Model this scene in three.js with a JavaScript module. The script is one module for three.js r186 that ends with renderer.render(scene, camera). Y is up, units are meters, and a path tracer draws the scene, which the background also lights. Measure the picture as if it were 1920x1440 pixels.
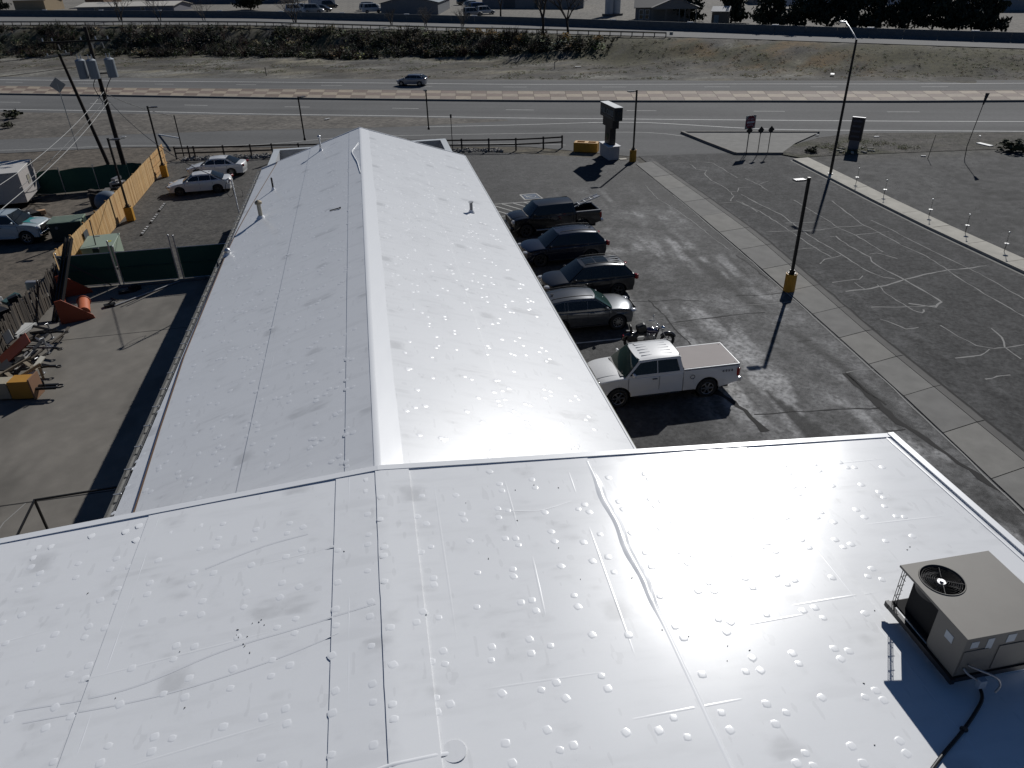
import * as THREE from 'three';
import { mergeGeometries, mergeVertices, toCreasedNormals } from 'three/addons/utils/BufferGeometryUtils.js';
import { RoundedBoxGeometry } from 'three/addons/geometries/RoundedBoxGeometry.js';
import { FontLoader } from 'three/addons/loaders/FontLoader.js';
import { TextGeometry } from 'three/addons/geometries/TextGeometry.js';

// ---------- camera, sky, sun, exposure ----------
const scene = new THREE.Scene();
const rad = (d) => d * Math.PI / 180;
const camera = new THREE.PerspectiveCamera(55.24, 4 / 3, 0.1, 2000);
{
  const p = rad(30.27), y = rad(-10), r = rad(-1.46);
  const f = new THREE.Vector3(-Math.sin(y) * Math.cos(p), -Math.sin(p), -Math.cos(y) * Math.cos(p));
  const right = new THREE.Vector3(Math.cos(y), 0, -Math.sin(y));
  const up = right.clone().cross(f);
  camera.up.copy(right.clone().multiplyScalar(-Math.sin(r)).addScaledVector(up, Math.cos(r)));
  camera.position.set(0, 15.3, 0);
  camera.lookAt(f.clone().add(camera.position));
}
const SKY = 0.1;
const SUN_AZ = rad(35), SUN_EL = rad(33.3);
const sunDir = new THREE.Vector3(Math.sin(SUN_AZ) * Math.cos(SUN_EL), Math.sin(SUN_EL), -Math.cos(SUN_AZ) * Math.cos(SUN_EL));
{ // clear winter sky: deep blue overhead, paler towards the horizon and around the sun
  const w = 256, h = 128, d = new Float32Array(w * h * 4);
  for (let j = 0; j < h; j++) for (let i = 0; i < w; i++) {
    const el = ((j + 0.5) / h - 0.5) * Math.PI, az = ((i + 0.5) / w - 0.5) * 2 * Math.PI;
    const dir = new THREE.Vector3(Math.cos(el) * Math.cos(az), Math.sin(el), Math.cos(el) * Math.sin(az));
    const up = Math.max(0, dir.y), hz = Math.pow(1 - up, 4), c = Math.max(0, dir.dot(sunDir)), glow = 0.35 * Math.pow(c, 6) + 0.5 * Math.pow(c, 40);
    const k = (j * w + i) * 4; const lo = dir.y < 0 ? 0.35 : 1;
    d[k] = SKY * lo * (0.13 + 0.42 * hz + glow); d[k + 1] = SKY * lo * (0.36 + 0.54 * hz + glow * 0.98); d[k + 2] = SKY * lo * (0.95 + 0.4 * hz + glow * 0.9); d[k + 3] = 1;
  }
  const t = new THREE.DataTexture(d, w, h, THREE.RGBAFormat, THREE.FloatType); t.mapping = THREE.EquirectangularReflectionMapping; t.magFilter = t.minFilter = THREE.LinearFilter; t.wrapS = THREE.RepeatWrapping; t.needsUpdate = true;
  scene.background = t; scene.environment = t;
}
const sun = new THREE.DirectionalLight(new THREE.Color(1, 0.985, 0.96), 3.6);
sun.position.copy(sunDir).multiplyScalar(150).add(new THREE.Vector3(5, 0, -60));
sun.target.position.set(5, 0, -60);
sun.castShadow = true; sun.shadow.mapSize.set(4096, 4096); sun.shadow.radius = 1;
Object.assign(sun.shadow.camera, { left: -190, right: 190, top: 190, bottom: -190, near: 1, far: 500 });
scene.add(sun, sun.target);
const renderer = new THREE.WebGLRenderer();
renderer.toneMapping = THREE.LinearToneMapping;
renderer.toneMappingExposure = 1.0;
renderer.shadowMap.enabled = true;

// ---------- helpers ----------
const V = (x, y, z) => new THREE.Vector3(x, y, z);
const C = (r, g, b) => new THREE.Color().setRGB(r, g, b);
function rng(a) { return () => { a = (a + 0x6d2b79f5) | 0; let t = Math.imul(a ^ (a >>> 15), 1 | a); t = (t + Math.imul(t ^ (t >>> 7), 61 | t)) ^ t; return ((t ^ (t >>> 14)) >>> 0) / 4294967296; }; }
const clamp = (x, a = 0, b = 1) => Math.min(b, Math.max(a, x));
const lerp = (a, b, t) => a + (b - a) * t;
const sstep = (a, b, x) => { const t = clamp((x - a) / (b - a)); return t * t * (3 - 2 * t); };
const interp = (x, xs, ys) => { if (x <= xs[0]) return ys[0]; for (let i = 1; i < xs.length; i++) if (x <= xs[i]) return lerp(ys[i - 1], ys[i], (x - xs[i - 1]) / (xs[i] - xs[i - 1])); return ys[ys.length - 1]; };
const taken = {};
function numbered(name) { const n = taken[name] = (taken[name] ?? -1) + 1; return n ? name + '_' + String(n).padStart(3, '0') : name; }
function tag(o, label, category, group, kind) { o.userData.label = label; if (category) o.userData.category = category; if (group) o.userData.group = group; if (kind) o.userData.kind = kind; return o; }
function shade(o) { o.castShadow = o.receiveShadow = true; return o; }
function merge(list) {
  if (!Array.isArray(list)) return list;
  if (list.length === 1) return list[0];
  const l = list.map((g) => { const h = g.index ? g.toNonIndexed() : g.clone(); for (const k of Object.keys(h.attributes)) if (!['position', 'normal', 'uv'].includes(k)) h.deleteAttribute(k); if (!h.attributes.uv) h.setAttribute('uv', new THREE.BufferAttribute(new Float32Array(h.attributes.position.count * 2), 2)); if (!h.attributes.normal) h.computeVertexNormals(); return h; });
  return mergeGeometries(l);
}
function part(parent, name, geos, mat) { const m = shade(new THREE.Mesh(merge(geos), mat)); m.name = name; parent.add(m); return m; }
function node(parent, name) { const g = new THREE.Group(); g.name = name; parent.add(g); return g; }
function thing(name, label, category, pos = [0, 0, 0], turn = 0, group) { const g = new THREE.Group(); g.name = numbered(name); g.position.set(...pos); g.rotation.y = turn; scene.add(g); return tag(g, label, category, group); }
function solid(name, geos, mat, label, category, group) { const m = shade(new THREE.Mesh(merge(geos), mat)); m.name = numbered(name); scene.add(m); return tag(m, label, category, group); }
function struct(name, geos, mat, parent) { const m = shade(new THREE.Mesh(merge(geos), mat)); m.name = parent ? name : numbered(name); (parent || scene).add(m); if (!parent) m.userData.kind = 'structure'; return m; }
function copyOf(o, pos, turn, label) { const c = o.clone(); c.name = numbered(o.name.replace(/_\d{3}$/, '')); scene.add(c); c.position.set(...pos); if (turn !== undefined) c.rotation.y = turn; c.userData = { ...o.userData }; if (label) c.userData.label = label; return c; }
function bx(w, h, d, x = 0, y = 0, z = 0, rx = 0, ry = 0, rz = 0) { const g = new THREE.BoxGeometry(w, h, d); if (rx) g.rotateX(rx); if (rz) g.rotateZ(rz); if (ry) g.rotateY(ry); return g.translate(x, y, z); }
function rbx(w, h, d, r, x = 0, y = 0, z = 0, ry = 0, rz = 0) { const g = new RoundedBoxGeometry(w, h, d, 2, r); if (rz) g.rotateZ(rz); if (ry) g.rotateY(ry); return g.translate(x, y, z); }
function cyl(r0, r1, h, x = 0, y = 0, z = 0, n = 12, rx = 0, rz = 0) { const g = new THREE.CylinderGeometry(r1, r0, h, n); if (rx) g.rotateX(rx); if (rz) g.rotateZ(rz); return g.translate(x, y, z); }
function bar(a, b, r0, r1 = r0, n = 8) { const A = V(...a), B = V(...b), d = B.clone().sub(A), g = new THREE.CylinderGeometry(r1, r0, d.length(), n); g.applyQuaternion(new THREE.Quaternion().setFromUnitVectors(V(0, 1, 0), d.clone().normalize())); return g.translate((A.x + B.x) / 2, (A.y + B.y) / 2, (A.z + B.z) / 2); }
function beam(a, b, w, h) { const A = V(...a), B = V(...b), d = B.clone().sub(A), g = new THREE.BoxGeometry(w, d.length(), h); g.applyQuaternion(new THREE.Quaternion().setFromUnitVectors(V(0, 1, 0), d.clone().normalize())); return g.translate((A.x + B.x) / 2, (A.y + B.y) / 2, (A.z + B.z) / 2); }
function tube(pts, r, seg = 24, n = 6, tension = 0.5) { return new THREE.TubeGeometry(new THREE.CatmullRomCurve3(pts.map((p) => V(...p)), false, 'catmullrom', tension), seg, r, n); }
// uv in metres from the dominant face direction
function metreUV(geo, s = 1) {
  const g = geo.index ? geo.toNonIndexed() : geo; const p = g.attributes.position, uv = new Float32Array(p.count * 2); const a = V(0, 0, 0), b = V(0, 0, 0), c = V(0, 0, 0);
  for (let i = 0; i < p.count; i += 3) {
    a.fromBufferAttribute(p, i); b.fromBufferAttribute(p, i + 1); c.fromBufferAttribute(p, i + 2);
    const n = b.clone().sub(a).cross(c.clone().sub(a)); const ax = Math.abs(n.x), ay = Math.abs(n.y), az = Math.abs(n.z);
    [a, b, c].forEach((q, k) => { const [u, v] = ay >= ax && ay >= az ? [q.x, q.z] : ax >= az ? [q.z, q.y] : [q.x, q.y]; uv[(i + k) * 2] = u * s; uv[(i + k) * 2 + 1] = v * s; });
  }
  g.setAttribute('uv', new THREE.BufferAttribute(uv, 2)); return g;
}
// grid patch: fn(u, v) -> [x, y, z]
function patch(nu, nv, fn, uvfn) {
  const pos = [], uv = [], idx = [];
  for (let j = 0; j <= nv; j++) for (let i = 0; i <= nu; i++) { const q = fn(i / nu, j / nv); pos.push(...q); uv.push(...(uvfn ? uvfn(q) : [q[0], q[2]])); }
  for (let j = 0; j < nv; j++) for (let i = 0; i < nu; i++) { const a = j * (nu + 1) + i, b = a + 1, c = a + nu + 1, d = c + 1; idx.push(a, c, b, b, c, d); }
  const g = new THREE.BufferGeometry(); g.setAttribute('position', new THREE.Float32BufferAttribute(pos, 3)); g.setAttribute('uv', new THREE.Float32BufferAttribute(uv, 2)); g.setIndex(idx); g.computeVertexNormals(); return g;
}
function upward(g) { const n = g.attributes.normal; let s = 0; for (let i = 0; i < n.count; i++) s += n.getY(i); if (s < 0) { const ix = g.index.array; for (let i = 0; i < ix.length; i += 3) { const t = ix[i]; ix[i] = ix[i + 1]; ix[i + 1] = t; } g.computeVertexNormals(); } return g; }
// point on an xz polyline by fraction of length
function along(poly) {
  const L = [0]; for (let i = 1; i < poly.length; i++) L.push(L[i - 1] + Math.hypot(poly[i][0] - poly[i - 1][0], poly[i][1] - poly[i - 1][1]));
  const T = L[L.length - 1];
  const f = (t) => { const s = clamp(t) * T; let i = 1; while (i < L.length - 1 && L[i] < s) i++; const k = (s - L[i - 1]) / (L[i] - L[i - 1] || 1); return [lerp(poly[i - 1][0], poly[i][0], k), lerp(poly[i - 1][1], poly[i][1], k)]; };
  f.length_ = T; return f;
}
function smooth(poly, n = 60) { return new THREE.CatmullRomCurve3(poly.map((p) => V(p[0], 0, p[1])), false, 'centripetal').getSpacedPoints(n).map((p) => [p.x, p.z]); }
function offset(poly, d) { return poly.map((p, i) => { const a = poly[Math.max(0, i - 1)], b = poly[Math.min(poly.length - 1, i + 1)]; const tx = b[0] - a[0], tz = b[1] - a[1], l = Math.hypot(tx, tz) || 1; return [p[0] - tz / l * d, p[1] + tx / l * d]; }); }
// sheet between two polylines, with optional vertex colour
function band(A, B, y, nu, nv, colour) {
  const a = along(A), b = along(B);
  const g = upward(patch(nu, nv, (u, v) => { const p = a(v), q = b(v); const x = lerp(p[0], q[0], u), z = lerp(p[1], q[1], u); return [x, typeof y === 'function' ? y(x, z) : y, z]; }));
  if (colour) paint(g, colour);
  return g;
}
function paint(g, colour) { const p = g.attributes.position, c = new Float32Array(p.count * 3); for (let i = 0; i < p.count; i++) { const k = colour(p.getX(i), p.getZ(i), p.getY(i)); c[i * 3] = k[0]; c[i * 3 + 1] = k[1]; c[i * 3 + 2] = k[2]; } g.setAttribute('color', new THREE.BufferAttribute(c, 3)); return g; }
function stripe(poly, w, y, n) { return band(offset(poly, -w / 2), offset(poly, w / 2), y, 1, n || poly.length * 2); }
// raised kerb-like prism that follows a polyline
function prismAlong(poly, w, y0, y1, side = 0) {
  const A = offset(poly, -w / 2 + side), B = offset(poly, w / 2 + side); const out = [];
  for (let i = 1; i < poly.length; i++) { const q = [A[i - 1], A[i], B[i], B[i - 1]]; out.push(prism(q, y0, y1)); }
  return out;
}
function prism(poly, y0, y1) { const s = new THREE.Shape(poly.map((p) => new THREE.Vector2(p[0], -p[1]))); const g = new THREE.ExtrudeGeometry(s, { depth: y1 - y0, bevelEnabled: false }); g.rotateX(-Math.PI / 2); g.translate(0, y0, 0); return metreUV(g); }
function flat(poly, y) { const s = new THREE.Shape(poly.map((p) => new THREE.Vector2(p[0], -p[1]))); const g = new THREE.ShapeGeometry(s); g.rotateX(-Math.PI / 2); g.translate(0, y, 0); const p = g.attributes.position, uv = g.attributes.uv; for (let i = 0; i < p.count; i++) uv.setXY(i, p.getX(i), p.getZ(i)); return g; }

// ---------- noise ----------
function lattice(seed) { const r = rng(seed), t = new Float32Array(65536); for (let i = 0; i < 65536; i++) t[i] = r(); return t; }
const LAT = lattice(11);
function vnoise(x, y, per = 256) { const xi = Math.floor(x), yi = Math.floor(y), fx = x - xi, fy = y - yi; const u = fx * fx * (3 - 2 * fx), v = fy * fy * (3 - 2 * fy); const m = (n) => ((n % per) + per) % per; const x0 = m(xi), x1 = m(xi + 1), y0 = m(yi) * 256, y1 = m(yi + 1) * 256; return lerp(lerp(LAT[y0 + x0], LAT[y0 + x1], u), lerp(LAT[y1 + x0], LAT[y1 + x1], u), v); }
function fbm(x, y, o = 4, per = 256) { let s = 0, a = 0.5, n = 0; for (let i = 0; i < o; i++) { s += a * vnoise(x + i * 17, y + i * 31, per); n += a; a *= 0.5; x *= 2; y *= 2; per = Math.min(256, per * 2); } return s / n; }
const enc = (l) => Math.round(255 * clamp(l <= 0.0031308 ? l * 12.92 : 1.055 * Math.pow(l, 1 / 2.4) - 0.055));
function tex(n, fn, metres, srgb = true) {
  const d = new Uint8Array(n * n * 4);
  for (let j = 0; j < n; j++) for (let i = 0; i < n; i++) { const c = fn(i / n, j / n, i, j), k = (j * n + i) * 4; if (srgb) { d[k] = enc(c[0]); d[k + 1] = enc(c[1]); d[k + 2] = enc(c[2]); } else d[k] = d[k + 1] = d[k + 2] = Math.round(255 * clamp(c)); d[k + 3] = 255; }
  const t = new THREE.DataTexture(d, n, n); t.wrapS = t.wrapT = THREE.RepeatWrapping; t.magFilter = THREE.LinearFilter; t.minFilter = THREE.LinearMipmapLinearFilter; t.generateMipmaps = true; if (srgb) t.colorSpace = THREE.SRGBColorSpace; t.repeat.set(1 / metres, 1 / metres); t.needsUpdate = true; return t;
}
const R0 = rng(5);
const speck = new Float32Array(1024 * 1024); for (let i = 0; i < speck.length; i++) speck[i] = R0();
const sp = (i, j) => speck[(j & 1023) * 1024 + (i & 1023)];
const sp2 = (i, j) => (sp(i, j) + sp(i + 1, j) + sp(i, j + 1) + sp(i + 1, j + 1)) / 4;

// near-white maps: the base tone is the material's or the vertex colour
const T = {
  asphalt: tex(1024, (u, v, i, j) => { const s = sp2(i, j), m = fbm(u * 40, v * 40, 4, 40), q = fbm(u * 14 + 5, v * 14, 3, 14); let k = 0.62 + 0.4 * (s - 0.5) + 0.95 * (m - 0.5) + 0.45 * (q - 0.5); if (sp(i >> 2, j >> 2) > 0.985) k += 0.3; if (sp((i >> 2) + 300, j >> 2) > 0.985) k -= 0.25; k = Math.max(0.12, k); return [k, k, k]; }, 5),
  roadway: tex(512, (u, v, i, j) => { const s = sp2(i, j), m = fbm(u * 20, v * 20, 3, 20); const k = 0.66 + 0.25 * (s - 0.5) + 0.2 * (m - 0.5); return [k, k, k]; }, 4),
  asphaltB: tex(512, (u, v, i, j) => clamp(0.5 + 0.9 * (sp2(i, j) - 0.5)), 2.5, false),
  concrete: tex(1024, (u, v, i, j) => { const m = fbm(u * 12, v * 12, 5, 12), s = sp2(i, j); const k = 0.78 + 0.3 * (m - 0.5) + 0.1 * (s - 0.5); return [k, k * 0.99, k * 0.97]; }, 6),
  dirt: tex(1024, (u, v, i, j) => { const m = fbm(u * 24, v * 24, 5, 24), s = sp2(i, j), q = fbm(u * 90, v * 90, 2, 90); let k = 0.66 + 0.9 * (m - 0.5) + 0.3 * (s - 0.5) + 0.45 * (q - 0.5); k = Math.max(0.15, k); return [k, k * 0.98, k * 0.95]; }, 9),
  gravel: tex(1024, (u, v, i, j) => { const s = sp(i >> 2, j >> 2), t = sp(i >> 1, j >> 1), m = fbm(u * 16, v * 16, 3, 16); const k = 0.58 + 0.6 * (s - 0.5) + 0.4 * (t - 0.5) + 0.2 * (m - 0.5); return [k, k, k]; }, 5),
  membrane: tex(1024, (u, v, i, j) => { const st = fbm(u * 6, v * 26, 4, 6), b = fbm(u * 9 + 3, v * 9, 5, 9), s = sp2(i, j); let k = 0.95 - 0.2 * sstep(0.5, 0.78, b) * sstep(0.35, 0.7, st) - 0.05 * (1 - sstep(0.2, 0.5, st)) + 0.02 * (s - 0.5); const f = fbm(u * 60, v * 22, 2, 22); if (f > 0.8) k -= 0.06; return [k, k * 0.998, k * 0.992]; }, 7),
  wood: tex(512, (u, v, i, j) => { const g = fbm(u * 40, v * 3, 4, 3), s = sp(i, j >> 4); const k = 0.78 + 0.45 * (g - 0.5) + 0.12 * (s - 0.5); return [k, k * 0.97, k * 0.92]; }, 1),
  bark: tex(256, (u, v, i, j) => { const g = fbm(u * 24, v * 4, 4, 4); const k = 0.6 + 0.8 * (g - 0.5); return [k, k * 0.95, k * 0.9]; }, 1),
  plain: tex(256, (u, v, i, j) => { const g = fbm(u * 6, v * 6, 5, 6), k = 0.92 + 0.16 * (g - 0.5); return [k, k, k]; }, 2),
};
// ---------- materials ----------
const mat = (r, g, b, rough = 0.8, metal = 0, extra = {}) => new THREE.MeshStandardMaterial({ color: C(r, g, b), roughness: rough, metalness: metal, side: THREE.DoubleSide, ...extra });
const phys = (r, g, b, rough, extra = {}) => new THREE.MeshPhysicalMaterial({ color: C(r, g, b), roughness: rough, side: THREE.DoubleSide, ...extra });
const paintMat = (r, g, b, rough = 0.35, metal = 0) => phys(r, g, b, rough, { metalness: metal, clearcoat: 1, clearcoatRoughness: 0.06 });
const M = {
  membrane: mat(0.87, 0.88, 0.89, 0.245, 0, { map: T.membrane }),
  membraneTop: mat(0.84, 0.85, 0.86, 0.27),
  trimWhite: mat(0.8, 0.81, 0.82, 0.36),
  brownEdge: mat(0.2, 0.12, 0.075, 0.8),
  stucco: mat(0.42, 0.38, 0.33, 0.9, 0, { map: T.plain }),
  greyMetal: mat(0.4, 0.4, 0.41, 0.45, 0.8),
  galv: mat(0.55, 0.56, 0.57, 0.4, 0.75),
  chrome: mat(0.75, 0.75, 0.76, 0.12, 1),
  alloy: mat(0.45, 0.45, 0.46, 0.3, 0.9),
  alloyDark: mat(0.1, 0.1, 0.105, 0.35, 0.8),
  black: mat(0.012, 0.012, 0.013, 0.5),
  blackMetal: mat(0.02, 0.02, 0.022, 0.4, 0.3),
  rubber: mat(0.018, 0.018, 0.018, 0.85),
  glass: phys(0.012, 0.016, 0.018, 0.04, { ior: 1.5, clearcoat: 0.4, clearcoatRoughness: 0.03 }),
  glassGreen: phys(0.03, 0.06, 0.055, 0.04, { ior: 1.5 }),
  lens: phys(0.55, 0.56, 0.58, 0.08, { clearcoat: 1 }),
  amber: phys(0.5, 0.16, 0.03, 0.15, { clearcoat: 1 }),
  red: phys(0.32, 0.012, 0.012, 0.15, { clearcoat: 1 }),
  dark: mat(0.008, 0.008, 0.009, 0.9),
  pole: mat(0.018, 0.017, 0.016, 0.45, 0.3),
  yellow: mat(0.5, 0.25, 0.02, 0.6, 0, { map: T.plain }),
  woodNew: [mat(0.68, 0.44, 0.19, 0.8, 0, { map: T.wood }), mat(0.74, 0.5, 0.24, 0.8, 0, { map: T.wood }), mat(0.56, 0.33, 0.13, 0.8, 0, { map: T.wood }), mat(0.7, 0.47, 0.23, 0.8, 0, { map: T.wood })],
  woodOld: [mat(0.06, 0.048, 0.038, 0.9, 0, { map: T.wood }), mat(0.1, 0.084, 0.068, 0.9, 0, { map: T.wood }), mat(0.04, 0.033, 0.028, 0.9, 0, { map: T.wood })],
  creosote: mat(0.045, 0.036, 0.03, 0.9, 0, { map: T.bark }),
  railWood: mat(0.06, 0.052, 0.048, 0.85, 0, { map: T.wood }),
  greenMesh: mat(0.012, 0.06, 0.042, 0.8),
  concrete: mat(0.58, 0.555, 0.49, 0.95, 0, { map: T.concrete }),
  concreteB: mat(0.27, 0.265, 0.25, 0.95, 0, { map: T.concrete }),
  concreteDark: mat(0.17, 0.166, 0.158, 0.95, 0, { map: T.concrete }),
  kerb: mat(0.3, 0.285, 0.26, 0.95, 0, { map: T.concrete }),
  lineWhite: mat(0.85, 0.85, 0.83, 0.85, 0, { map: T.concrete }),
  lineOld: mat(0.6, 0.6, 0.58, 0.9, 0, { map: T.concrete }),
  crackPale: mat(0.3, 0.295, 0.28, 1),
  crackDark: mat(0.022, 0.021, 0.02, 0.95),
};
// ---------- terrain: flat lot level, a bank up to the upper road, town beyond ----------
const hU = (u) => interp(u, [-208, -141.6, -82, -30.6, 6.9], [5.2, 4.4, 3.2, 2.6, 2.0]);
const vB = (u) => interp(u, [-260, -208, -141.6, -82, -30.6, 6.9, 60], [-98, -111.9, -131.7, -143.8, -143.4, -146.3, -150]);
const vE = (u) => interp(u, [-260, -181, -127.7, -74, -30, 6.8, 60], [-78, -97, -118.5, -129.1, -133.9, -137.3, -141]);
const uv2xz = (u, v) => [u * 0.762 - v * 0.648, u * 0.648 + v * 0.762];
const bankRun = (u) => interp(u, [-80, -30], [13, 17]);
function terr(x, z) { const u = x * 0.762 + z * 0.648, v = -x * 0.648 + z * 0.762; const w = bankRun(u), t = clamp((vE(u) + w - v) / w); return hU(u) * t * t * (3 - 2 * t); }
function lumpy(x, z) { const u = x * 0.762 + z * 0.648, v = -x * 0.648 + z * 0.762; const d = vE(u) + 24 - v; const k = sstep(0, 6, d) * (1 - sstep(21, 24, d)); return k * (fbm(x * 0.35, z * 0.35, 3) - 0.5) * 0.9; }
{
  const dirtCol = (x, z) => {
    const u = x * 0.93 + z * 0.36, v = -x * 0.36 + z * 0.93;
    const st = fbm(u * 0.05, v * 0.22, 4), b = fbm(x * 0.18 + 40, z * 0.18, 4), f = fbm(u * 0.25 + 9, v * 0.9 + 4, 3);
    let c = [0.132, 0.12, 0.1];
    const pale = sstep(0.5, 0.66, st) * 1.0 + sstep(0.56, 0.7, f) * 0.6; const dark = sstep(0.45, 0.62, b) * 0.9;
    const grit = fbm(x * 0.9, z * 0.9 + 2, 3) - 0.5; c = c.map((k, i) => k * (1 + pale * (0.85 + 0.12 * i)) * (1 - dark * 0.55) * (1 + 0.9 * grit));
    const rust = sstep(0.52, 0.62, fbm(u * 0.12 + 50, v * 0.4, 3)) * 0.5; c[0] *= 1 + 0.12 * rust; c[2] *= 1 - 0.35 * rust;
    const U = x * 0.762 + z * 0.648, W = -x * 0.648 + z * 0.762, d = vE(U) + 15 - W;    // weeds on the bank
    const weed = sstep(-3, 4, d) * sstep(0.35, 0.55, fbm(x * 0.3, z * 0.3 + 7, 3)) * (1 - sstep(14, 16, d));
    if (z < -118 || x > 40) { const au = sstep(46, 56, x) * (1 - sstep(66, 76, x)) * sstep(0.45, 0.6, fbm(x * 0.3 + 8, z * 0.5, 3)); c[0] = lerp(c[0], lerp(0.1, 0.2, au), weed); c[1] = lerp(c[1], lerp(0.092, 0.125, au), weed); c[2] = lerp(c[2], 0.042, weed); }
    if (d > 26) { const t = fbm(x * 0.08, z * 0.08, 3); c = [0.2 + 0.1 * t, 0.19 + 0.09 * t, 0.17 + 0.075 * t]; }
    if (z > -86 && x < -5) c = [0.125 + 0.05 * b, 0.105 + 0.045 * b, 0.085 + 0.035 * b];
    return c;
  };
  const near = upward(patch(120, 110, (u, v) => { const x = lerp(-110, 130, u), z = lerp(-118, 30, v); return [x, -0.03 + (z < -88 ? 0 : 0), z]; }));
  const far = upward(patch(210, 130, (u, v) => { const x = lerp(-200, 230, u), z = lerp(-420, -118, Math.pow(v, 0.6)); return [x, -0.03 + terr(x, z) + lumpy(x, z), z]; }));
  paint(near, dirtCol); paint(far, dirtCol);
  // the right-hand bank lies inside the near zone's far corner
  const p = near.attributes.position; for (let i = 0; i < p.count; i++) p.setY(i, -0.03 + terr(p.getX(i), p.getZ(i)) + lumpy(p.getX(i), p.getZ(i))); near.computeVertexNormals();
  const m = mat(1, 1, 1, 1, 0, { map: T.dirt, vertexColors: true, bumpMap: T.asphaltB, bumpScale: 0.01 });
  const g1 = near.toNonIndexed(), g2 = far.toNonIndexed();
  const g = mergeGeometries([g1, g2]); const o = shade(new THREE.Mesh(g, m)); o.name = 'ground'; o.userData.kind = 'structure'; scene.add(o);
  const skirt = struct('ground_plain', [flat([[-1500, 300], [1500, 300], [1500, -1500], [-1500, -1500]], -0.6)], mat(0.2, 0.18, 0.15, 0.95, 0, { map: T.dirt }));
}
const asph = (c, rough = 0.95, bump = 0.006) => mat(1, 1, 1, rough, 0, { map: T.asphalt, vertexColors: true, bumpMap: T.asphaltB, bumpScale: bump });
const ASPHROAD = mat(1, 1, 1, 0.97, 0, { map: T.roadway, vertexColors: true, bumpMap: T.asphaltB, bumpScale: 0.003 });

// ---------- main road ----------
const ext = (p, d = 60) => { const a = p[0], b = p[1], y = p[p.length - 1], x = p[p.length - 2]; const f = (m, n) => { const l = Math.hypot(m[0] - n[0], m[1] - n[1]); return [m[0] + (m[0] - n[0]) / l * d, m[1] + (m[1] - n[1]) / l * d]; }; return [f(a, b), ...p, f(y, x)]; };
const farEdge = smooth(ext([[-58.7, -142.6], [-36.6, -133.3], [-16.3, -125.2], [2.8, -117.7], [20.5, -110.2], [37.3, -103.6], [53.3, -97.8], [68.6, -92.3], [83.4, -87.4]]));
const farLine = smooth(ext([[-57, -138.6], [-35.6, -129.3], [-15.8, -121.2], [2.7, -113.5], [19.8, -106.2], [36.2, -100.4], [51.9, -95.1], [66.8, -89.8], [81.5, -85.2]]));
const medFar = smooth(ext([[-53.8, -129.6], [-33.5, -120.4], [-15, -113], [2.3, -106], [18.5, -99.5], [34, -94.2], [48.8, -89.1], [62.9, -84.2], [76.7, -79.9]]));
const medNear = smooth(ext([[-50.7, -121.4], [-31.8, -113.3], [-14.2, -105.6], [2, -98.9], [17.2, -92.8], [31.7, -87.6], [45.6, -82.9], [58.8, -78.3], [71.8, -74.4]]));
const fog = smooth(ext([[-45.6, -107.6], [-28.7, -100.8], [-13, -93.9], [1.6, -88.1], [15.3, -82.4], [28.2, -77.6], [40.5, -73.1], [52.2, -68.9], [63.6, -65.1]]));
const roadNear = ext([[-48, -86], [-35.1, -79.8], [-24, -79.3], [-11.2, -75.6], [3, -71.6], [14, -68.4], [22, -62], [30, -57.6], [35, -58.6], [38, -61.5], [41.5, -63.8], [45, -64.6], [60, -60.6], [78, -53]], 40);
const roadCol = (x, z) => { const u = x * 0.93 + z * 0.36, v = -x * 0.36 + z * 0.93; const st = fbm(u * 0.02, v * 0.6, 4), b = fbm(x * 0.12, z * 0.12, 4); const k = 0.165 + 0.1 * (st - 0.5) + 0.06 * (b - 0.5); return [k, k, k * 0.985]; };
struct('road', [band(farEdge, roadNear, 0, 60, 150, roadCol)], ASPHROAD);
const road = scene.children.find((o) => o.name === 'road');
struct('edge_line', [stripe(fog, 0.2, 0.006)], M.lineWhite, road);
struct('edge_line', [stripe(farLine, 0.2, 0.006)], M.lineWhite, road);
struct('edge_line', [stripe(smooth([[22.5, -77.4], [27.7, -75.9], [38.1, -68.4].map((v, i) => i ? -69.2 : 38.1), [49.3, -65.0], [60.1, -61.3], [80, -54.3]], 30), 0.18, 0.006)], M.lineWhite, road);
struct('edge_line', [stripe(smooth([[5.8, -80.3], [14.5, -78.6], [22.5, -77.4]], 12), 0.13, 0.006)], M.lineWhite, road);
struct('edge_line', [stripe(smooth([[-48, -84.8], [-35.9, -81.4], [-23.7, -79.9], [-11, -76.6], [-2, -77.6], [3.85, -76.5], [15.8, -73.9], [26, -71.3], [27.8, -70.2], [29.4, -68.3]], 40), 0.12, 0.006)], M.lineOld, road);
struct('edge_line', [stripe(smooth([[8, -71.3], [14, -69.6], [17.6, -67.9]], 8), 0.12, 0.008)], M.lineOld, road);
{ // dashes
  const dash = (A, B, frac, t0, n, len) => { const a = along(A), b = along(B); for (let i = 0; i < n; i++) { const s = t0 + i * 13.4 / a.length_; const pt = (t) => { const p = a(t), q = b(t); return [lerp(p[0], q[0], frac), lerp(p[1], q[1], frac)]; }; const e = s + len / a.length_; if (e > 1) break; struct('lane_dash', [stripe([pt(s), pt((s + e) / 2), pt(e)], 0.18, 0.006, 3)], M.lineOld, road); } };
  dash(fog, medNear, 0.46, 0.02, 18, 3.2); dash(farLine, medFar, 0.36, 0.03, 18, 3.2);
}
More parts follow.
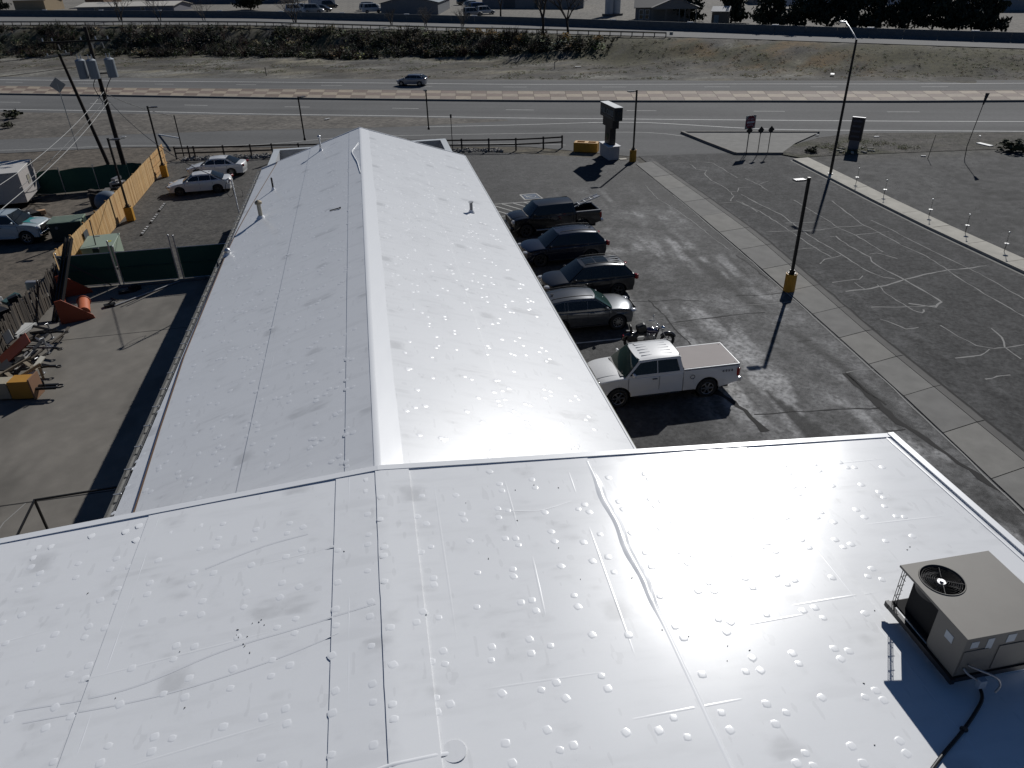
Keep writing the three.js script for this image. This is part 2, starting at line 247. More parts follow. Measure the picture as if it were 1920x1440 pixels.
// dirt island between road and frontage lane
struct('dirt_island', [band([[-60, -112], [-44.8, -105.4], [-12.9, -93], [3.9, -86.4], [14.5, -81.7]], [[-60, -92], [-37.8, -87], [-25, -85.8], [-11.9, -84], [3.6, -81], [14.6, -80.9]], 0.006, 14, 60, (x, z) => { const b = fbm(x * 0.25, z * 0.5, 4), f = fbm(x * 1.2, z * 1.6, 3); const k = 0.17 * (1 + 0.9 * (b - 0.5) + 0.5 * (f - 0.5)); return [k * 1.04, k * 0.95, k * 0.83]; })], mat(1, 1, 1, 0.95, 0, { map: T.dirt, vertexColors: true }));
// ---------- paved median with coloured slabs and kerbs ----------
{
  const med = new THREE.Group(); med.name = 'median'; med.userData.kind = 'structure'; scene.add(med);
  struct('kerb', prismAlong(offset(medNear, 0.1), 0.3, -0.05, 0.2), M.kerb, med);
  struct('kerb', prismAlong(offset(medFar, -0.1), 0.3, -0.05, 0.18), M.kerb, med);
  struct('median_bed', [band(offset(medFar, 0), offset(medNear, 0), 0.09, 1, 60)], M.concreteDark, med);
  const a = along(medFar), b = along(medNear), rows = 3, n = Math.round(a.length_ / 2.05), r = rng(77);
  const cols = [mat(0.4, 0.33, 0.25, 0.85, 0, { map: T.concrete }), mat(0.36, 0.3, 0.235, 0.85, 0, { map: T.concrete }), mat(0.2, 0.145, 0.115, 0.85, 0, { map: T.concrete }), mat(0.23, 0.17, 0.14, 0.85, 0, { map: T.concrete })];
  const P = (s, w) => { const p = a(s), q = b(s); return [lerp(p[0], q[0], w), lerp(p[1], q[1], w)]; };
  for (let i = 0; i < n; i++) {
    const mx = P((i + 0.5) / n, 0.5); if (mx[0] < -66 || mx[0] > 92) continue;
    for (let k = 0; k < rows; k++) {
      const e = 0.012 / 2.05 / n * 1.2, w0 = 0.03 + k * 0.313, w1 = w0 + 0.308, s0 = i / n + e, s1 = (i + 1) / n - e;
      const g = prism([P(s0, w0), P(s1, w0), P(s1, w1), P(s0, w1)], 0.08, 0.17 + 0.004 * r());
      struct('paver_slab', [g], cols[((i + k) % 2) * 2 + (r() < 0.5 ? 0 : 1)], med);
    }
  }
}
// ---------- customer lot, concrete strip, driveway, sidewalk, gravel lot ----------
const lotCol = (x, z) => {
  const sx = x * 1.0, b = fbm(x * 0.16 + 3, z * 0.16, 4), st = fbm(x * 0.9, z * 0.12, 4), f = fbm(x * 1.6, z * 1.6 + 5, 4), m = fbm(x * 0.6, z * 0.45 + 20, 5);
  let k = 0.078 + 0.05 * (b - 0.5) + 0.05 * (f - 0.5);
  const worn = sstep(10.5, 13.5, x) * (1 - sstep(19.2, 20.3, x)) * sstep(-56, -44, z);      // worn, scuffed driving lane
  const sk = fbm(x * 1.9 + z * 0.14, z * 0.2, 4), pat = fbm(x * 0.42, z * 0.3 + 11, 3); k += worn * (0.022 + 0.26 * sstep(0.46, 0.6, sk) * sstep(0.4, 0.55, pat) + 0.07 * sstep(0.48, 0.6, m) + 0.16 * (fbm(x * 3.1, z * 3.1, 3) - 0.5)); k += 0.05 * worn * sstep(-33.5, -32.5, z) * (1 - sstep(-20, -15, z));  // last term: paler near pavement section, with asphalt sparkle painted into its colour
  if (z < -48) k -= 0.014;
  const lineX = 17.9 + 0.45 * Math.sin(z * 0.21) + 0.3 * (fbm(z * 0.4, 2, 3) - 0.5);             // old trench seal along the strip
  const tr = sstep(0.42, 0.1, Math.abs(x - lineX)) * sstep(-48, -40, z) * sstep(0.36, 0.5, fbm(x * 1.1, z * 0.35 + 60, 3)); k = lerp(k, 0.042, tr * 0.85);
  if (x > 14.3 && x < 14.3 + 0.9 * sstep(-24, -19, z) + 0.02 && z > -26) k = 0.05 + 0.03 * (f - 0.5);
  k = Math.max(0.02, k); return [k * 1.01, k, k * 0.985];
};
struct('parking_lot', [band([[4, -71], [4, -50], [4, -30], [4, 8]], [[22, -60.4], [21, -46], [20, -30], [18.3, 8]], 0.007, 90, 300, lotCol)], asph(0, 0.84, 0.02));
const lot = scene.children.find((o) => o.name === 'parking_lot');
const stripL = (z) => interp(z, [-59.4, -46.1, -37.2, -30.4, -25.2, -21.2, -17.8, -14.5, 6], [21.44, 20.99, 20.53, 20.05, 19.68, 19.36, 19.0, 18.65, 17.2]);
const stripR = (z) => interp(z, [-59.4, -49.5, -40.1, -32.2, -26.2, -22, -19.4, -17.2, 6], [23.3, 23.22, 22.95, 22.2, 21.6, 21.34, 21.16, 20.99, 19.6]);
{
  const slabM = [M.concreteB, mat(0.25, 0.245, 0.233, 0.95, 0, { map: T.concrete }), mat(0.29, 0.282, 0.262, 0.95, 0, { map: T.concrete })]; const walk = new THREE.Group(); walk.name = 'concrete_strip'; walk.userData.kind = 'structure'; scene.add(walk);
  const zs = [-59.5, -55.1, -51.6, -48.2, -44.9, -41.6, -38.4, -35.2, -32.1, -29.3, -26.7, -24.2, -21.6, -19.0, -16.3, -13.6, -10.8, -8, -5, -2, 2]; const r = rng(3);
  for (let i = 1; i < zs.length; i++) {
    const z0 = zs[i - 1] + 0.02, z1 = zs[i] - 0.02, sk = -0.35, y = 0.035 + 0.012 * r();
    const A = (z) => stripL(z), B = (z) => stripR(z) - 0.36, D = (z) => stripR(z);
    struct('slab', [prism([[A(z0), z0 - sk * 0.5], [B(z0), z0 + sk * 0.5], [B(z1), z1 + sk * 0.5], [A(z1), z1 - sk * 0.5]], -0.03, y)], slabM[i % 3], walk);
    struct('slab', [prism([[B(z0) + 0.025, z0 + sk * 0.5], [D(z0), z0 + sk * 0.6], [D(z1), z1 + sk * 0.6], [B(z1) + 0.025, z1 + sk * 0.5]], -0.03, y + 0.004)], M.concreteDark, walk);
  }
  // tar line along the strip's driveway side
  const tl = []; for (let z = -59; z < 4; z += 1) tl.push([stripR(z) + 0.1 + 0.06 * Math.sin(z * 3), z]);
  struct('tar_joint', [stripe(tl, 0.1, 0.016)], M.crackDark, walk);
  const t2 = []; for (let z = -50; z < 4; z += 0.7) t2.push([stripL(z) - 0.14 + 0.12 * fbm(z * 0.8, 4, 3), z]);
  struct('tar_joint', [stripe(t2, 0.06, 0.016)], M.crackPale, walk);
}
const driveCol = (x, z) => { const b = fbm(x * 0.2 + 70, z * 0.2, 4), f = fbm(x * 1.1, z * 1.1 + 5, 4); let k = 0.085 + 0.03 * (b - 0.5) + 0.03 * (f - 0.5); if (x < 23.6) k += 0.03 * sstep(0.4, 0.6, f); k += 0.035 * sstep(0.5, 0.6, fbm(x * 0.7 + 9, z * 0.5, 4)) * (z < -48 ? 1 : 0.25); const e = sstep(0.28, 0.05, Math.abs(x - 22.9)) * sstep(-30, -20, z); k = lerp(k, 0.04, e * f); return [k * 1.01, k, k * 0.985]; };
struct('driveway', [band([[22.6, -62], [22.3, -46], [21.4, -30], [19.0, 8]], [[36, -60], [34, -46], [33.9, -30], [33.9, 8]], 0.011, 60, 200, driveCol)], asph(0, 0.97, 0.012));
const drive = scene.children.find((o) => o.name === 'driveway');
const swN = (z) => interp(z, [-57.2, -51.9, -44.6, -38.8, 8], [34.36, 34.1, 33.66, 33.45, 33.4]);
{
  const w = new THREE.Group(); w.name = 'sidewalk'; w.userData.kind = 'structure'; scene.add(w);
  for (let z = -57, i = 0; z < 4; z += 3.05, i++) {
    const z0 = z + 0.02, z1 = z + 3.03, k = 0.003 * (i % 3);
    struct('slab', [prism([[swN(z0) + 0.16, z0], [swN(z0) + 1.42, z0 - 0.1], [swN(z1) + 1.42, z1 - 0.1], [swN(z1) + 0.16, z1]], -0.03, 0.145 + k)], M.concrete, w);
  }
  const kp = []; for (let z = -57; z < 4.1; z += 3) kp.push([swN(z) + 0.07, z]);
  struct('kerb', prismAlong(kp, 0.16, -0.03, 0.15), M.concrete, w);
  const gp = kp.map((p) => [p[0] - 0.24, p[1]]); struct('gutter_pan', [stripe(gp, 0.24, 0.02)], M.concreteB, w);
}
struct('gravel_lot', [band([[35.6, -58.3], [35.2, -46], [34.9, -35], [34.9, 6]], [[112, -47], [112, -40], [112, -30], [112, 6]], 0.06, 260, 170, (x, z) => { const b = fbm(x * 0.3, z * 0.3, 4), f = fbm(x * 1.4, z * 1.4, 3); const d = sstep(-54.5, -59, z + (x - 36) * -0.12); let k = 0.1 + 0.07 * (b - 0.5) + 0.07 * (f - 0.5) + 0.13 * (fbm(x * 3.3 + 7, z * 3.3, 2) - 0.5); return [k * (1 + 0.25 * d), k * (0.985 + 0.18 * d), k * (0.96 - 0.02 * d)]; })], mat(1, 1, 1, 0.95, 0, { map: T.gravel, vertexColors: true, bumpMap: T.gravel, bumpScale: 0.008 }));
struct('verge', [band([[34.3, -59.0], [36.8, -61.7], [40.8, -63.9], [45, -64.7], [60, -60.5], [112, -42]], [[35.2, -57.4], [37.5, -57.4], [41, -57], [46, -56.4], [60, -54.6], [112, -46]], 0.09, 12, 60, (x, z) => { const b = fbm(x * 0.5, z * 0.7, 4), f = fbm(x * 0.9 + 4, z * 2, 3); const w = sstep(0.48, 0.62, b) * (x < 44 ? 1 : 0.35); let k = 0.13 + 0.09 * (f - 0.5); return [lerp(k * 1.02, 0.075, w), lerp(k * 0.95, 0.075, w), lerp(k * 0.84, 0.035, w)]; })], mat(1, 1, 1, 0.95, 0, { map: T.dirt, vertexColors: true, bumpMap: T.gravel, bumpScale: 0.03 }));
// ---------- kerbed triangle island ----------
{
  const is = new THREE.Group(); is.name = 'traffic_island'; is.userData.kind = 'structure'; scene.add(is);
  const pts = [[29.7, -69.6], [42, -65.9], [37.6, -62.4], [34.5, -59.2], [30.8, -60.2]];
  struct('island_paving', [flat(pts, 0.1)], M.concreteB, is);
  struct('kerb', prismAlong([[29.6, -69.7], [35.8, -67.8], [42, -65.9]], 0.26, -0.02, 0.2), M.kerb, is);
  struct('kerb', prismAlong([[29.7, -69.7], [30.2, -65], [30.8, -60.2]], 0.26, -0.02, 0.205), M.kerb, is);
  struct('kerb', prismAlong([[30.8, -60.2], [34.6, -59.1]], 0.26, -0.02, 0.2), M.kerb, is);
}
// ---------- left side: staff parking, concrete yard ----------
struct('side_parking', [band([[-17.9, -71.5], [-17.6, -60], [-17.6, -41.4]], [[-6, -71.5], [-6, -60], [-6, -41.4]], 0.007, 40, 90, (x, z) => { const b = fbm(x * 0.2, z * 0.2 + 9, 4), f = fbm(x * 1.5, z * 1.5, 4), s = fbm(x * 0.25, z * 0.9 + 3, 3); const k = 0.1 + 0.035 * (b - 0.5) + 0.03 * (f - 0.5) + 0.02 * (s - 0.5); return [k * 1.05, k * 0.98, k * 0.88]; })], asph(0, 0.97, 0.012));
const sideLot = scene.children.find((o) => o.name === 'side_parking');
struct('yard_slab', [band([[-19, -41.7], [-19, -30], [-19, 6]], [[-5, -41.7], [-5, -30], [-5, 6]], 0.011, 50, 160, (x, z) => { const b = fbm(x * 0.18, z * 0.18 + 30, 4), f = fbm(x * 1.3 + 5, z * 1.3, 4), s = fbm(x * 0.8, z * 0.22, 4); let k = 0.205 + 0.08 * (b - 0.5) + 0.035 * (f - 0.5) - 0.05 * sstep(0.5, 0.68, s); return [k * 1.05, k * 0.97, k * 0.85]; })], mat(1, 1, 1, 0.88, 0, { map: T.concrete, vertexColors: true }));
const yard = scene.children.find((o) => o.name === 'yard_slab');
struct('yard_joint', [stripe([[-19, -34.45], [-15.6, -34.6], [-12, -34.68], [-6, -34.8]], 0.035, 0.017)], M.crackDark, yard);
struct('yard_joint', [stripe([[-19, -21.6], [-13.4, -21.72], [-11.9, -21.75], [-6, -21.9]], 0.05, 0.017)], M.crackDark, yard);
struct('yard_joint', [stripe([[-12.6, -21.7], [-13.0, -20.6], [-12.85, -19.7], [-13.3, -18.6], [-13.2, -17]], 0.035, 0.017)], M.crackPale, yard);
// ---------- cracks ----------
function crack(parent, pts, w, y, m, seed = 1, amp = 0.16) {
  const r = rng(seed * 97 + 13), out = [];
  for (let i = 1; i < pts.length; i++) { const [x0, z0] = pts[i - 1], [x1, z1] = pts[i], L = Math.hypot(x1 - x0, z1 - z0), n = Math.max(2, Math.round(L / 0.45)); for (let k = i > 1 ? 1 : 0; k <= n; k++) { const t = k / n, e = k && k < n ? amp : 0; out.push([lerp(x0, x1, t) + (r() - 0.5) * e, lerp(z0, z1, t) + (r() - 0.5) * e]); } }
  const A = [], B = []; const L = offset(out, 0.5), Rr = offset(out, -0.5); out.forEach((p, i) => { const k = w * (0.35 + 0.9 * r()); A.push([p[0] + (L[i][0] - p[0]) * k, p[1] + (L[i][1] - p[1]) * k]); B.push([p[0] + (Rr[i][0] - p[0]) * k, p[1] + (Rr[i][1] - p[1]) * k]); });
  const g = upward(patch(1, out.length - 1, (u, v) => { const i = Math.round(v * (out.length - 1)); const q = u < 0.5 ? A[i] : B[i]; return [q[0], y, q[1]]; }));
  return struct('crack', [g], m, parent);
}
const paleCracks = [[[25.82,-48.51],[25.96,-45.83],[26.22,-43.83],[26.03,-41.92],[25.77,-39.28],[25.83,-36.30],[25.73,-33.67],[26.01,-32.48],[26.49,-32.15]],
[[24.74,-47.45],[25.21,-44.78],[25.13,-41.22],[24.96,-38.23],[24.99,-37.28],[25.05,-35.86]],
[[28.67,-46.58],[28.46,-41.92],[28.27,-40.41],[28.52,-38.86],[28.33,-36.18],[28.35,-35.92]],
[[26.85,-39.00],[27.27,-39.04],[27.03,-37.30],[27.07,-35.86],[27.15,-35.33],[26.81,-34.69],[26.75,-33.30],[26.88,-31.94],[26.81,-28.96],[26.12,-28.48],[25.15,-29.17]],
[[31.09,-45.74],[30.11,-40.85],[30.15,-39.02],[30.03,-36.67],[30.24,-34.68],[29.97,-32.61],[29.66,-30.73],[29.51,-28.87],[29.40,-26.63]],
[[31.10,-41.23],[31.19,-39.65],[31.11,-37.07],[31.12,-34.46],[31.20,-32.54],[31.13,-30.37],[30.92,-28.34]],
[[23.03,-31.23],[24.50,-31.27],[25.48,-31.44],[26.88,-31.94],[28.40,-32.33],[29.97,-32.61],[31.01,-32.54],[32.39,-32.63]],
[[23.61,-40.86],[24.81,-40.64],[26.12,-40.42],[26.96,-40.29],[28.35,-40.54],[29.93,-40.40]],
[[25.61,-42.09],[26.84,-41.87],[28.29,-41.65]],
[[28.43,-38.88],[29.29,-38.95],[30.03,-38.99],[30.85,-38.99]],
[[27.39,-35.77],[27.90,-35.82],[28.45,-34.76]],
[[23.87,-35.06],[24.49,-35.63],[25.71,-35.95]],
[[23.03,-32.46],[24.03,-32.54],[24.62,-32.50],[25.11,-32.92]],
[[24.15,-32.19],[24.15,-31.26]],
[[25.10,-31.64],[24.83,-30.49],[24.87,-29.24],[24.86,-28.42],[25.07,-28.05],[25.39,-28.38]],
[[23.13,-29.20],[24.68,-28.86],[26.24,-28.63]],
[[24.99,-26.67],[24.98,-25.48],[25.13,-24.53],[25.67,-24.11],[26.22,-24.06],[27.18,-24.13]],
[[27.00,-25.87],[26.78,-24.97],[26.21,-24.13],[26.06,-23.03]],
[[23.45,-23.71],[24.67,-23.70],[25.44,-24.10]],
[[23.38,-21.88],[24.02,-21.98],[24.61,-21.95]],
[[22.73,-27.88],[23.03,-27.30],[23.22,-26.68],[23.88,-26.69]],
[[23.36,-37.44],[24.35,-37.50],[25.13,-37.51]],
[[24.32,-58.82],[25.68,-58.67],[26.59,-58.89],[27.69,-57.86],[27.61,-55.39],[27.54,-53.08]],
[[25.59,-58.46],[25.75,-57.71],[25.55,-56.41],[26.19,-55.79],[25.62,-54.87],[25.34,-53.08],[25.45,-50.72],[25.15,-48.62],[24.35,-47.47]],
[[28.03,-52.74],[28.21,-50.91],[28.11,-49.25]],
[[25.37,-49.63],[25.83,-49.51],[26.39,-50.46],[27.31,-50.39]],
[[23.35,-47.24],[24.99,-47.13],[24.99,-44.73]],
[[25.80,-48.80],[25.92,-46.38],[26.09,-45.37]],
[[28.21,-50.91],[29.32,-51.58]]];
const darkCracks = [[[11.99,-32.65],[12.87,-32.35],[14.07,-32.32],[15.34,-31.93]],
[[13.06,-29.75],[14.80,-29.87],[16.54,-29.92],[17.88,-29.83]],
[[12.89,-32.61],[13.05,-30.59],[12.96,-28.67],[13.05,-27.47]],
[[13.12,-21.49],[14.16,-21.36],[15.62,-21.20],[16.79,-21.06],[17.98,-20.86]],
[[17.25,-19.41],[17.99,-19.35]],
[[18.24,-23.58],[18.18,-22.22],[18.03,-20.93],[18.01,-19.80],[18.23,-19.09],[18.32,-18.16],[18.41,-17.14],[18.59,-16.25],[18.70,-15.58],[19.44,-15.41]],
[[17.43,-32.09],[18.54,-31.82],[19.97,-31.87]],
[[17.79,-26.63],[18.51,-26.61]],
[[20.01,-37.51],[20.06,-35.54],[20.00,-33.53]],
[[18.23,-23.57],[18.17,-22.21],[18.34,-21.01]],
[[12.29,-23.71],[12.60,-22.90],[12.92,-21.82],[12.97,-20.31]]];
const sealLines = [[[16.86,-30.89],[18.77,-30.71],[21.01,-30.64]],
[[18.30,-23.62],[19.11,-23.66],[19.77,-23.61]],
[[20.02,-52.97],[19.65,-49.41],[19.95,-46.37],[20.03,-43.38],[19.95,-40.71],[20.03,-38.25]],
[[21.29,-48.97],[21.28,-46.33],[21.19,-43.08],[21.21,-40.39]]];
paleCracks.forEach((p, i) => crack(drive, p, i === 3 || i === 6 ? 0.11 : 0.075, 0.017, M.crackPale, i + 1, 0.1));
darkCracks.forEach((p, i) => crack(lot, p, i === 5 ? 0.3 : i === 10 ? 0.35 : 0.07, 0.013, M.crackDark, i + 50, 0.1));
sealLines.forEach((p, i) => crack(lot, p, 0.05, 0.013, M.crackPale, i + 90, 0.08));
// ---------- the white-roofed building ----------
const XR = -0.66, HR = 6.14, S = 0.328, SW = 0.08, ZN = -12.6, ZF = -49.03;
const yL = (x) => HR - S * (XR - x), yR = (x) => HR - S * (x - XR);
const yW = (x) => HR + 0.02 - SW * Math.abs(x - XR);
const building = thing('commercial_building', 'long low building with a white membrane gable roof and a wider front wing', 'building');
{
  const gable = (x0, x1, z0, z1, yl, yr, yt, xt) => { const s = new THREE.Shape([[x0, 0], [x1, 0], [x1, yr], [xt, yt], [x0, yl]].map((p) => new THREE.Vector2(...p))); const g = new THREE.ExtrudeGeometry(s, { depth: z1 - z0, bevelEnabled: false }); g.translate(0, 0, z0); return metreUV(g); };
  part(building, 'wall', [gable(-6.6, 5.45, ZF + 0.4, ZN + 0.2, yL(-6.6) - 0.2, yR(5.45) - 0.2, HR - 0.2, XR)], M.stucco);
  part(building, 'wall', [gable(-12.4, 11.0, ZN + 0.3, 9, yW(-12.4) - 0.2, yW(11) - 0.2, HR - 0.2, XR)], M.stucco);
  // roof sheets: gently uneven, each lapped 10 mm over its downslope neighbour
  function sheet(xa, xb, z0, z1, yfn, la, lb, seed, cell = 0.3, amp = 0.0035) {
    const w = Math.abs(xb((z0 + z1) / 2) - xa((z0 + z1) / 2)), nu = Math.max(2, Math.round(w / cell)), nv = Math.round((z1 - z0) / cell);
    const wob = (x, z) => amp * (fbm(x * 0.7 + seed * 9, z * 0.5, 3) - 0.5) * 2 + amp * 0.35 * (fbm(x * 3 + seed, z * 3, 2) - 0.5);
    const top = upward(patch(nu, nv, (u, v) => { const z = lerp(z0, z1, v), x = lerp(xa(z), xb(z), u); return [x, yfn(x) + lerp(la, lb, u) + wob(x, z), z]; }));
    const edge = (xf, l) => patch(nv, 1, (u, v) => { const z = lerp(z0, z1, u), x = xf(z); return [x, yfn(x) + l + wob(x, z) - v * 0.03, z]; });
    return [top, edge(xa, la), edge(xb, lb)];
  }
  const k = (c) => () => c;
  const deck = (x0, x1, z0, z1, yfn, th) => { const g = new THREE.BoxGeometry(Math.abs(x1 - x0), th, z1 - z0, 1, 1, 1); g.translate((x0 + x1) / 2, 0, (z0 + z1) / 2); const p = g.attributes.position; for (let i = 0; i < p.count; i++) p.setY(i, p.getY(i) - th / 2 + yfn(p.getX(i))); g.computeVertexNormals(); return g; };
  // main gable
  const slopeL = node(building, 'roof_slope'), slopeR = node(building, 'roof_slope');
  part(slopeL, 'roof_deck', [deck(-7.04, XR, ZF, ZN + 0.3, (x) => yL(x) - 0.075, 0.14)], M.trimWhite);
  part(slopeL, 'lower_membrane', sheet(k(-7.05), k(-5.4), ZF, ZN + 0.2, (x) => yL(x) - 0.07, 0.01, 0.01, 3), M.membrane);
  const step = (z) => interp(z, [-49, -48.3, -40, -36, -33, -23.1, -18.4, -14.7, -12], [-6.0, -6.05, -6.67, -6.9, -6.96, -6.9, -6.67, -6.44, -6.3]);
  part(slopeL, 'membrane_sheet', sheet(step, k(-3.8), ZF, ZN + 0.2, yL, 0.004, -0.004, 1), M.membrane);
  part(slopeL, 'membrane_sheet', sheet(k(-3.86), k(-1.3), ZF, ZN + 0.2, yL, 0.012, 0, 2), M.membrane);
  part(slopeL, 'membrane_sheet', sheet(k(-1.36), k(XR), ZF, ZN + 0.2, yL, 0.014, 0.008, 5), M.membrane);
  const sp_ = []; for (let z = ZF; z < ZN; z += 1.5) sp_.push([step(z), z]);
  part(slopeL, 'edge_board', [upward(patch(1, 24, (u, v) => { const z = lerp(ZF, ZN + 0.2, v), x = step(z) - 0.03 + u * 0.05; return [x, yL(x) + 0.013, z]; })), patch(24, 1, (u, v) => { const z = lerp(ZF, ZN + 0.2, u), x = step(z) - 0.03; return [x, yL(x) + 0.013 - v * 0.085, z]; })], M.brownEdge);
  part(slopeR, 'roof_deck', [deck(XR, 5.85, ZF, ZN + 0.3, (x) => yR(x) - 0.03, 0.16)], M.trimWhite);
  part(slopeR, 'membrane_sheet', sheet(k(2.6), k(5.86), ZF, ZN + 0.2, yR, -0.004, 0.004, 8), M.membrane);
  part(slopeR, 'membrane_sheet', sheet(k(-0.35), k(2.66), ZF, ZN + 0.2, yR, 0, 0.012, 9), M.membrane);
  const capW = (z) => 0.5 + 0.06 * fbm(z * 0.3, 3, 2);
  part(building, 'ridge_cap', [upward(patch(8, 120, (u, v) => { const z = lerp(ZF - 0.01, ZN + 0.15, v), x = lerp(XR - 0.06, XR + capW(z), u); const y = x < XR ? yL(x) : yR(x); return [x, y + (x < XR ? 0.02 : lerp(0.02, 0.006, (x - XR) / 0.5)) + 0.006 * (fbm(x * 4, z * 1.2, 2) - 0.5), z]; })), patch(120, 1, (u, v) => { const z = lerp(ZF - 0.01, ZN + 0.15, u), x = XR - 0.06; return [x, yL(x) + 0.02 - v * 0.03, z]; }), patch(120, 1, (u, v) => { const z = lerp(ZF, ZN + 0.15, u), x = XR + capW(z); return [x, yR(x) + 0.005 - v * 0.01, z]; })], M.membraneTop);
  part(building, 'loose_lap', [tube([[-0.8, 6.13, -44.7], [-1.0, 6.06, -43.9], [-1.18, 6.0, -43.1], [-1.05, 6.05, -41.6], [-0.9, 6.1, -40.2], [-0.84, 6.11, -39.2], [-0.75, 6.13, -37.6]], 0.022, 40, 6)], M.trimWhite);
  // weld beads and lap lines
  const bead = (x, z0, z1, yfn, w, h, seed, wig = 0.02) => upward(patch(4, Math.round((z1 - z0) / 0.25), (u, v) => { const z = lerp(z0, z1, v), xx = x + (u - 0.5) * w + wig * (fbm(z * 0.6, seed, 2) - 0.5); return [xx, yfn(xx) + 0.004 + h * Math.sin(u * Math.PI) * (0.5 + fbm(z * 1.7, seed + 3, 2)), z]; }));
  part(slopeL, 'weld_seam', [bead(-1.16, ZF, ZN, yL, 0.05, 0.006, 2)], M.membraneTop);
  part(slopeL, 'weld_seam', [bead(-3.6, ZF, ZN, yL, 0.05, 0.006, 4)], M.membraneTop);
  part(slopeR, 'weld_seam', [bead(2.4, ZF, ZN, yR, 0.06, 0.003, 6)], M.membraneTop);
  // gable verge trim, eave trim, gutter
  part(building, 'verge_trim', [beam([XR - 0.02, HR + 0.0, ZF - 0.03], [5.87, yR(5.87) - 0.02, ZF - 0.03], 0.1, 0.07), beam([XR, HR + 0.0, ZF - 0.03], [-7.06, yL(-7.06) - 0.04, ZF - 0.03], 0.1, 0.07)], M.trimWhite);
  part(building, 'drip_edge', [bx(0.05, 0.1, ZN - ZF, 5.9, yR(5.88) - 0.035, (ZN + ZF) / 2)], M.trimWhite);
  part(building, 'eave_flashing', [bx(0.045, 0.07, ZN - ZF, 5.945, yR(5.9) - 0.06, (ZN + ZF) / 2)], mat(0.05, 0.055, 0.03, 0.5, 0.3));
  const gs = new THREE.Shape([[-0.09, 0.08], [-0.09, -0.06], [0.07, -0.06], [0.07, 0.05], [0.055, 0.05], [0.055, -0.045], [-0.075, -0.045], [-0.075, 0.08]].map((p) => new THREE.Vector2(...p)));
  const gut = new THREE.ExtrudeGeometry(gs, { depth: ZN - ZF - 0.1, bevelEnabled: false }); gut.translate(-7.2, yL(-7.05) - 0.17, ZF);
  const gutter = part(building, 'gutter', [gut], mat(0.2, 0.2, 0.195, 0.5, 0.5));
  for (let z = ZF + 0.5; z < ZN - 0.2; z += 1.05) part(gutter, 'gutter_hanger', [bx(0.2, 0.02, 0.04, -7.2, yL(-7.05) - 0.08, z), bx(0.03, 0.05, 0.03, -7.12, yL(-7.05) - 0.06, z)], M.galv);
  // far parapet frame
  const pm = mat(0.5, 0.52, 0.54, 0.6, 0, { map: T.plain });
  const par = part(building, 'parapet', [bx(11.9, 2.2, 0.34, -0.8, 2.9, -54.3), bx(0.36, 2.2, 5.2, -6.55, 2.9, -51.6), bx(0.36, 2.2, 5.2, 5.0, 2.9, -51.6)].map((g) => metreUV(g)), pm);
  part(par, 'parapet_cap', [bx(12.0, 0.04, 0.4, -0.8, 4.02, -54.3), bx(0.42, 0.04, 5.0, -6.55, 4.022, -51.55), bx(0.42, 0.04, 5.0, 5.0, 4.022, -51.55)], mat(0.55, 0.58, 0.6, 0.5, 0.2));
  part(building, 'canopy_roof', [bx(11.3, 0.1, 5.0, -0.8, 2.6, -51.6)], mat(0.04, 0.04, 0.042, 0.9));
  part(building, 'porch_post', [bx(0.3, 2.0, 0.3, -6.5, 0.9, -54.3)], M.stucco); part(building, 'porch_post', [bx(0.3, 2.0, 0.3, 4.9, 0.9, -54.3)], M.stucco);
  // wing
  const wing = node(building, 'wing_roof');
  part(wing, 'roof_deck', [deck(-13, XR, ZN - 0.05, 9.2, (x) => yW(x) - 0.04, 0.16), deck(XR, 11.38, ZN - 0.05, 9.2, (x) => yW(x) - 0.04, 0.16)], M.trimWhite);
  const zs = ZN, ze = 9.2;
  const wingSheets = [[-13, -9, 0.004, -0.004, 21], [-9.06, -5.15, 0.012, -0.004, 22], [-5.22, -1.45, 0.012, -0.004, 23], [-1.51, -0.62, 0.012, 0.004, 24], [-0.06, 3.83, -0.004, 0.006, 26], [3.76, 7.58, -0.004, 0.006, 27], [7.52, 11.36, -0.004, 0.006, 28]];
  for (const [a, b, la, lb, sd] of wingSheets) part(wing, 'membrane_sheet', sheet(k(a), k(b), zs, ze, yW, la, lb, sd, 0.22, 0.005), M.membrane);
  const wobW = (x, z, seed, amp = 0.005) => amp * (fbm(x * 0.7 + seed * 9, z * 0.5, 3) - 0.5) * 2 + amp * 0.35 * (fbm(x * 3 + seed, z * 3, 2) - 0.5);
  const wingY = (x, z) => { let y = -1; for (const [a, b, la, lb, sd] of wingSheets) if (x >= a && x <= b) y = Math.max(y, yW(x) + lerp(la, lb, (x - a) / (b - a)) + wobW(x, z, sd)); if (x > XR - 0.05 && x < -0.02) y = Math.max(y, yW(x) + 0.02); return y < 0 ? yW(x) : y; };
  part(wing, 'ridge_cap', [upward(patch(6, 90, (u, v) => { const z = lerp(zs, ze, v), x = lerp(XR - 0.05 + 0.03 * (fbm(z * 1.5, 8, 3) - 0.5), -0.02, u); return [x, yW(x) + 0.02, z]; })), patch(90, 1, (u, v) => { const z = lerp(zs, ze, u), x = XR - 0.05 + 0.03 * (fbm(z * 1.5, 8, 3) - 0.5); return [x, yW(x) + 0.02 - v * 0.03, z]; }), patch(90, 1, (u, v) => { const z = lerp(zs, ze, u), x = -0.02; return [x, yW(x) + 0.02 - v * 0.022, z]; })], M.membrane);
  for (const [x, w, h, sd] of [[-1.24, 0.045, 0.006, 31], [-5.0, 0.05, 0.007, 32], [-8.8, 0.05, 0.006, 33], [7.36, 0.04, 0.003, 37]]) part(wing, 'weld_seam', [bead(x, zs + 0.1, ze, yW, w, h, sd)], M.membraneTop);
